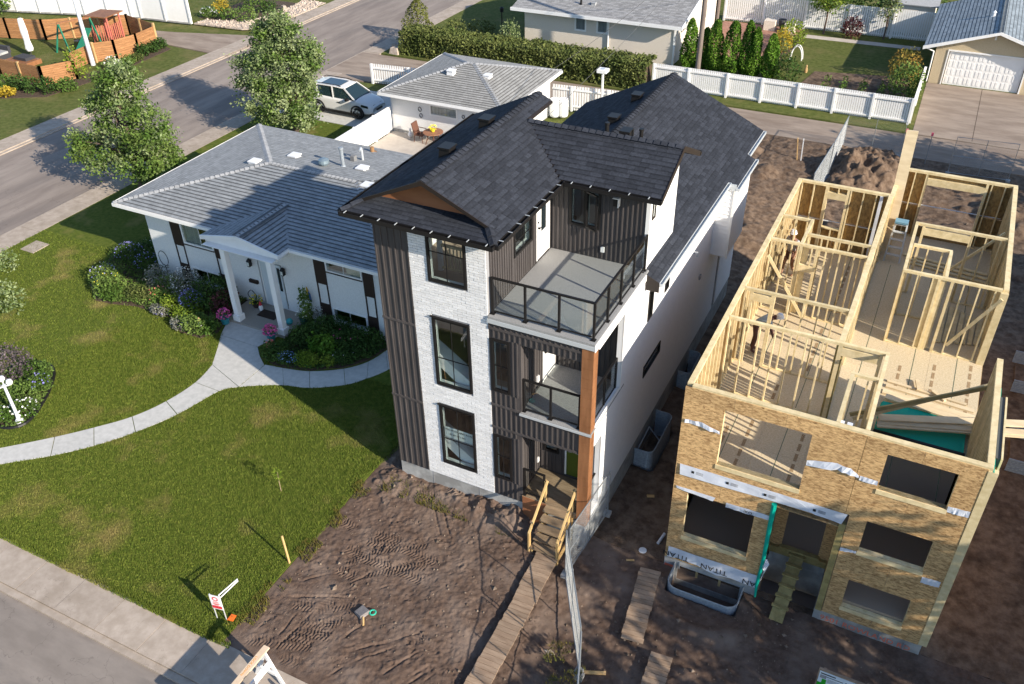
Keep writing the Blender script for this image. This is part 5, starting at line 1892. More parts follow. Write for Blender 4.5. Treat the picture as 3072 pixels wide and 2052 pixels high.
# ------------------------------------------------------------------ the bungalow next door
m_gsh = M('grey_shingle', (.21, .22, .225), (.30, .31, .315), 9, .9, rnd=.1, spec=.12, st=(.5, 1, 1))
m_gcap = M('grey_ridge', (.25, .255, .26), (.36, .365, .37), 18, .9, rnd=.12)
m_felt = M('roof_felt', (.05, .05, .055), None, rough=.95)
m_stuc = M('white_stucco', (.64, .64, .63), (.74, .74, .73), 30, .9, bump=.35, bs=110, det=4)
m_cream = M('cream_stucco', (.60, .53, .45), (.72, .65, .56), 26, .9, bump=.35, bs=100, det=4)
m_shut = M('brown_shutter', (.030, .018, .014), None, rough=.6)
m_door = M('pale_door', (.55, .60, .62), None, rough=.45)
m_exp = M('exposed_aggregate', (.22, .20, .17), (.36, .33, .29), 60, .9, det=3)
m_curt = M('curtain', (.4, .4, .4), (.12, .12, .13), 16, .9, st=(4, 1, .05))

Bn = thing('bungalow', 'white stucco bungalow with grey hip roof, brown shutters and a small front portico', 'house', (-10, 9.7, 0))
BX0, BX1, BY0, BY1 = -15.85, -4.1, 5.85, 13.6
bw = MB()
bh = [(-13.95, -12.38, 1.98, 2.95), (-13.88, -12.28, .18, .9), (-10.2, -9.0, .12, 2.15), (-6.8, -5.18, 2.48, 2.97), (-6.76, -5.18, .22, .88)]
bw.wall('y', BY0, BY0 + .2, BX0, BX1, -.1, 3.35, bh)
bw.box(BX0, BY0 + .2, -.1, BX0 + .2, BY1, 3.35)
bw.box(BX1 - .2, BY0 + .2, -.1, BX1, BY1, 3.35)
bw.box(BX0, BY1, -.1, BX1, BY1 + .2, 3.35)
bw.build('wall', m_stuc, Bn)
piece('ceiling', m_in, BX0 + .2, BY0 + .2, 3.2, BX1 - .2, BY1, 3.34, Bn)
piece('floor', m_in, BX0 + .2, BY0 + .2, 1.2, BX1 - .2, BY1, 1.4, Bn)
piece('inner_wall', m_in, BX0 + .2, BY0 + 1.8, -.1, BX1 - .2, BY0 + 1.9, 3.2, Bn)
m_bwin = m_white
window(Bn, 'y', BY0, -13.95, -12.38, 1.98, 2.95, m_bwin, .06, cols=(-13.0,), liner=0)
window(Bn, 'y', BY0, -13.88, -12.28, .18, .9, m_bwin, .06, cols=(-13.08,), liner=0)
window(Bn, 'y', BY0, -6.8, -5.18, 2.48, 2.97, m_bwin, .05, cols=(-6.0,), liner=0)
window(Bn, 'y', BY0, -6.76, -5.18, .22, .88, m_bwin, .06, cols=(-5.98,), liner=0)
piece('curtain', m_curt, -13.9, BY0 + .1, 2.0, -13.1, BY0 + .12, 2.94, Bn)
piece('blind', M('cream_blind', (.42, .38, .3), None), -5.95, BY0 + .1, 2.5, -5.2, BY0 + .12, 2.96, Bn)
for x0, x1, zt, zb in ((-14.5, -14.0, 2.97, 1.82), (-12.33, -11.95, 2.97, 1.7), (-7.34, -6.84, 2.98, 1.85), (-5.13, -4.68, 2.98, 1.85)):
    piece('shutter', m_shut, x0, BY0 - .04, zb, x1, BY0 - .002, zt, Bn)
    piece('shutter', m_shut, x0, BY0 - .04, .05, x1, BY0 - .002, .95, Bn)
    for q in (x0, x1 - .05):
        piece('trim_strip', m_shut, q, BY0 - .03, .95, q + .05, BY0 - .002, zb, Bn)
for x0, x1, z in ((-13.98, -12.36, 1.93), (-6.84, -5.16, 2.43)):
    piece('window_ledge', m_shut, x0, BY0 - .045, z, x1, BY0 - .031, z + .05, Bn)
door(Bn, 'front_door', m_door, 'y', BY0, -10.05, -9.35, .14, 2.12, -1, None, -9.45, m_white, m_black)
sd = MB().box(-9.3, BY0 - .02, .14, -9.05, BY0 + .03, 2.12).build('side_light', m_door, Bn)
MB().box(-9.24, BY0 - .03, .95, -9.11, BY0 - .021, 2.0).build('pane', m_gdark, sd)
for k, xx in enumerate((-10.5, -8.85)):
    l = MB().box(xx - .06, BY0 - .2, 1.82, xx + .06, BY0 - .05, 2.06)
    l.lathe((xx, BY0 - .125, 2.06), [(.12, 0), (.05, .08), (.01, .12)], 6)
    lo = l.build('wall_lantern', m_black, Bn)
    MB().box(xx - .045, BY0 - .207, 1.86, xx + .045, BY0 - .201, 2.02).build('lantern_pane', m_inl, lo)
piece('mailbox', m_shut, -10.75, BY0 - .1, 1.0, -10.33, BY0 - .002, 1.14, Bn)
piece('porch_slab', m_exp, -11.0, 4.3, -.05, -8.0, 5.84, .10, Bn)
piece('door_mat', m_shut, -9.95, 5.0, .101, -9.1, 5.45, .125, Bn)
for xx in (-10.38, -8.2):
    c = MB().box(xx - .11, 4.38, .35, xx + .11, 4.60, 3.28)
    co = c.build('column', m_white, Bn)
    MB().box(xx - .16, 4.33, .1, xx + .16, 4.65, .35).build('column_base', m_white, co)
# roof
EX0, EX1, EY0, EY1, BZ, RH = -16.7, -3.35, 5.25, 14.2, 3.5, 4.22
hy = (EY0 + EY1) / 2
hl = (EY1 - EY0) / 2
kb = (RH - BZ) / hl
PX0, PX1, PXM, PY, PZ, PR = -11.5, -7.9, -9.7, 4.62, 3.5, 3.86
Lr, Rr = EX0 + hl, EX1 - hl
rp_ = [[(EX0, EY0, BZ), (EX1, EY0, BZ), (Rr, hy, RH), (Lr, hy, RH)], [(EX0, EY1, BZ), (EX1, EY1, BZ), (Rr, hy, RH), (Lr, hy, RH)],
       [(EX0, EY0, BZ), (EX0, EY1, BZ), (Lr, hy, RH)], [(EX1, EY0, BZ), (EX1, EY1, BZ), (Rr, hy, RH)]]
bk = EY0 + (PR - BZ) / kb
pl_ = [(PX0, PY, PZ), (PXM, PY, PR), (PXM, bk, PR), (PX0, EY0 + .35, PZ + .02)]
pr_ = [(PX1, PY, PZ), (PXM, PY, PR), (PXM, bk, PR), (PX1, EY0 + .35, PZ + .02)]
dk = MB()
for q in rp_ + [pl_, pr_]:
    deck(dk, q, .1)
dk.build('roof', m_felt, Bn)
recs = []
shingle_rows(rp_[0], (1, 0, 0), .2, .36, recs, rr, .024)
shingle_rows(rp_[1], (1, 0, 0), .2, .36, recs, rr, .024)
shingle_rows(rp_[2], (0, 1, 0), .2, .36, recs, rr, .024)
shingle_rows(rp_[3], (0, 1, 0), .2, .36, recs, rr, .024)
shingle_rows(pl_, (0, 1, 0), .2, .36, recs, rr, .024)
shingle_rows(pr_, (0, 1, 0), .2, .36, recs, rr, .024)
lay_shingles(recs, m_gsh, Bn)
for a, b in (((EX0, EY0, BZ), (Lr, hy, RH)), ((EX0, EY1, BZ), (Lr, hy, RH)), ((EX1, EY0, BZ), (Rr, hy, RH)), ((Lr, hy, RH), (Rr, hy, RH)), ((PXM, PY, PR), (PXM, bk, PR))):
    cap_line(a, b, m_gcap, Bn, .28, .2, .05)
_g = MB()
gutter(_g, (EX0 - .02, EY0, BZ), (PX0 + .1, EY0, BZ), (0, -1), .1, .13)
_g.build('eave_gutter', m_white, Bn)
_g = MB()
gutter(_g, (PX1 - .1, EY0, BZ), (EX1, EY0, BZ), (0, -1), .1, .13)
_g.build('eave_gutter', m_white, Bn)
_g = MB()
gutter(_g, (EX0, EY0, BZ), (EX0, EY1, BZ), (-1, 0), .1, .13)
_g.build('eave_gutter', m_white, Bn)
_g = MB()
gutter(_g, (PX0, PY + .02, PZ), (PX0, EY0, PZ), (-1, 0), .06, .12)
_g.build('eave_gutter', m_white, Bn)
_g = MB()
gutter(_g, (PX1, PY + .02, PZ), (PX1, EY0, PZ), (1, 0), .06, .12)
_g.build('eave_gutter', m_white, Bn)
piece('soffit', m_white, EX0 + .02, EY0 + .02, BZ - .16, EX1, BY0 + .02, BZ - .12, Bn)
pf = MB()
pf.prism([(PX0 - .05, PY, PZ - .14), (PXM, PY, PR - .12), (PXM, PY, PR + .03), (PX0 - .05, PY, PZ + .03)], (0, -.05, 0))
pf.prism([(PX1 + .05, PY, PZ - .14), (PXM, PY, PR - .12), (PXM, PY, PR + .03), (PX1 + .05, PY, PZ + .03)], (0, -.05, 0))
pf.prism([(PX0 + .1, PY + .05, PZ - .3), (PX1 - .1, PY + .05, PZ - .3), (PX1 - .1, PY + .05, PZ - .02), (PXM, PY + .05, PR - .05), (PX0 + .1, PY + .05, PZ - .02)], (0, .12, 0))
pf.box(-11.3, 4.37, PZ - .22, -8.0, 4.66, PZ - .2)
pf.box(PX0 + .1, PY + .17, PZ - .3, PX0 + .3, BY0, PZ - .12)
pf.box(PX1 - .3, PY + .17, PZ - .3, PX1 - .1, BY0, PZ - .12)
pf.build('portico_gable', m_white, Bn)
for p in ((-13.0, 9.67, 4.08), (-11.97, 10.99, 4.0), (-8.63, 11.19, 3.97), (-7.35, 9.7, 4.1)):
    box_vent(p, 0, Bn, m_plast, .42, .42, .12)
MB().lathe((-10.2, 10.7, 4.0), [(.12, 0), (.12, .12), (.2, .14), (.24, .22), (.22, .34), (.1, .4), (.01, .41)], 14).build('turbine_vent', M('blue_grey_metal', (.25, .32, .36), None, rough=.4, metal=.5), Bn)
MB().lathe((-9.51, 11.07, 3.95), [(.16, 0), (.1, .1), (.075, .12), (.075, .8), (.1, .82), (.1, .9), (.01, .92)], 12).build('flue_pipe', m_galv, Bn)
MB().box(-9.75, 11.9, 3.75, -9.55, 12.1, 4.1).build('roof_vent', M('grey_box', (.2, .2, .2), None), Bn)
MB().tube([(-9.4, 12.3, 3.75), (-9.4, 12.3, 4.3), (-9.35, 12.2, 4.4), (-9.3, 12.05, 4.35)], .055, 8).build('gooseneck_vent', m_alu, Bn)
MB().lathe((-9.81, 13.6, 3.55), [(.2, 0), (.2, .05), (.09, .06), (.09, .28), (.01, .29)], 10).build('vent_stack', M('copper_pipe', (.3, .17, .08), None), Bn)

# ------------------------------------------------------------------ garage behind it
Ga = thing('white_garage', 'white stucco detached garage with grey hip roof behind the patio', 'garage', (-11.7, 26.2, 0))
b = MB()
b.wall('y', 23.43, 23.6, -15.45, -8.4, -.1, 2.5, [(-12.9, -11.2, 1.33, 1.92)])
b.box(-15.45, 23.6, -.1, -15.28, 29.2, 2.5)
b.box(-8.57, 23.6, -.1, -8.4, 29.2, 2.5)
b.box(-15.45, 29.2, -.1, -8.4, 29.4, 2.5)
b.build('wall', m_stuc, Ga)
window(Ga, 'y', 23.43, -12.92, -11.18, 1.32, 1.93, m_white, .07, liner=0)
piece('curtain', m_curt, -12.88, 23.47, 1.36, -11.22, 23.49, 1.9, Ga)
piece('garage_base', m_conc, -15.47, 23.39, -.1, -8.4, 23.425, .16, Ga)
G0, G1, Gy0, Gy1, GZ = -15.75, -8.0, 22.75, 30.05, 2.42
GR = 3.42
gh = (Gy1 - Gy0) / 2
gm = (Gy0 + Gy1) / 2
g0, g1 = G0 + gh, G1 - gh
if g1 < g0: g0 = g1 = (G0 + G1) / 2
gp = [[(G0, Gy0, GZ), (G1, Gy0, GZ), (g1, gm, GR), (g0, gm, GR)], [(G0, Gy1, GZ), (G1, Gy1, GZ), (g1, gm, GR), (g0, gm, GR)], [(G0, Gy0, GZ), (G0, Gy1, GZ), (g0, gm, GR)], [(G1, Gy0, GZ), (G1, Gy1, GZ), (g1, gm, GR)]]
dk = MB()
for q in gp: deck(dk, q, .08)
dk.build('roof', m_felt, Ga)
recs = []
m_gsh2 = M('worn_shingle', (.25, .245, .23), (.34, .335, .32), 9, .9, rnd=.12, spec=.12)
for q, e in zip(gp, ((1, 0, 0), (1, 0, 0), (0, 1, 0), (0, 1, 0))):
    shingle_rows(q, e, .19, .38, recs, rr, .022)
lay_shingles(recs, m_gsh2, Ga)
for a in ((G0, Gy0, GZ), (G0, Gy1, GZ)): cap_line(a, (g0, gm, GR), m_gcap, Ga, .28, .22)
for a in ((G1, Gy0, GZ), (G1, Gy1, GZ)): cap_line(a, (g1, gm, GR), m_gcap, Ga, .28, .22)
cap_line((g0, gm, GR), (g1, gm, GR), m_gcap, Ga, .28, .2)
_g = MB()
gutter(_g, (G0, Gy0, GZ), (G1, Gy0, GZ), (0, -1), .1, .14)
_g.build('eave_gutter', m_white, Ga)
_g = MB()
gutter(_g, (G1, Gy0, GZ), (G1, Gy1, GZ), (1, 0), .1, .14)
_g.build('eave_gutter', m_white, Ga)
_g = MB()
gutter(_g, (G0, Gy1, GZ), (G0, Gy0, GZ), (-1, 0), .1, .14)
_g.build('eave_gutter', m_white, Ga)
for p in ((-12.46, 25.2, 3.2), (-10.41, 25.6, 3.1)):
    box_vent(p, 0, Ga, m_plast, .4, .4, .13)
for x, z, s in ((-13.55, 1.55, .1), (-13.5, 1.2, .09), (-10.8, 1.55, .08)):
    MB().tube([(x + s * math.cos(a), 23.40, z + s * 1.3 * math.sin(a)) for a in np.linspace(0, 6.28, 9)], .018, 5).build('wall_ornament', m_shut, Ga)
# panels fence between drive and patio
Vf = thing('vinyl_fence', 'tall solid white vinyl fence between the driveway and the patio', 'fence', (-15.46, 19, 0))
y = 14.4
while y < 23.2:
    piece('panel', m_white, -15.49, y + .06, .06, -15.43, min(y + 1.76, 23.3), 1.42, Vf)
    piece('post', m_white, -15.53, y - .06, 0, -15.39, y + .055, 1.5, Vf)
    piece('rail', m_white, -15.51, y + .06, 1.425, -15.41, min(y + 1.76, 23.3), 1.47, Vf)
    y += 1.82
# patio set
m_wick = M('brown_wicker', (.10, .045, .03), (.16, .075, .05), 30, .7)
m_tab = M('table_top', (.26, .12, .07), (.34, .17, .1), 6, .5)
t = thing('patio_table', 'round brown patio table on thin legs by the garage wall', 'table', (-12.35, 22.7, 0))
MB().lathe((-12.35, 22.7, .68), [(.55, 0), (.57, .02), (.55, .04), (.01, .045)], 20).build('tabletop', m_tab, t)
for k in range(4):
    a = k * 1.57 + .6
    MB().tube([(-12.35 + .45 * math.cos(a), 22.7 + .45 * math.sin(a), 0), (-12.35 + .2 * math.cos(a), 22.7 + .2 * math.sin(a), .68)], .025, 6).build('leg', m_wick, t)
t = thing('flower_pot', 'bright yellow pot of flowers standing on the round patio table', 'flower pot', (-12.35, 22.7, .73))
MB().lathe((-12.35, 22.7, .73), [(.09, 0), (.13, .16), (.1, .16), (.01, .15)], 12).build('pot', M('yellow_glaze', (.75, .6, .03), None, rough=.4), t)
POT_T = t


def patio_chair(x, y, sg, label):
    t = thing('patio_chair', label, 'chair', (x, y, 0), 'brown patio chairs')
    MB().box(x - .27, y - .27, .4, x + .27, y + .27, .45).build('seat', m_wick, t)
    MB().prism([(x - sg * .27, y - .27, .45), (x - sg * .22, y - .27, .45), (x - sg * .36, y - .27, 1.05), (x - sg * .41, y - .27, 1.05)], (0, .54, 0)).build('backrest', m_wick, t)
    for a in (-1, 1):
        for c in (-1, 1):
            MB().tube([(x + a * .24, y + c * .25, .4), (x + a * .28, y + c * .27, 0)], .02, 6).build('leg', m_wick, t)
        MB().tube([(x - .3, y + a * .29, .68), (x + .2, y + a * .29, .66), (x + .28, y + a * .29, .4)], .022, 6).build('arm', m_wick, t)


patio_chair(-13.2, 22.75, 1, 'brown patio chair left of the round table by the garage wall')
patio_chair(-11.35, 22.8, -1, 'brown patio chair right of the round table, half behind the black roof')
t = thing('garden_goose', 'small white garden ornament with a flower tub by the garage wall', 'ornament', (-14.0, 23.0, 0))
MB().lathe((-14.0, 22.95, 0), [(.04, 0), (.13, .1), (.15, .22), (.08, .34), (.05, .45), (.07, .5), (.01, .56)], 10).build('body', m_plast, t)
for k, (x, y) in enumerate(((-8.0, 29.2), (-7.55, 29.4))):
    t = thing('rain_barrel', ('left' if not k else 'right') + ' white plastic barrel of the two beside the garage corner', 'barrel', (x, y, 0), 'white barrels')
    MB().lathe((x, y, 0), [(.27, 0), (.3, .1), (.3, .9), (.27, 1.0), (.29, 1.02), (.24, 1.04), (.02, 1.03)], 14).build('barrel', m_plast, t)


def picket_fence(nm, label, a, b, h, pw, gap, posts, mat, rails=(.3, .85), z0=.05, group=None, post_h=None, pt_=.02, front=None, extra_top=False):
    t = thing(nm, label, 'fence', ((a[0] + b[0]) / 2, (a[1] + b[1]) / 2, 0), group)
    A, B = Vector((*a, 0)), Vector((*b, 0))
    d = B - A
    L = d.length
    d.normalize()
    s = Vector((-d.y, d.x, 0))
    n = int(L / (pw + gap))
    for k in range(n):
        p = A + d * ((k + .5) * L / n)
        o = link('picket', unit(mat), t, p + Vector((0, 0, (z0 + h) / 2)))
        o.rotation_euler = (0, 0, math.atan2(d.y, d.x))
        o.scale = (L / n - gap, pt_, h - z0)
    for r_ in rails:
        for (s0, s1) in zip([0] + posts, posts + [L]):
            if s1 - s0 > .2:
                stick('rail', mat, A + d * s0 - s * .05 + Vector((0, 0, h * r_)), A + d * s1 - s * .05 + Vector((0, 0, h * r_)), .05, .09, t)
    for q in posts:
        p = A + d * q - s * .06
        MB().box(p.x - .06, p.y - .06, 0, p.x + .06, p.y + .06, (post_h or h)).build('post', mat, t)
    return t


picket_fence('picket_fence', 'white picket fence beside the parked car and the garage', (-20.95, 29.5), (-15.6, 30.15), 1.28, .1, .06, [.05, 2.6, 5.3], m_white, (.2, .8))
picket_fence('picket_fence', 'white picket fence between the garage and the black rear roof', (-8.6, 30.2), (-2.0, 30.9), 1.5, .11, .05, [1.2, 3.4, 5.6], m_white, (.2, .85))
t = thing('birdhouse_post', 'white post with flat feeder tray rising above the picket fence', 'bird feeder', (-5.5, 30.3, 0))
MB().box(-5.55, 30.2, 0, -5.45, 30.3, 2.6).build('post', m_white, t)
MB().box(-5.78, 29.98, 2.6, -5.22, 30.5, 2.78).build('tray', m_white, t)
MB().box(-5.62, 30.1, 2.78, -5.38, 30.4, 2.8).build('tray_roof', m_alu, t)
lf = picket_fence('lane_fence', 'long white board fence with rails along the back lane', (-4.45, 36.15), (10.67, 36.2), 1.48, .105, .018, [.05, 2.28, 4.68, 6.76, 8.88, 10.93, 13.05, 15.1], m_white, (.13, .86))
picket_fence('lane_fence', 'short white fence seen end-on beside the wide grey driveway', (10.67, 36.3), (10.62, 42.2), 1.45, .12, .02, [.1, 3.0, 5.8], m_white, (.15, .85))
picket_fence('yard_fence', 'tall ribbed white fence across the back of the gardens', (-4.4, 52.0), (10.3, 52.3), 2.0, .12, .03, [.1, 3, 6, 9, 12, 14.6], m_white, (.1,))

# ------------------------------------------------------------------ cream house across the lane
Ch = thing('cream_house', 'cream stucco house with low grey roof behind the long hedge', 'house', (-9.8, 45, 0))
b = MB()
b.wall('y', 40.5, 40.7, -15.43, -4.55, -.1, 2.6, [(-11.6, -10.82, 1.5, 2.4), (-10.0, -9.25, 1.5, 2.38)])
b.box(-15.43, 40.7, -.1, -15.25, 50, 2.6)
b.box(-4.73, 40.7, -.1, -4.55, 50, 2.6)
b.prism([(-4.73, 40.7, 2.6), (-4.73, 50, 2.6), (-4.73, 45.3, 3.9)], (.18, 0, 0))
b.box(-15.43, 50, -.1, -4.55, 50.2, 2.6)
b.build('wall', m_cream, Ch)
window(Ch, 'y', 40.5, -11.63, -10.8, 1.48, 2.42, m_white, .09, liner=0)
window(Ch, 'y', 40.5, -10.03, -9.22, 1.48, 2.4, m_white, .09, liner=0)
piece('curtain', m_curt, -11.55, 40.56, 1.55, -10.88, 40.6, 2.35, Ch)
piece('curtain', m_curt, -9.95, 40.56, 1.55, -9.3, 40.6, 2.33, Ch)
piece('corner_board', m_white, -4.62, 40.44, 0, -4.5, 40.56, 2.55, Ch)
cz, cr_ = 2.72, 4.05
cp = [(-16.1, 39.85, cz), (-3.95, 39.85, cz), (-3.95, 45.3, cr_), (-16.1, 45.3, cr_)]
cp2 = [(-16.1, 50.8, cz), (-3.95, 50.8, cz), (-3.95, 45.3, cr_), (-16.1, 45.3, cr_)]
dk = MB()
deck(dk, cp, .08)
deck(dk, cp2, .08)
dk.build('roof', m_felt, Ch)
recs = []
m_gsh3 = M('pale_shingle', (.27, .265, .26), (.38, .375, .37), 12, .9, rnd=.2)
shingle_rows(cp, (1, 0, 0), .16, .4, recs, rr)
shingle_rows(cp2, (1, 0, 0), .16, .4, recs, rr)
lay_shingles(recs, m_gsh3, Ch)
_g = MB()
gutter(_g, (-16.15, 39.85, cz), (-3.9, 39.85, cz), (0, -1), .12, .2)
_g.build('eave_gutter', m_white, Ch)
MB().prism([(-3.95, 39.85, cz - .18), (-3.95, 39.85, cz + .03), (-3.95, 45.3, cr_ + .03), (-3.95, 45.3, cr_ - .18)], (.05, 0, 0)).build('rake_board', m_white, Ch)
MB().tube([(-9.15, 39.75, cz - .1), (-9.15, 40.42, 2.35), (-9.15, 40.42, .25), (-9.2, 40.1, .1)], .055, 6).build('downspout', m_white, Ch)
MB().lathe((-11.5, 41.2, 3.0), [(.18, 0), (.08, .08), (.07, .35), (.09, .36), (.01, .4)], 10).build('vent_stack', m_black, Ch)
box_vent((-10.6, 41.3, 3.1), 0, Ch, m_gcap, .3, .3, .12)
for z0, y0 in ((1.5, 47.2), (1.6, 43.6)):
    window(Ch, 'x', -4.55, y0, y0 + 1.0, z0 - .3, z0 + .7, m_white, .07, sgn=1, liner=0)
MB().box(-4.55, 41.6, 2.1, -3.9, 42.6, 2.2).build('awning', m_white, Ch)
t = thing('air_conditioner', 'round grey air conditioner between the hedge and the cream house wall', 'air conditioner', (-7.5, 39.8, 0))
MB().lathe((-7.5, 39.8, 0), [(.4, 0), (.42, .05), (.42, .55), (.4, .6)], 16).build('casing', M('beige_metal', (.33, .31, .27), None), t)
MB().lathe((-7.5, 39.8, .6), [(.38, 0), (.36, .06), (.05, .08)], 16).build('grille', m_felt, t)
t = thing('lawn_lamp', 'dark lamp post on the shaded front lawn of the cream house', 'lamp post', (-18.0, 42, 0))
MB().tube([(-18.0, 42, 0), (-18.0, 42, 1.6)], .04, 6).build('post', m_black, t)
MB().lathe((-18.0, 42, 1.6), [(.05, 0), (.14, .06), (.14, .3), (.18, .32), (.02, .42)], 8).build('lantern', m_black, t)

# ------------------------------------------------------------------ tan garage at the right
m_blue = M('blue_grey_shingle', (.19, .225, .25), (.27, .31, .34), 10, .85, rnd=.18)
m_tan = M('tan_stucco', (.46, .37, .24), (.55, .45, .30), 24, .9, bump=.3, bs=90, det=4)
Tg = thing('tan_garage', 'tan stucco garage with blue-grey gable roof and wide white door', 'garage', (14.2, 49, 0))
b = MB()
b.wall('y', 43.8, 44.0, 10.95, 17.4, -.1, 2.35, [(11.72, 16.0, -.1, 2.05)])
b.prism([(10.95, 43.8, 2.35), (17.4, 43.8, 2.35), (14.17, 43.8, 3.4)], (0, .2, 0))
b.box(10.95, 44.0, -.1, 11.12, 53, 2.35)
b.box(17.2, 44.0, -.1, 17.4, 53, 2.35)
b.box(10.95, 53, -.1, 17.4, 53.2, 2.35)
b.build('wall', m_tan, Tg)
dd = MB().box(11.76, 43.9, .01, 15.96, 43.96, 2.03).build('garage_door', m_white, Tg)
for r_ in range(4):
    for c in range(8):
        x = 11.86 + .52 * c
        z = .08 + .49 * r_
        for q in range(2):
            MB().box(x + .21 * q + .02, 43.885, z + .04, x + .21 * q + .16, 43.899, z + .4).build('door_panel', m_white, dd)
piece('door_jamb', m_white, 11.64, 43.76, 0, 11.715, 43.9, 2.14, Tg)
piece('door_jamb', m_white, 16.0, 43.76, 0, 16.08, 43.9, 2.14, Tg)
piece('door_jamb', m_white, 11.716, 43.76, 2.055, 15.999, 43.9, 2.14, Tg)
tz, tr_ = 2.3, 3.55
tp = [(10.25, 43.3, tz), (10.25, 53.5, tz), (14.17, 53.5, tr_), (14.17, 43.3, tr_)]
tq = [(18.1, 43.3, tz), (18.1, 53.5, tz), (14.17, 53.5, tr_), (14.17, 43.3, tr_)]
dk = MB()
deck(dk, tp, .08)
deck(dk, tq, .08)
dk.build('roof', m_felt, Tg)
recs = []
shingle_rows(tp, (0, 1, 0), .22, .45, recs, rr)
shingle_rows(tq, (0, 1, 0), .22, .45, recs, rr)
lay_shingles(recs, m_blue, Tg)
MB().prism([(10.2, 43.3, tz - .18), (14.17, 43.3, tr_ - .14), (14.17, 43.3, tr_ + .03), (10.2, 43.3, tz + .03)], (0, -.04, 0)).build('rake_board', m_white, Tg)
MB().prism([(18.15, 43.3, tz - .18), (14.17, 43.3, tr_ - .14), (14.17, 43.3, tr_ + .03), (18.15, 43.3, tz + .03)], (0, -.04, 0)).build('rake_board', m_white, Tg)
MB().tube([(10.3, 43.5, 2.2), (10.85, 43.7, 1.95), (10.85, 43.7, .1)], .05, 6).build('downspout', m_white, Tg)
MB().lathe((13.6, 47.5, 3.3), [(.2, 0), (.09, .1), (.09, .3), (.14, .31), (.02, .42)], 10).build('vent_stack', m_plast, Tg)
box_vent((14.0, 43.78, 3.1), 0, Tg, m_white, .1, .06, .08)
Sh = thing('garden_shed', 'small shed with a grey roof beyond the ribbed white fence', 'shed', (8.6, 55, 0))
MB().box(7.2, 54, -.1, 10, 56.5, 2.0).build('wall', m_cream, Sh)
ds = MB()
deck(ds, [(7, 53.8, 2.0), (10.2, 53.8, 2.0), (10.2, 55.2, 2.6), (7, 55.2, 2.6)])
deck(ds, [(7, 56.7, 2.0), (10.2, 56.7, 2.0), (10.2, 55.2, 2.6), (7, 55.2, 2.6)])
ds.build('roof', m_gcap, Sh)
# neighbour past the right edge, only its shadow reaches the picture
Nb = thing('next_house', 'plain bungalow just past the right edge shading the dirt strip', 'house', (27, 5, 0))
MB().box(22.5, -4, -.3, 30, 20, 2.75).build('wall', m_stuc, Nb)
ds = MB()
deck(ds, [(21.6, -4.6, 2.75), (21.6, 20.6, 2.75), (26.3, 20.6, 5.05), (26.3, -4.6, 5.05)])
deck(ds, [(31, -4.6, 2.75), (31, 20.6, 2.75), (26.3, 20.6, 5.05), (26.3, -4.6, 5.05)])
ds.build('roof', m_gsh, Nb)

# ------------------------------------------------------------------ yard across the street
m_cedar = M('cedar_board', (.27, .125, .05), (.40, .20, .085), 6, .75, rnd=.12, st=(.4, .4, 3))
m_cpost = M('cedar_post', (.42, .26, .11), (.52, .34, .16), 4, .75)


def board_fence(label, pts, h, inside=False):
    t = thing('cedar_fence', label, 'fence', (*pts[0], 0), 'brown cedar fences')
    for a, b in zip(pts[:-1], pts[1:]):
        A, B = Vector((*a, 0)), Vector((*b, 0))
        L = (B - A).length
        n = max(1, round(L / 2.0))
        for k in range(n):
            p, q = A.lerp(B, k / n), A.lerp(B, (k + 1) / n)
            for r_ in range(9):
                z = .05 + (h - .05) * (r_ + .5) / 9
                stick('board', m_cedar, p + Vector((0, 0, z)), q + Vector((0, 0, z)), .025, (h - .05) / 9 - .012, t)
            MB().box(p.x - .07, p.y - .07, 0, p.x + .07, p.y + .07, h + .04).build('post', m_cpost, t)
        MB().box(B.x - .07, B.y - .07, 0, B.x + .07, B.y + .07, h + .04).build('post', m_cpost, t)


board_fence('brown horizontal board fence along the lane behind the play set', [(-60, 24.3), (-51.4, 26.6), (-48.47, 27.4), (-43.6, 30.9), (-40.0, 30.0)], 1.5)
board_fence('brown horizontal board fence with angled corner facing the street and lawn', [(-50, 20.8), (-44.5, 20.5), (-40.33, 20.39), (-39.4, 22.2)], 1.25)
board_fence('brown horizontal board fence section beside the light pole and the play set', [(-40.9, 25.2), (-40.0, 26.2), (-39.68, 27.9), (-39.9, 29.9)], 1.35)
board_fence('short brown board fence stub set back near the light pole', [(-39.4, 22.2), (-41.0, 23.2), (-41.2, 25.0)], 1.2)
wf = thing('white_wall_fence', 'tall plain white panel fence along the far side of the lane', 'fence', (-49, 33, 0))
wp = [(-62, 30.9), (-59.6, 31.5), (-57.3, 32.0), (-55.2, 32.5), (-53.3, 33.0), (-51.2, 33.5), (-49.1, 33.95), (-47.1, 34.45), (-46.2, 34.6), (-43.8, 34.8), (-41.5, 35.05)]
for a, b in zip(wp[:-1], wp[1:]):
    stick('panel', m_white, (*a, .92), (*b, .92), .05, 1.7, wf)
    MB().box(b[0] - .08, b[1] - .1, 0, b[0] + .08, b[1] + .06, 1.85).build('post', m_white, wf)
    stick('base_strip', m_conc, (*a, .03), (*b, .03), .2, .1, wf)
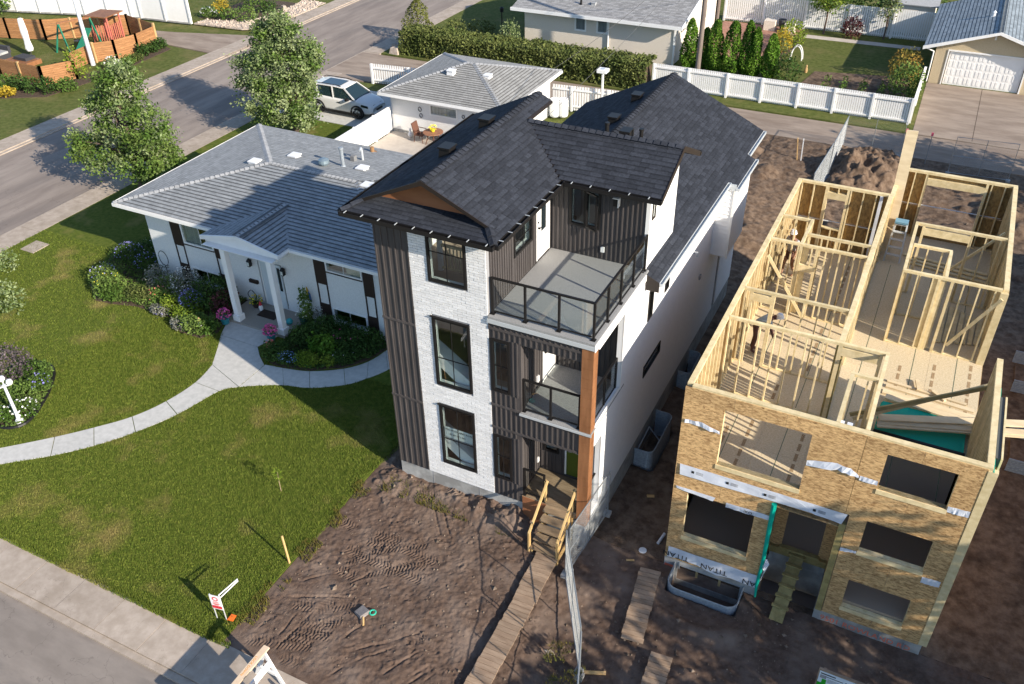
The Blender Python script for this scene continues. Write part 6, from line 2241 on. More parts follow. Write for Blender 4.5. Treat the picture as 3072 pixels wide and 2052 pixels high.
# rockery corner beyond the lane
structure('rock_bed', MB().prism([(-41.3, 35.1, -.05), (-36.8, 35.4, -.05), (-35.3, 36.3, -.05), (-35.3, 44, -.05), (-37.5, 44, -.05), (-37.0, 39, -.05), (-38.2, 37.0, -.05), (-41.2, 36.3, -.05)], (0, 0, .09)), m_stone)
structure('garden_bed', MB().prism([(-42, 36.4, -.05), (-38.3, 37.0, -.05), (-37.1, 39, -.05), (-37.4, 43, -.05), (-42, 43, -.05)], (0, 0, .075)), m_mulch)
structure('garden_bed', MB().prism([(-50, 18.2, -.05), (-40.9, 17.6, -.05), (-38.5, 19.0, -.05), (-37.9, 24, -.05), (-38.3, 29.6, -.05), (-39.6, 29.9, -.05), (-39.5, 24, -.05), (-39.9, 20.5, -.05), (-50, 20.4, -.05)], (0, 0, .075)), m_mulch)
r = np.random.default_rng(8)
n = 1500
rp2 = np.stack([r.uniform(-41.3, -35.3, n), r.uniform(35.1, 44, n)], 1)
kp = poly_in(rp2[:, 0], rp2[:, 1], [(-41.3, 35.1), (-36.8, 35.4), (-35.3, 36.3), (-35.3, 44), (-37.5, 44), (-37.0, 39), (-38.2, 37.0), (-41.2, 36.3)])
rp2 = rp2[kp]
S = r.uniform(.06, .16, len(rp2))
V = np.concatenate([rp2, np.full((len(rp2), 1), .05)], 1)[:, None, :] + oct_[None] * S[:, None, None] * (1 + .4 * r.uniform(-1, 1, (len(rp2), 6, 3)))
tag(npmesh('cobbles', V.reshape(-1, 3), (np.arange(len(rp2))[:, None, None] * 6 + of).reshape(-1, 3), m_stone), kind='stuff')

# play set
m_pg = M('play_green', (.02, .17, .10), None, rough=.5)
m_pk = M('play_pink', (.52, .15, .11), None, rough=.5)
t = thing('play_set', 'children play set with green swing frame, slide and pink playhouse', 'play set', (-44.2, 27.8, 0))
for a, b in (((-45.3, 25.6, 0), (-45.2, 26.3, 1.9)), ((-44.3, 25.9, 0), (-45.2, 26.3, 1.9)), ((-43.6, 28.2, 0), (-44.2, 28.2, 1.9)), ((-44.9, 28.6, 0), (-44.2, 28.2, 1.9))):
    MB().bar(a, b, .09, .09, (0, 1, 0)).build('leg', m_pg, t)
MB().bar((-45.2, 26.2, 1.9), (-44.2, 28.3, 1.9), .1, .1).build('swing_beam', m_wood, t)
MB().prism([(-44.0, 26.2, .15), (-43.5, 26.3, .15), (-43.9, 27.9, 1.2), (-44.4, 27.8, 1.2)], (0, 0, .08)).build('slide', m_pg, t)
for x, y in ((-44.5, 28.4), (-43.1, 28.7), (-43.4, 30.1), (-44.7, 29.8)):
    MB().box(x - .05, y - .05, 0, x + .05, y + .05, 1.9).build('tower_post', m_pk, t)
for k in range(8):
    x, y = -44.5 + .2 * k, 28.4 + .043 * k
    MB().box(x - .03, y - .02, .2, x + .03, y + .02, 1.3).build('slat', m_pk, t)
    x, y = -43.1 - .04 * k, 28.7 + .2 * k
    MB().box(x - .02, y - .03, .2, x + .02, y + .03, 1.3).build('slat', m_pk, t)
MB().prism([(-44.8, 28.2, 1.9), (-42.9, 28.5, 1.9), (-43.2, 30.4, 1.9), (-45.0, 30.0, 1.9)], (0, 0, .07)).build('roof', m_wood, t)
MB().prism([(-44.9, 26.9, .5), (-43.9, 27.1, .5), (-43.9, 27.15, .55), (-44.9, 26.95, .55)], (0, .3, 0)).build('swing_seat', m_felt, t)
t = thing('closed_parasol', 'closed white patio umbrella standing by the garden seat', 'umbrella', (-46.5, 24.45, 0))
MB().tube([(-46.5, 24.45, 0), (-46.5, 24.45, 2.7)], .035, 6).build('pole', m_felt, t)
MB().lathe((-46.5, 24.45, .35), [(.22, 0), (.27, .15), (.2, .7), (.24, 1.3), (.2, 2.0), (.16, 2.2), (.02, 2.25)], 10).build('canopy', m_white, t)
t = thing('garden_sofa', 'low outdoor sofa with grey cushions inside the cedar fence', 'sofa', (-48.3, 23.0, 0))
MB().box(-49.4, 22.5, .1, -47.2, 23.4, .42).build('base', m_felt, t)
MB().box(-49.4, 23.3, .42, -47.2, 23.5, .85).build('backrest', m_felt, t)
for k in range(2):
    MB().box(-49.3 + 1.06 * k, 22.55, .42, -48.3 + 1.06 * k, 23.28, .56).build('cushion', m_conc, t)
t = thing('fire_table', 'low dark fire table on a square timber base inside the cedar fence', 'table', (-45.3, 23.0, 0))
MB().box(-46.6, 22.4, .0, -44.4, 23.6, .3).build('base', m_wood, t)
MB().box(-46.0, 22.7, .3, -44.8, 23.5, .5).build('top', m_felt, t)
t = thing('street_light', 'pale tapering street light pole behind the leafy street tree', 'street light', (-40.7, 24.7, 0))
MB().tube([(-40.7, 24.7, 0), (-40.75, 24.75, 3.5), (-40.8, 24.8, 7.5), (-39.6, 24.4, 8.3)], [.16, .12, .09, .05], 10).build('pole', M('pale_pole', (.52, .55, .6), None, rough=.4), t)
t = thing('utility_pole', 'weathered wooden utility pole rising beside the back lane fence', 'utility pole', (-1.87, 36.9, 0))
m_pole = M('pole_wood', (.13, .10, .085), (.22, .18, .15), 5, .9, st=(4, 4, .2))
MB().tube([(-1.87, 36.9, 0), (-1.86, 36.92, 5), (-1.84, 36.95, 10.5)], [.17, .15, .12], 12).build('pole', m_pole, t)
MB().bar((-3.0, 36.95, 10), (-.7, 36.95, 10), .1, .12).build('crossarm', m_pole, t)
t = thing('utility_pole', 'second wooden utility pole beyond the brick patio at the top edge', 'utility pole', (-4.6, 51.0, 0))
MB().tube([(-4.6, 51, 0), (-4.55, 51, 9)], [.16, .12], 10).build('pole', m_pole, t)


def wire(label, a, b, sag, r_=.012):
    P = []
    for k in range(15):
        s = k / 14
        P.append((a[0] + (b[0] - a[0]) * s, a[1] + (b[1] - a[1]) * s, a[2] + (b[2] - a[2]) * s - 4 * sag * s * (1 - s)))
    tag(MB().tube(P, r_, 4, False).build('overhead_wire', M('cable_%s' % len(WL), (.08, .08, .08), None)), label, 'wire', 'overhead wires')


wire('overhead wire sloping from the lane pole down to the white garage', (-1.9, 36.9, 8.6), (-8.3, 29.2, 2.6), .4)
wire('overhead wire sloping from the lane pole down over the black rear roof', (-1.9, 36.9, 8.3), (-4.2, 13.7, 3.7), .5)
wire('overhead wire running from the lane pole to the tan garage side', (-1.8, 36.9, 9.2), (24, 38.5, 8.8), .5)
wire('lower overhead wire running from the lane pole along the lane to the right', (-1.8, 36.9, 8.4), (24, 38.4, 8.0), .5)
wire('overhead wire from the lane pole to the cream house corner', (-1.9, 36.9, 8.0), (-5.2, 42.5, 3.4), .2)

# garden objects in the yard behind the lane fence
structure('brick_patio', MB().prism([(-4.2, 43.5, -.03), (.3, 43.5, -.03), (1.6, 52.0, -.03), (-4.2, 51.8, -.03)], (0, 0, .05)), M('red_paver', (.26, .13, .09), (.36, .2, .15), 3, .85))
structure('garden_path', MB().prism([(2.05, 50.0, -.03), (9.8, 50.15, -.03), (9.8, 50.9, -.03), (2.0, 50.75, -.03)], (0, 0, .045)), m_patio)
structure('vegetable_bed', MB().prism([(3.4, 37.2, -.03), (10.3, 37.0, -.03), (9.9, 44.2, -.03), (4.2, 43.0, -.03)], (0, 0, .06)), m_dirt2)
structure('flower_bed', MB().prism([(1.8, 44.5, -.03), (2.1, 49.8, -.03), (1.7, 50.2, -.03), (.4, 50, -.03), (.9, 44.5, -.03)], (0, 0, .07)), m_mulch)
for k, (x, y, w_) in enumerate(((-.6, 51.0, .4), (.9, 50.6, .35))):
    t = thing('planter_box', ('left' if not k else 'right') + ' square cream planter by the ribbed white fence', 'planter', (x, y, 0), 'cream planters')
    MB().box(x - w_, y - w_, 0, x + w_, y + w_, .7).build('box', m_cream, t)
t = thing('dark_urn', 'dark urn planter standing by the ribbed white fence', 'urn', (.2, 51.2, 0))
MB().lathe((.2, 51.2, 0), [(.15, 0), (.12, .1), (.28, .5), (.3, .75), (.2, .74), (.01, .7)], 12).build('urn', m_felt, t)
t = thing('garden_arch', 'small white curved garden arch among the shrubs', 'arch', (2.5, 44.5, 0))
for dy in (0, .35):
    MB().tube([(2.3 + .38 * (1 - math.cos(a)), 44.2 + dy, .2 + .9 * math.sin(a)) for a in np.linspace(0, 3.14, 12)], .035, 6).build('hoop', m_white, t)
t = thing('garden_figure', 'small tan figure standing by the vegetable plot', 'figure', (3.7, 42.6, 0))
MB().lathe((3.7, 42.6, 0), [(.09, 0), (.11, .14), (.08, .3), (.05, .34), (.07, .4), (.05, .47), (.01, .5)], 10).build('body', m_cpost, t)
# ------------------------------------------------------------------ vegetation
def leafmat(name, a, b, tr=.25, rnd=.35, sc_=1.1):
    return M(name, a, b, sc_, .75, rnd=rnd, spec=.15, trans=tr, t=(.38, .62))


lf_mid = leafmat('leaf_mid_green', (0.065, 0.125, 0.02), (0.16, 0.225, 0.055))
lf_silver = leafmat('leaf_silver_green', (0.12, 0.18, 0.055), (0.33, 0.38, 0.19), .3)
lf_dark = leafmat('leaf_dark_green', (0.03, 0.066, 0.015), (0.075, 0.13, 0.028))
lf_hedge = leafmat('leaf_hedge', (0.075, 0.1, 0.026), (0.16, 0.18, 0.055), .2)
lf_cedar = leafmat('leaf_cedar', (0.06, 0.14, 0.012), (0.14, 0.25, 0.03), .2)
lf_lime = leafmat('leaf_lime', (.13, .20, .02), (.24, .30, .04))
lf_gold = leafmat('leaf_gold', (.32, .22, .02), (.5, .38, .05))
lf_orange = leafmat('leaf_amber', (.30, .17, .04), (.2, .2, .04))
lf_red = leafmat('leaf_plum', (.07, .022, .025), (.12, .045, .045))
lf_grey = leafmat('leaf_grey', (.12, .13, .10), (.26, .26, .22))
lf_lilac = leafmat('leaf_smoky', (.10, .075, .085), (.2, .16, .165))
fl_pink = leafmat('petal_pink', (.55, .06, .22), (.75, .18, .4), .1)
fl_white = leafmat('petal_white', (.7, .7, .66), (.78, .77, .74), .1)
fl_blue = leafmat('petal_blue', (.22, .2, .55), (.36, .34, .7), .1)
fl_sky = leafmat('petal_pale_blue', (.16, .28, .52), (.3, .42, .66), .1)
fl_yel = leafmat('petal_yellow', (.7, .55, .03), (.8, .68, .08), .1)
fl_red = leafmat('petal_coral', (.6, .12, .1), (.7, .25, .2), .1)
m_bark = M('bark', (.075, .05, .038), (.14, .10, .08), 8, .95, bump=.6, bs=30, st=(1, 1, .25))


def cloud(name, mat, P, size, parent, seed=0, flat=.35, asp=.6):
    r = np.random.default_rng(seed)
    n = len(P)
    a = r.normal(size=(n, 3))
    a[:, 2] *= .7
    a /= np.linalg.norm(a, axis=1)[:, None]
    nn = r.normal(size=(n, 3))
    nn[:, 2] += flat
    b = np.cross(a, nn)
    b /= np.linalg.norm(b, axis=1)[:, None] + 1e-9
    L = size * r.uniform(.6, 1.35, (n, 1)) * .5
    V = np.empty((n, 4, 3))
    V[:, 0] = P - a * L
    V[:, 1] = P + b * L * asp
    V[:, 2] = P + a * L
    V[:, 3] = P - b * L * asp
    return npmesh(name, V.reshape(-1, 3), np.arange(4 * n).reshape(-1, 4), mat, parent)


def ell(n, c, rx, ry, rz, r, shell=.6, bottom=-1.0):
    d = r.normal(size=(int(n * 1.6), 3))
    d /= np.linalg.norm(d, axis=1)[:, None]
    d = d[d[:, 2] > bottom][:n]
    q = shell + (1 - shell) * r.random(len(d)) ** .6
    return np.array(c) + d * q[:, None] * np.array([rx, ry, rz])


def tree(name, label, cat, base, crowns, nclu, per, size, sig, mats, trunk_r, seed, fork=.9, group=None, kind_part='crown', limbs=9):
    """crowns: list of ellipsoids (cx,cy,cz,rx,ry,rz,weight) relative to the base"""
    r = np.random.default_rng(seed)
    t = thing(name, label, cat, (*base, 0), group)
    bz = Vector((*base, 0))
    W_ = sum(c[6] for c in crowns)
    cl = np.concatenate([ell(max(2, int(nclu * c[6] / W_)), (base[0] + c[0], base[1] + c[1], c[2]), c[3], c[4], c[5], r, .55) for c in crowns])
    tb = MB()
    top = max(c[2] for c in crowns)
    tb.tube([bz - Vector((0, 0, .1)), bz + Vector((.05, .02, fork)), bz + Vector((.02, -.05, fork + (top - fork) * .6)), bz + Vector((0, 0, top))], [trunk_r * 1.3, trunk_r, trunk_r * .6, trunk_r * .2], 8)
    for k in range(limbs):
        e = Vector(cl[r.integers(len(cl))])
        s = bz + Vector((0, 0, fork + r.uniform(-.1, .8)))
        m = s.lerp(e, .5) + Vector((0, 0, .25))
        tb.tube([s, m, e], [trunk_r * .45, trunk_r * .28, .012], 5)
    tb.build('trunk', m_bark, t)
    k = r.permutation(len(cl))
    split_ = np.array_split(k, len(mats))
    for j, (m, idx) in enumerate(zip(mats, split_)):
        c = cl[idx]
        P = np.repeat(c, per, 0) + r.normal(size=(len(c) * per, 3)) * sig * r.uniform(.6, 1.3, (len(c), 1)).repeat(per, 0) * np.array([1, 1, .8])
        P = P[P[:, 2] > .12]
        cloud('crown' if j == 0 else 'lighter_leaves' if j == 1 else 'darker_leaves', m, P, size, t, seed + j)
    return t


tree('street_tree', 'leafy corner street tree with see-through gaps in front of the side street', 'tree', (-23.0, 11.8),
     [(-1.5, -.6, 2.0, 1.3, 1.2, .9, 1.6), (1.4, -.3, 1.7, 1.6, 1.4, .9, 2.2), (.2, .9, 2.2, 1.4, 1.2, 1.0, 1.4), (-1.2, .5, 3.6, 1.3, 1.2, 1.1, 1.8), (1.0, .2, 3.3, 1.4, 1.3, 1.0, 1.9), (-.5, .6, 4.9, 1.3, 1.3, 1.0, 1.8), (.3, .3, 5.7, .7, .7, .6, .6),
      (-2.7, -.8, 2.3, .6, .6, .35, .4), (2.5, -.8, 1.5, .7, .7, .5, .6), (-2.1, .2, 4.0, .5, .5, .4, .35)],
     330, 74, .155, .22, [lf_mid, lf_silver, lf_mid], .17, 21, .9, 'street trees', limbs=26)
tree('street_tree', 'rounder dense street tree standing beside the parked white car', 'tree', (-20.5, 21.0),
     [(-.5, -.3, 1.9, 2.1, 2.1, 1.2, 3.0), (-.5, .0, 3.4, 1.9, 1.9, 1.2, 2.6), (.6, 0, 4.2, 1.6, 1.5, 1.1, 1.6), (-.6, .2, 4.9, 1.2, 1.2, .9, 1.2), (-.1, .2, 6.0, .55, .55, .6, .45), (.9, .0, 5.5, .5, .5, .6, .4), (-1.2, .2, 5.5, .5, .5, .5, .35),
      (-2.7, -.3, 3.6, .55, .55, .4, .35), (-2.6, -.4, 2.6, .6, .6, .4, .35), (1.7, -1.2, 1.5, .7, .7, .5, .5), (1.6, .2, 4.6, .5, .5, .6, .45)],
     430, 74, .155, .22, [lf_mid, lf_silver, lf_silver], .16, 33, .8, 'street trees', limbs=16)


def bush(name, label, cat, c, rx, ry, h, n, size, mat, seed, flowers=None, fn=0, fsize=.05, group=None, stem=False, core=True, z0=.03):
    r = np.random.default_rng(seed)
    t = thing(name, label, cat, (c[0], c[1], 0), group)
    P = ell(n, (c[0], c[1], z0 + h * .45), rx, ry, h * .55, r, .45, -.85)
    P += r.normal(size=P.shape) * size * .5
    P[:, 2] = np.maximum(P[:, 2], z0 + .01)
    cloud('foliage', mat, P, size, t, seed)
    if flowers is not None and fn:
        Q = ell(fn, (c[0], c[1], z0 + h * .5), rx * .95, ry * .95, h * .62, r, .85, -.1)
        cloud('flowers', flowers, Q, fsize, t, seed + 1, 1.5, .9)
    if stem:
        MB().tube([(c[0], c[1], 0), (c[0], c[1], h * .6)], .03, 5).build('stem', m_bark, t)
    return t


# bed left of the portico
BL = [
    ('smoke_bush', 'bare greyish twiggy shrub in the flower bed beside the white house corner', 'shrub', (-15.0, 5.0), .5, .45, .9, 420, .07, lf_grey, None, 0),
    ('catmint', 'purple-grey tall flowering clump at the far left end of the flower bed', 'plant', (-17.4, 4.3), .55, .5, .7, 420, .08, lf_mid, fl_blue, 60),
    ('rose_bush', 'yellow-dotted leafy shrub near the left front of the flower bed', 'shrub', (-16.7, 3.9), .6, .5, .65, 460, .08, lf_mid, fl_yel, 14),
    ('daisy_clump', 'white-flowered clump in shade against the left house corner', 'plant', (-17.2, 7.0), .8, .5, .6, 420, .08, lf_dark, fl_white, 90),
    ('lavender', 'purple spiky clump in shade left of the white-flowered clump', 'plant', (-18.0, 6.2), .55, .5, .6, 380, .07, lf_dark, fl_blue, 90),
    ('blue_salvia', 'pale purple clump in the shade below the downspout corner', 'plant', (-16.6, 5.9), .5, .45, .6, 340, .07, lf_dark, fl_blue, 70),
    ('spotted_shrub', 'tall shrub speckled with small white blossoms under the basement window', 'shrub', (-13.3, 4.9), .65, .5, 1.1, 520, .07, lf_grey, fl_white, 150),
    ('bellflower', 'bright lavender blue flower clump in the middle of the flower bed', 'plant', (-12.55, 4.25), .42, .4, .75, 260, .07, lf_mid, fl_blue, 190),
    ('lime_perennial', 'lime green leafy clump in front of the lavender blue flowers', 'plant', (-12.35, 3.75), .5, .42, .5, 420, .08, lf_lime, None, 0),
    ('lady_fern', 'lime green clump left of the lavender blue flowers', 'plant', (-13.3, 4.0), .45, .4, .55, 380, .08, lf_lime, None, 0),
    ('coral_lily', 'coral orange flowers in the middle of the flower bed', 'plant', (-14.2, 4.15), .4, .35, .55, 260, .08, lf_mid, fl_red, 45),
    ('round_shrub', 'large dark green shrub in shade left of the portico column', 'shrub', (-11.9, 4.9), .85, .65, 1.15, 900, .08, lf_dark, None, 0),
    ('dark_shrub', 'dark plum-leaved shrub squeezed beside the left portico column', 'shrub', (-11.2, 4.7), .4, .5, .9, 380, .08, lf_red, None, 0),
    ('daylily', 'grassy leafy clump at the front tip of the flower bed by the path', 'plant', (-11.4, 3.35), .75, .42, .5, 640, .10, lf_mid, None, 0),
    ('hosta', 'small white-edged clump at the lawn edge beside the grassy clump', 'plant', (-12.2, 3.15), .35, .25, .3, 220, .08, lf_grey, fl_white, 20),
    ('green_perennial', 'mid green clump at the left front edge of the flower bed', 'plant', (-16.2, 3.6), .5, .35, .45, 360, .08, lf_mid, None, 0),
    ('fern_clump', 'feathery brown-green clump along the middle front edge of the flower bed', 'plant', (-15.2, 4.0), .55, .35, .45, 400, .08, lf_hedge, None, 0),
    ('stonecrop', 'grey blue low clump at the bed edge near a dark stone', 'plant', (-13.6, 3.55), .4, .25, .3, 260, .07, lf_grey, fl_blue, 12),
    ('geranium', 'bushy green clump behind the coral flowers', 'plant', (-14.4, 4.9), .55, .4, .65, 420, .08, lf_mid, None, 0),
]
for k, a in enumerate(BL):
    bush(a[0], a[1], a[2], a[3], a[4] * 1.25, a[5] * 1.25, a[6] * 1.2, int(a[7] * 2.2), a[8] * 1.15, a[9], 100 + k, a[10], int(a[11] * 1.3))
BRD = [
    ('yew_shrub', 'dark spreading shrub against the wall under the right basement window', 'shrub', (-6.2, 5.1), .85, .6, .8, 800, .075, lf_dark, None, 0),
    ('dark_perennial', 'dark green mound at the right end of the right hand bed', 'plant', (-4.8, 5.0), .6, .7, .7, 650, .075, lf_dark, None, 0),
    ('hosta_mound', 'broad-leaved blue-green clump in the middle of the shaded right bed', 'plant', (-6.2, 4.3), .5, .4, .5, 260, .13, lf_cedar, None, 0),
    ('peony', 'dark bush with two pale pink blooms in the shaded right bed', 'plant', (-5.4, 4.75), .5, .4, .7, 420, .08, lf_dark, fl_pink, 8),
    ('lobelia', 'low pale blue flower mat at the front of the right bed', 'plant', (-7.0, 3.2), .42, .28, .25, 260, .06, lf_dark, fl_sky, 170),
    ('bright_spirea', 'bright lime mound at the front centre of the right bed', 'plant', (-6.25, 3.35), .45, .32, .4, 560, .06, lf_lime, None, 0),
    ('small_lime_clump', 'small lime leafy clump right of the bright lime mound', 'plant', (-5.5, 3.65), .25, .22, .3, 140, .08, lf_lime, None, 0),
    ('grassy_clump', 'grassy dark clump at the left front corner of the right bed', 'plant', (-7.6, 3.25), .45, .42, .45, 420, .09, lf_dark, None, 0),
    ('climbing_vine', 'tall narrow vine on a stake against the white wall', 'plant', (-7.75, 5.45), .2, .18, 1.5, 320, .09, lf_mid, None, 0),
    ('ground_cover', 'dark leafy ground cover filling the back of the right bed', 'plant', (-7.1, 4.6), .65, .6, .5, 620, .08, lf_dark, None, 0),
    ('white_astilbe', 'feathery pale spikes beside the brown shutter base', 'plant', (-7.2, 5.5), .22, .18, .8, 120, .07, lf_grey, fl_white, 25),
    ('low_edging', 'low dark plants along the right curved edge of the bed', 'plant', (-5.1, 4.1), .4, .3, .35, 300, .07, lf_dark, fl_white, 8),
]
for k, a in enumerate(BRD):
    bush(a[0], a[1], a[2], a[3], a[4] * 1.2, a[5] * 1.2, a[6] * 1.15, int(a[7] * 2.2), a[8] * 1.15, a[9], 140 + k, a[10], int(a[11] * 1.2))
BC = [
    ('smoky_shrub', 'smoky purple-grey shrub beside the lamp post bed', 'shrub', (-15.4, -1.9), .75, .7, 1.1, 700, .07, lf_lilac, None, 0),
    ('green_perennials', 'mid green clump at the back of the lamp post bed', 'plant', (-14.6, -1.5), .5, .4, .5, 420, .07, lf_mid, None, 0),
    ('catmint', 'purple-tinged upright clump at the right of the lamp post bed', 'plant', (-13.9, -1.95), .4, .35, .5, 340, .07, lf_mid, fl_blue, 30),
    ('leafy_clump', 'leafy clump in the middle of the lamp post bed', 'plant', (-14.1, -2.6), .6, .45, .5, 520, .07, lf_mid, None, 0),
    ('shasta_daisies', 'white daisies along the front of the lamp post bed', 'plant', (-13.3, -3.1), .45, .4, .4, 260, .07, lf_mid, fl_white, 70),
    ('pale_roses', 'pale cream flowers at the foot of the lamp post', 'plant', (-13.7, -3.6), .35, .25, .4, 220, .07, lf_mid, fl_white, 24),
    ('green_edging', 'low green clump at the left picture edge of the lamp post bed', 'plant', (-14.8, -2.9), .55, .5, .45, 420, .07, lf_mid, None, 0),
]
for k, a in enumerate(BC):
    bush(a[0], a[1], a[2], a[3], a[4] * 1.2, a[5] * 1.2, a[6] * 1.15, int(a[7] * 2.2), a[8] * 1.15, a[9], 170 + k, a[10], int(a[11] * 1.2), .07)
bed_cover(BEDL, 7500, lf_mid, 401)
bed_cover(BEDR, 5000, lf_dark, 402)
bed_cover(BEDC, 2600, lf_mid, 403)
eg = MB()
eg.tube([(p[0], p[1], .04) for p in BEDC] + [(*BEDC[0], .04)], .06, 6)
tag(eg.build('bed_edging', m_black), 'black rounded edging round the lamp post bed', 'edging')
t = thing('lamp_post', 'white garden lamp post with a cluster of globes in the round bed', 'lamp post', (-13.1, -3.5, 0))
MB().lathe((-13.1, -3.5, 0), [(.15, 0), (.13, .12), (.07, .2), (.055, .4), (.045, 1.55), (.07, 1.6)], 10).build('post', M('lamp_white', (.6, .62, .66), None, rough=.4), t)
for k in range(3):
    a = k * 2.1 + .5
    MB().tube([(-13.1, -3.5, 1.55), (-13.1 + .2 * math.cos(a), -3.5 + .2 * math.sin(a), 1.6)], .025, 5).build('arm', m_plast, t)
    MB().lathe((-13.1 + .22 * math.cos(a), -3.5 + .22 * math.sin(a), 1.6), [(.03, 0), (.09, .05), (.11, .12), (.08, .2), (.01, .23)], 10).build('globe', m_plast, t)
bush('street_shrub', 'pale green leafy branch at the left picture edge above the lawn', 'shrub', (-19.15, 1.15), .6, .6, 1.4, 420, .11, lf_silver, 190)
bush('street_shrub', 'second pale leafy shrub at the left picture edge higher up', 'shrub', (-22.05, 3.15), .5, .5, 1.2, 320, .11, lf_silver, 191)


def pot(label, x, y, r_, h, col, fl, n, seed, z=.05, cat='flower pot'):
    t = thing('flower_pot', label, cat, (x, y, z))
    MB().lathe((x, y, z), [(r_ * .7, 0), (r_, h), (r_ * 1.08, h), (r_ * 1.08, h + .03), (r_ * .8, h + .02), (.01, h)], 14).build('pot', col, t)
    rg = np.random.default_rng(seed)
    cloud('leaves', lf_mid, ell(150, (x, y, z + h + .12), r_ * 1.3, r_ * 1.3, .2, rg, .3), .07, t, seed)
    cloud('flowers', fl, ell(n, (x, y, z + h + .14), r_ * 1.5, r_ * 1.5, .26, rg, .75, -.3), .075, t, seed + 1, 1.2, .95)


m_tealpot = M('teal_glaze', (.03, .2, .24), None, rough=.35)
m_gpot = M('green_glaze', (.03, .10, .08), None, rough=.4)
pot('teal pot of pink flowers beside the left portico column', -10.75, 4.1, .19, .26, m_tealpot, fl_pink, 120, 301)
pot('teal pot of bright pink flowers in front of the right portico column', -8.4, 4.0, .19, .26, m_tealpot, fl_pink, 150, 303)
pot('dark green pot of pale flowers by the right portico wall', -7.95, 5.45, .2, .28, m_gpot, fl_white, 40, 305)
pot('small coral flowers in a pot at the path edge of the right bed', -7.9, 3.4, .12, .14, m_gpot, fl_red, 50, 307)
pot('basket of mixed flowers by the front door of the bungalow', -10.35, 5.5, .17, .2, m_shut, fl_yel, 36, 309)
cloud('flowers', fl_yel, ell(90, (-12.35, 22.7, .98), .22, .22, .16, np.random.default_rng(5), .4), .09, POT_T, 5)
t = thing('garden_gnome', 'red and white garden gnome standing by the bungalow door', 'gnome', (-10.05, 5.4, .1))
MB().lathe((-10.05, 5.4, .1), [(.08, 0), (.09, .12), (.06, .22)], 10).build('body', m_plast, t)
MB().lathe((-10.05, 5.4, .32), [(.07, 0), (.035, .1), (.005, .18)], 10).build('hat', m_red, t)
t = thing('garden_gnome', 'brown and white small figure among the grassy clump by the path', 'gnome', (-11.25, 3.3, 0))
MB().lathe((-11.25, 3.3, .25), [(.06, 0), (.08, .12), (.05, .25)], 8).build('body', m_plast, t)
MB().lathe((-11.25, 3.3, .5), [(.07, 0), (.06, .08), (.02, .15)], 8).build('head', m_cpost, t)
tag(MB().lathe((-8.35, 5.05, .1), [(.02, 0), (.11, .06), (.14, .14), (.11, .22), (.02, .28)], 12).build('gazing_ball', M('teal_ball', (.05, .35, .38), None, rough=.2)), 'teal glass ball on the porch slab by the right column', 'ball')
t = thing('wall_parrot', 'yellow and blue parrot ornament fixed on the white bungalow wall', 'ornament', (-7.86, 5.8, 1.1))
MB().prism([(-7.95, 5.8, 1.0), (-7.82, 5.8, .95), (-7.84, 5.8, 1.35), (-7.9, 5.8, 1.5)], (0, .04, 0)).build('body', M('parrot_yellow', (.6, .36, .05), None), t)
MB().prism([(-7.82, 5.79, .85), (-7.74, 5.79, .9), (-7.76, 5.79, 1.2), (-7.83, 5.79, 1.3)], (0, .04, 0)).build('wing', M('parrot_blue', (.05, .12, .35), None), t)
t = thing('wire_trellis', 'thin looped wire trellis against the left end of the bungalow wall', 'trellis', (-15.3, 5.7, .3))
MB().tube([(-15.3 + .25 * math.cos(a), 5.72, 1.0 + .35 * math.sin(a)) for a in np.linspace(0, 6.28, 16)], .015, 5).build('loop', m_black, t)
MB().tube([(-15.3, 5.72, .65), (-15.3, 5.72, 0)], .015, 5).build('stake', m_black, t)
t = thing('bicycle_planter', 'black wire heart-shaped planter beside the bungalow door', 'planter', (-10.6, 5.6, .1))
for sx_ in (-1, 1):
    MB().tube([(-10.6 + sx_ * (.02 + .2 * math.sin(a)), 5.62, .25 + .5 * a / 3.14) for a in np.linspace(0, 3.14, 9)], .015, 5).build('loop', m_black, t)
cloud('crown', lf_lime, ell(90, (-2.93, -2.27, .75), .17, .17, .28, np.random.default_rng(6), .2), .07, bpy.data.objects['young_sapling'], 6)

# long hedge
r = np.random.default_rng(50)
hd = thing('hedge', 'long clipped green hedge in front of the cream house', 'hedge', (-13.5, 36.2, 0))
n = 30000
hx = r.uniform(-22.6, -4.6, n)
f_ = r.random(n)
hw = .95
hh = 1.5
th = r.uniform(0, 1, n)
hy_ = np.where(f_ < .5, 36.25 - hw + r.normal(0, .08, n), r.uniform(36.25 - hw, 36.25 + hw, n))
hz = np.where(f_ < .5, th * hh, hh + r.normal(0, .08, n))
bump_ = .16 * fbm(hx, hy_ + hz, 1.1, 3, 66)
P = np.stack([hx, hy_ - np.where(f_ < .5, bump_, 0), np.clip(hz + np.where(f_ < .5, 0, bump_), .05, 3)], 1)
cloud('foliage', lf_hedge, P, .17, hd, 51)
MB().box(-22.4, 35.6, 0, -4.8, 36.9, 1.25).build('twigs', m_mulch, hd)


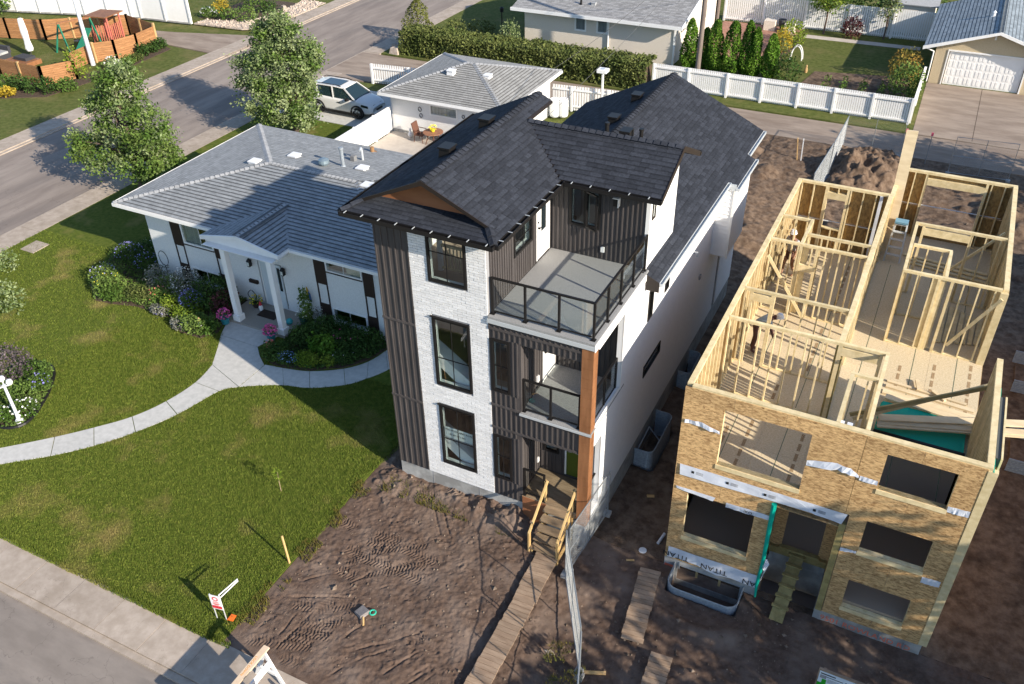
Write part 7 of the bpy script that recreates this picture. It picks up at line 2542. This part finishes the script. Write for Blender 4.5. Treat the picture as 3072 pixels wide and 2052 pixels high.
def conic(name, label, base, h, rad, n, mat, seed, group, size=.13, pw=.75, cat='tree'):
    r = np.random.default_rng(seed)
    t = thing(name, label, cat, (*base, 0), group)
    z = r.random(n) ** 1.15
    rr_ = rad * np.clip((1 - z) ** pw, .03, 1) * np.minimum(1, .55 + z * 3)
    a = r.uniform(0, 2 * np.pi, n)
    q = rr_ * (.82 + .25 * r.random(n)) * (1 + .22 * np.sin(3 * a + z * 9 + seed))
    P = np.stack([base[0] + q * np.cos(a), base[1] + q * np.sin(a), .08 + z * h], 1)
    cloud('crown', mat, P, size, t, seed, 0.0, .5)
    MB().tube([(*base, 0), (*base, h * .8)], [.08, .02], 6).build('trunk', m_bark, t)
    return t


conic('golden_cedar', 'broad pointed golden-green cedar at the end of the long hedge', (-22.9, 38.4), 2.85, 1.35, 2600, leafmat('leaf_gold_cedar', (.11, .12, .03), (.19, .2, .06), .2), 61, None, .16, .6)
cd = 'columnar cedars behind the lane fence'
for k, (x, y, h, r_, lb) in enumerate(((-3.5, 40.6, 3.05, .45, 'columnar cedar nearest the cream house corner'), (-2.55, 40.9, 2.5, .4, 'columnar cedar half hidden right behind the utility pole'), (-1.85, 40.6, 3.15, .5, 'columnar cedar just right of the utility pole'),
                                     (-.72, 40.6, 3.2, .55, 'columnar cedar standing clear in front of the brick patio'), (.2, 40.7, 3.3, .42, 'tall columnar cedar of the close-set pair'), (.75, 40.5, 3.0, .38, 'shorter columnar cedar of the close-set pair'),
                                     (1.75, 40.6, 2.7, .45, 'columnar cedar next to the loose shrub and white arch'))):
    conic('columnar_cedar', lb, (x, y), h, r_ * 1.3, 3600, lf_cedar, 70 + k, cd, .16, .45)
SH = [
    ('amber_shrub', 'golden amber shrub beside the brick patio', (1.35, 46.0), .6, .9, 1.6, 700, lf_gold),
    ('lime_shrub', 'lime green rounded shrub beside the brick patio and lawn', (1.6, 47.8), .95, 1.4, 1.7, 1000, lf_lime),
    ('loose_shrub', 'loose grey-green shrub behind the lane fence near the white arch', (2.9, 40.4), .9, .8, 1.6, 800, lf_dark),
    ('pale_shrub', 'pale feathery upright shrub right of the columnar cedars', (2.2, 41.6), .5, .6, 2.3, 500, lf_hedge),
    ('plum_shrub', 'dark plum-coloured round shrub against the ribbed white fence', (5.1, 51.1), .75, .5, 1.5, 700, lf_red),
    ('amber_tree', 'amber and green tall shrub beside the tan garage', (9.5, 43.2), 1.0, 1.0, 2.1, 1000, lf_orange),
    ('leafy_tree', 'leafy green tall shrub at the fence corner beside the grey driveway', (9.9, 40.2), 1.05, 1.1, 2.2, 1400, lf_mid),
    ('corner_shrub', 'tall variegated shrub against the corner of the cream house', (-16.2, 39.7), .8, .6, 1.9, 700, lf_silver),
    ('grey_juniper', 'dark juniper shrub behind the golden cedar', (-21.2, 40.8), .9, .8, 1.0, 600, lf_hedge),
    ('round_juniper', 'round green shrub right of the golden cedar', (-20.8, 39.6), .55, .5, .8, 400, lf_mid),
    ('sprawling_juniper', 'wide dark sprawling shrub on the shaded lawn edge', (-19.6, 41.8), 1.1, .9, .9, 600, lf_hedge),
]
for k, a in enumerate(SH):
    bush(a[0], a[1], 'shrub', a[2], a[3], a[4], a[5], a[6], .15, a[7], 210 + k, None, 0, .05, None, True)
tree('garden_tree', 'small round-crowned tree in front of the ribbed white fence', 'tree', (3.15, 51.4), [(0, 0, 2.6, 1.15, 1.1, .9, 3), (.4, 0, 3.4, .8, .8, .7, 1)], 70, 26, .2, .26, [lf_mid, lf_lime], .06, 41, 1.2, None)
tree('garden_tree', 'slim thin-leaved tree in front of the ribbed white fence', 'tree', (7.2, 51.8), [(0, 0, 2.2, .5, .5, .9, 2), (.2, 0, 3.4, .5, .5, .8, 2)], 40, 22, .17, .24, [lf_hedge, lf_silver], .05, 42, 1.0, None)
for k, (x, y, r_) in enumerate(((5.5, 55.3, 1.3), (4.0, 54.8, 1.2), (7.0, 54.6, 1.1), (9.5, 57, 1.5), (2.2, 56, 1.5))):
    bush('dark_shrub', 'dark green shrub mass beyond the ribbed white fence', 'shrub', (x, y), r_, r_, 2.4, 500, .2, lf_dark, 240 + k, None, 0, .05, 'dark shrubs beyond the ribbed fence')
# shrubs across the street
FS = [
    ('round_shrub', 'first clipped green shrub from the left below the cedar fence', (-42.3, 18.9), .65, .6, .95, lf_mid),
    ('round_shrub', 'clipped green shrub left of the angled fence corner', (-41.3, 19.3), .6, .55, .9, lf_dark),
    ('round_shrub', 'clipped green shrub just before the angled fence corner', (-40.1, 19.3), .6, .6, .95, lf_dark),
    ('round_shrub', 'clipped green shrub in front of the angled fence corner', (-38.9, 19.6), .55, .55, 1.0, lf_dark),
    ('round_shrub', 'clipped light green shrub right of the angled fence corner', (-38.1, 20.4), .7, .6, .8, lf_mid),
    ('yellow_shrub', 'bright yellow low shrub in the bed below the cedar fence', (-41.0, 18.1), .55, .5, .5, lf_gold),
    ('round_shrub', 'small round shrub at the lane end of the cedar fence bed', (-39.05, 29.4), .4, .4, .7, lf_dark),
    ('round_shrub', 'small round shrub second from the lane end of the cedar fence', (-39.0, 28.6), .42, .42, .7, lf_dark),
    ('round_shrub', 'small round shrub third from the lane end of the cedar fence', (-39.0, 27.6), .45, .45, .8, lf_dark),
    ('low_shrub', 'low brownish shrub in the bed near the light pole', (-38.7, 26.6), .5, .5, .4, lf_hedge),
    ('low_shrub', 'low green shrub in the bed nearer the light pole', (-38.6, 25.8), .45, .5, .5, lf_mid),
    ('hydrangea', 'pale cream flowering shrub near the light pole', (-38.7, 24.6), .55, .55, .8, lf_silver),
    ('upright_cedar', 'tall bright green upright shrub by the light pole', (-39.4, 22.4), .75, .7, 2.1, lf_lime),
    ('round_shrub', 'broad clipped shrub at the front of the rockery', (-37.95, 37.3), 1.0, .9, 1.1, lf_mid),
    ('round_shrub', 'dark shrub at the rear edge of the rockery bed', (-37.9, 40.0), .7, .7, .9, lf_dark),
    ('round_shrub', 'green shrub in the middle of the rockery bed', (-39.6, 37.0), .8, .7, 1.0, lf_mid),
    ('round_shrub', 'tall green shrub behind the middle of the rockery bed', (-39.0, 39.6), 1.0, .9, 1.5, lf_mid),
    ('daisy_shrub', 'white flowering clump by the white fence end', (-41.4, 37.0), .8, .6, .7, lf_mid),
    ('gold_shrub', 'yellow flowering shrub behind the white flowering clump', (-41.6, 38.6), .7, .6, .9, lf_gold),
    ('round_shrub', 'dark green shrub at the top edge of the rockery bed', (-40.5, 41.0), 1.0, .9, 1.3, lf_dark),
]
for k, a in enumerate(FS):
    bush(a[0], a[1], 'shrub', a[2], a[3], a[4], a[5], 420, .16, a[6], 260 + k, fl_white if a[0] in ('hydrangea', 'daisy_shrub') else None, 60, .13)
bush('lane_bush', 'green leafy bush at the top left picture corner', 'shrub', (-58.5, 31.0), 1.2, 1.0, 1.6, 500, .25, lf_mid, 290)
tag(MB().hexa([(-37.4, 40.7, 0), (-36.9, 40.5, 0), (-36.8, 41.0, 0), (-37.3, 41.2, 0), (-37.3, 40.8, .4), (-37.0, 40.7, .42), (-36.95, 40.95, .38), (-37.2, 41.05, .4)]).build('boulder', m_stone), 'pinkish boulder at the edge of the rockery', 'boulder')
r = np.random.default_rng(17)
for k in range(6):
    x, y = ((-23.2, 36.0), (-22.9, 35.3), (-23.4, 36.9), (-23.5, 37.8), (-23.6, 38.9), (-23.5, 39.8))[k]
    tag(MB().hexa([(x - .4, y - .3, 0), (x + .35, y - .35, 0), (x + .4, y + .3, 0), (x - .35, y + .3, 0), (x - .3, y - .2, .4), (x + .25, y - .25, .45), (x + .3, y + .2, .4), (x - .2, y + .2, .42)]).build('border_rock', m_stone), 'rough brown rock edging the golden cedar corner bed', 'rock', 'rocks edging the corner bed')
# vegetable rows
for k in range(4):
    bush('bean_row', 'thin green vegetable row in the dark plot behind the lane fence', 'plant', (5.3 + 1.1 * k, 40.6), .2, 1.3, .5, 130, .14, lf_mid, 320 + k, None, 0, .05, 'vegetable rows')
# debris pile at the rear of the frame house, seen through its rear opening
cloud('leaves', lf_mid, ell(160, (13.0, 18.5, -.1), .9, .7, .5, r, .3), .2, thing('brush_pile', 'pile of cut green branches on the dirt seen through the rear opening', 'brush pile', (13.0, 18.5, -.3)), 7)
for k, p in enumerate((((9.85, 14.2, -.2), (10.1, 15.6, .9)),)):
    tag(stick('leaning_sheet', m_osb, p[0], p[1], .9, .03), 'brown panel leaning outside the small rear window of the frame house', 'panel')

# big trees just outside the frame on the right whose dappled shade falls on the frame house and dirt
tree('shade_tree', 'large leafy tree past the lower right edge casting dappled shade', 'tree', (23.0, -3.9), [(0, 0, 4.4, 2.8, 2.8, 2.0, 3), (0, 0, 7.0, 2.4, 2.4, 2.0, 2.4)], 120, 46, .3, .42, [lf_mid], .2, 81, 2.0, 'shade trees')
tree('shade_tree', 'second large leafy tree past the lower right edge casting dappled shade', 'tree', (21.0, -8.8), [(0, 0, 4.2, 3.0, 3.0, 2.2, 3)], 110, 46, .3, .42, [lf_mid], .2, 82, 2.0, 'shade trees')
tree('shade_tree', 'large leafy tree past the right edge shading the lane', 'tree', (23.5, 28.5), [(0, 0, 3.8, 2.6, 2.6, 1.8, 3), (0, 0, 5.6, 2.0, 2.0, 1.4, 2)], 130, 46, .3, .42, [lf_mid], .2, 83, 2.0, 'shade trees')
# ------------------------------------------------------------------ parked car
m_car = M('car_white', (.66, .65, .63), None, rough=.22, spec=.6)
m_tyre = M('tyre_rubber', (.015, .015, .015), None, rough=.8)
m_rim = M('rim_dark', (.10, .10, .10), None, rough=.35, metal=.7)
m_carg = M('car_glass', (.015, .03, .035), None, rough=.05, spec=.9)
CX, CY = -21.95, 24.85                                   # rear bumper x, centre line y; nose towards +x
car = thing('parked_car', 'white compact suv with black sunroof parked on the concrete driveway', 'car', (CX + 2.3, CY, 0))
# body: cross-sections along x (x, half width low, half width belt, z sill, z belt, z shoulder)
secs = [(0.0, .70, .74, .48, .92, .98), (.10, .82, .84, .34, .98, 1.06), (.45, .89, .90, .28, 1.02, 1.10), (1.2, .92, .92, .24, 1.01, 1.08), (2.4, .92, .92, .24, .99, 1.05),
        (3.25, .92, .91, .24, .98, 1.06), (3.7, .91, .88, .26, .96, 1.04), (4.25, .88, .82, .30, .88, .95), (4.52, .80, .72, .32, .76, .84), (4.66, .66, .60, .36, .62, .68)]
V, F = [], []
for (x, wl, wb, zs, zb, zt) in secs:
    ring = [(-wl * .92, zs), (-wl, zs + .12), (-wl, (zs + zb) / 2), (-wb, zb), (-wb * .93, zt), (-wb * .5, zt + .025), (0, zt + .035),
            (wb * .5, zt + .025), (wb * .93, zt), (wb, zb), (wl, (zs + zb) / 2), (wl, zs + .12), (wl * .92, zs)]
    V += [(CX + x, CY + a, b) for a, b in ring]
n = 13
for k in range(len(secs) - 1):
    for j in range(n):
        a, b = k * n + j, k * n + (j + 1) % n
        F.append((a, b, b + n, a + n))
F.append(tuple(range(n)))
F.append(tuple(range((len(secs) - 1) * n + n - 1, (len(secs) - 1) * n - 1, -1)))
me = bpy.data.meshes.new('body')
c0 = (CX + 2.3, CY, .6)
me.from_pydata([(v[0] - c0[0], v[1] - c0[1], v[2] - c0[2]) for v in V], [], F)
me.materials.append(m_car)
for p in me.polygons: p.use_smooth = True
me.update()
bo = link('body', me, car, c0)
sm = bo.modifiers.new('smooth', 'SUBSURF')
sm.levels = sm.render_levels = 1
# cabin: roof shell and pillars over dark glass
def cab(x): # half width at belt and roof
    return None
roofp = [(.35, .62, 1.58), (.9, .66, 1.68), (2.0, .66, 1.70), (2.75, .62, 1.64)]
RV = MB()
for (a, b) in zip(roofp[:-1], roofp[1:]):
    RV.hexa([(CX + a[0], CY - a[1], a[2] - .05), (CX + b[0], CY - b[1], b[2] - .05), (CX + b[0], CY + b[1], b[2] - .05), (CX + a[0], CY + a[1], a[2] - .05),
             (CX + a[0], CY - a[1] * .96, a[2]), (CX + b[0], CY - b[1] * .96, b[2]), (CX + b[0], CY + b[1] * .96, b[2]), (CX + a[0], CY + a[1] * .96, a[2])])
RV.build('roof', m_car, car)
gl = MB()
gl.hexa([(CX + .12, CY - .80, 1.04), (CX + 3.55, CY - .80, 1.05), (CX + 3.55, CY + .80, 1.05), (CX + .12, CY + .80, 1.04),
         (CX + .4, CY - .645, 1.56), (CX + 2.72, CY - .61, 1.60), (CX + 2.72, CY + .61, 1.60), (CX + .4, CY + .645, 1.56)])
gl.build('windows', m_carg, car)
for s in (-1, 1):
    for a, b, w_ in (((3.6, .83, 1.05), (2.74, .63, 1.63), .08), ((2.05, .835, 1.06), (1.9, .66, 1.66), .07), ((.95, .835, 1.06), (.75, .66, 1.65), .12), ((.12, .80, 1.04), (.36, .63, 1.58), .2)):
        MB().bar((CX + a[0], CY + s * a[1], a[2]), (CX + b[0], CY + s * b[1], b[2]), .04, w_, (1, 0, 0)).build('pillar', m_car, car)
    MB().tube([(CX + .45, CY + s * .62, 1.66), (CX + .6, CY + s * .62, 1.74), (CX + 2.2, CY + s * .62, 1.76), (CX + 2.5, CY + s * .6, 1.70)], .022, 6).build('roof_rail', m_black, car)
    MB().hexa([(CX + 3.05, CY + s * .9, 1.05), (CX + 3.22, CY + s * .9, 1.05), (CX + 3.22, CY + s * 1.1, 1.07), (CX + 3.05, CY + s * 1.1, 1.07), (CX + 3.05, CY + s * .9, 1.2), (CX + 3.2, CY + s * .9, 1.2), (CX + 3.18, CY + s * 1.1, 1.18), (CX + 3.05, CY + s * 1.1, 1.18)]).build('side_mirror', m_black, car)
    MB().hexa([(CX + 4.15, CY + s * .62, .78), (CX + 4.55, CY + s * .55, .70), (CX + 4.4, CY + s * .80, .72), (CX + 4.0, CY + s * .89, .80), (CX + 4.12, CY + s * .60, .92), (CX + 4.5, CY + s * .52, .80), (CX + 4.36, CY + s * .80, .84), (CX + 4.0, CY + s * .88, .91)]).build('headlight', m_gdark, car)
    MB().box(CX + 2.35, CY + s * .915, .84, CX + 2.55, CY + s * .945, .88).build('door_handle', m_black, car)
    MB().box(CX + .9, CY + s * .925, .2, CX + 3.6, CY + s * .9, .34).build('sill_trim', m_black, car)
    for x in (.95, 3.72):
        wy = CY + s * .80
        w_ = MB()
        prof = [(.20, -.11), (.34, -.11), (.36, -.07), (.36, .07), (.34, .11), (.20, .11)]
        i0 = 0
        for r_, o in prof:
            for j in range(20):
                t_ = 2 * math.pi * j / 20
                w_.v.append((CX + x + r_ * math.cos(t_), wy + o, .36 + r_ * math.sin(t_)))
        for k in range(len(prof) - 1):
            for j in range(20):
                a, b = k * 20 + j, k * 20 + (j + 1) % 20
                w_.f.append((a, b, b + 20, a + 20))
        wo = w_.build('wheel', m_tyre, car)
        rm = MB()
        for k in range(5):
            t_ = 2 * math.pi * k / 5
            rm.bar((CX + x, wy + s * .08, .36), (CX + x + .21 * math.cos(t_), wy + s * .09, .36 + .21 * math.sin(t_)), .03, .07, (0, 1, 0))
        rm.build('rim', m_rim, wo)
        # dark wheel arch
        ar = MB()
        P_ = []
        for j in range(13):
            t_ = math.pi * j / 12
            P_.append((CX + x + .44 * math.cos(t_), CY + s * .925, .36 + .44 * math.sin(t_)))
        ar.tube(P_, .05, 6)
        ar.build('wheel_arch', m_black, car)
MB().prism([(CX + 4.52, CY - .42, .82), (CX + 4.68, CY - .28, .5), (CX + 4.68, CY + .28, .5), (CX + 4.52, CY + .42, .82)], (.03, 0, 0)).build('grille', m_black, car)
MB().box(CX + 4.45, CY - .7, .28, CX + 4.62, CY + .7, .40).build('lower_bumper', m_black, car)
MB().hexa([(CX + 1.05, CY - .45, 1.665), (CX + 2.35, CY - .45, 1.665), (CX + 2.35, CY + .45, 1.665), (CX + 1.05, CY + .45, 1.665), (CX + 1.05, CY - .45, 1.712), (CX + 2.35, CY - .45, 1.70), (CX + 2.35, CY + .45, 1.70), (CX + 1.05, CY + .45, 1.712)]).build('sunroof', m_carg, car)


# ------------------------------------------------------------------ two framers on the upper floor
def human(label, pos, yaw, pose, shirt, legs, hat, seed):
    """one continuous skinned body; pose: joint name -> local offset (x right, y forward, z up)"""
    J = dict(pelvis=(0, 0, .95), waist=(0, 0, 1.1), chest=(0, .02, 1.32), neck=(0, .03, 1.48), head=(0, .06, 1.6), crown=(0, .07, 1.73),
             sh_r=(.19, .02, 1.42), el_r=(.25, .03, 1.14), wr_r=(.27, .16, .92), sh_l=(-.19, .02, 1.42), el_l=(-.25, .03, 1.14), wr_l=(-.27, .16, .92),
             hp_r=(.09, 0, .9), kn_r=(.11, .04, .5), an_r=(.11, -.02, .09), toe_r=(.12, .16, .04), hp_l=(-.09, 0, .9), kn_l=(-.11, .04, .5), an_l=(-.11, -.02, .09), toe_l=(-.12, .16, .04))
    J.update(pose)
    for s in 'rl':
        w_ = Vector(J['wr_' + s])
        e_ = Vector(J['el_' + s])
        d = (w_ - e_).normalized()
        J['pa_' + s] = tuple(w_ + d * .09)
    Rr = {'pelvis': .14, 'waist': .125, 'chest': .15, 'neck': .06, 'head': .085, 'crown': .075, 'toe': .038, 'an': .045, 'kn': .06, 'hp': .085, 'sh': .07, 'el': .045, 'wr': .032, 'pa': .035}
    E_ = [('pelvis', 'waist'), ('waist', 'chest'), ('chest', 'neck'), ('neck', 'head'), ('head', 'crown')]
    for s in 'rl':
        E_ += [('chest', 'sh_' + s), ('sh_' + s, 'el_' + s), ('el_' + s, 'wr_' + s), ('wr_' + s, 'pa_' + s), ('pelvis', 'hp_' + s), ('hp_' + s, 'kn_' + s), ('kn_' + s, 'an_' + s), ('an_' + s, 'toe_' + s)]
    names_ = ['pelvis'] + [b for a, b in E_]
    ca, sa = math.cos(yaw), math.sin(yaw)
    tr = lambda p: (p[0] * ca - p[1] * sa, p[0] * sa + p[1] * ca, p[2])
    t = thing('person', label, 'person', pos)
    me = bpy.data.meshes.new('body')
    verts = [tr(J[k]) for k in names_]
    edges = [(names_.index(a), names_.index(b)) for a, b in E_]
    rad = [Rr[k.split('_')[0]] for k in names_]
    # five fingers on each hand
    for s in 'rl':
        w_ = Vector(J['wr_' + s])
        d = (Vector(J['pa_' + s]) - w_).normalized()
        side = d.cross(Vector((0, 1, 0)))
        side = side.normalized() if side.length > .1 else Vector((1, 0, 0))
        for k, (o, ln) in enumerate(((-.03, .06), (-.01, .075), (.01, .08), (.03, .07), (.045, .05))):
            b_ = w_ + d * (.1 if k < 4 else .04) + side * o
            verts.append(tr(tuple(b_)))
            rad.append(.009)
            verts.append(tr(tuple(b_ + d * ln + Vector((0, .02, 0)))))
            rad.append(.008)
            edges.append((names_.index('pa_' + s) if k < 4 else names_.index('wr_' + s), len(verts) - 2))
            edges.append((len(verts) - 2, len(verts) - 1))
    me.from_pydata(verts, edges, [])
    me.materials.append(legs)
    o = link('body', me, t, pos)
    sk = o.modifiers.new('skin', 'SKIN')
    lay = me.skin_vertices[0].data
    for i, rr_ in enumerate(rad):
        lay[i].radius = (rr_, rr_)
    lay[0].use_root = True
    sb = o.modifiers.new('sub', 'SUBSURF')
    sb.levels = sb.render_levels = 1
    # shirt over the trunk and upper arms
    me2 = bpy.data.meshes.new('shirt')
    nm = ['pelvis', 'waist', 'chest', 'sh_r', 'el_r', 'sh_l', 'el_l']
    ee = [(0, 1), (1, 2), (2, 3), (3, 4), (2, 5), (5, 6)]
    P = [list(tr(J[k])) for k in nm]
    for k, e in ((4, 3), (6, 5)):
        P[k] = [P[e][i] * .35 + P[k][i] * .65 for i in range(3)]
    me2.from_pydata(P, ee, [])
    me2.materials.append(shirt)
    o2 = link('shirt', me2, t, pos)
    o2.modifiers.new('skin', 'SKIN')
    for i, rr_ in enumerate((.155, .145, .17, .088, .068, .088, .068)):
        me2.skin_vertices[0].data[i].radius = (rr_, rr_)
    me2.skin_vertices[0].data[0].use_root = True
    sb = o2.modifiers.new('sub', 'SUBSURF')
    sb.levels = sb.render_levels = 1
    hd_ = Vector(tr(J['crown'])) + Vector(pos)
    MB().lathe((hd_.x, hd_.y, hd_.z - .05), [(.13, 0), (.115, .02), (.105, .07), (.07, .12), (.01, .135)], 12).build('hard_hat', hat, t)
    up = Vector(tr(J['head'])) + Vector(pos)
    f = Vector(tr((0, 1, 0)))
    rt = Vector(tr((1, 0, 0)))
    face = MB()
    for s in (-1, 1):
        c = up + f * .086 + rt * .03 * s + Vector((0, 0, .03))
        face.box(c.x - .01, c.y - .01, c.z - .006, c.x + .01, c.y + .01, c.z + .006)
    c = up + f * .09 + Vector((0, 0, -.04))
    face.box(c.x - .015, c.y - .012, c.z - .005, c.x + .015, c.y + .012, c.z + .005)
    face.build('face', m_black, t)
    return t


m_skin = M('skin_and_trousers', (.36, .2, .13), None, rough=.7)
m_sht = M('grey_shirt', (.42, .42, .43), None, rough=.9)
m_sht2 = M('blue_grey_shirt', (.30, .38, .44), None, rough=.9)
m_short = M('dark_shorts', (.12, .06, .05), None, rough=.9)
pw = human('person in a grey shirt and cap walking between the studs with a yellow case', (8.95, 10.75, F2), 2.6,
           dict(kn_r=(.11, .14, .5), an_r=(.11, .2, .09), toe_r=(.12, .38, .05), kn_l=(-.11, .0, .5), an_l=(-.11, -.22, .12), toe_l=(-.12, -.06, .04), wr_r=(.3, .06, .85)),
           m_sht, m_skin, m_plast, 1)
for s in (1, -1):
    pass
sh = MB()
sh.lathe((8.95, 10.75, F2), [(.13, .72), (.175, .8), (.165, .98), (.1, .99)], 12)
sh.build('shorts', m_short, pw)
t = thing('tool_case', 'yellow tool case held by the person among the studs', 'case', (9.25, 10.65, F2 + .7))
MB().box(9.17, 10.55, F2 + .58, 9.42, 10.7, F2 + .84).build('case', M('case_yellow', (.7, .36, .02), None), t)
MB().tube([(9.23, 10.62, F2 + .84), (9.23, 10.62, F2 + .9), (9.36, 10.62, F2 + .9), (9.36, 10.62, F2 + .84)], .012, 6).build('handle', m_black, t)
human('person in a white helmet bending over near the left stud wall', (8.95, 6.0, F2), -1.3,
      dict(waist=(0, .1, 1.06), chest=(0, .3, 1.18), neck=(0, .43, 1.25), head=(0, .53, 1.28), crown=(0, .63, 1.35), sh_r=(.19, .36, 1.22), el_r=(.22, .42, .95), wr_r=(.16, .5, .74), sh_l=(-.19, .36, 1.22), el_l=(-.22, .42, .95), wr_l=(-.16, .5, .74)),
      m_sht2, m_short, m_white, 2)
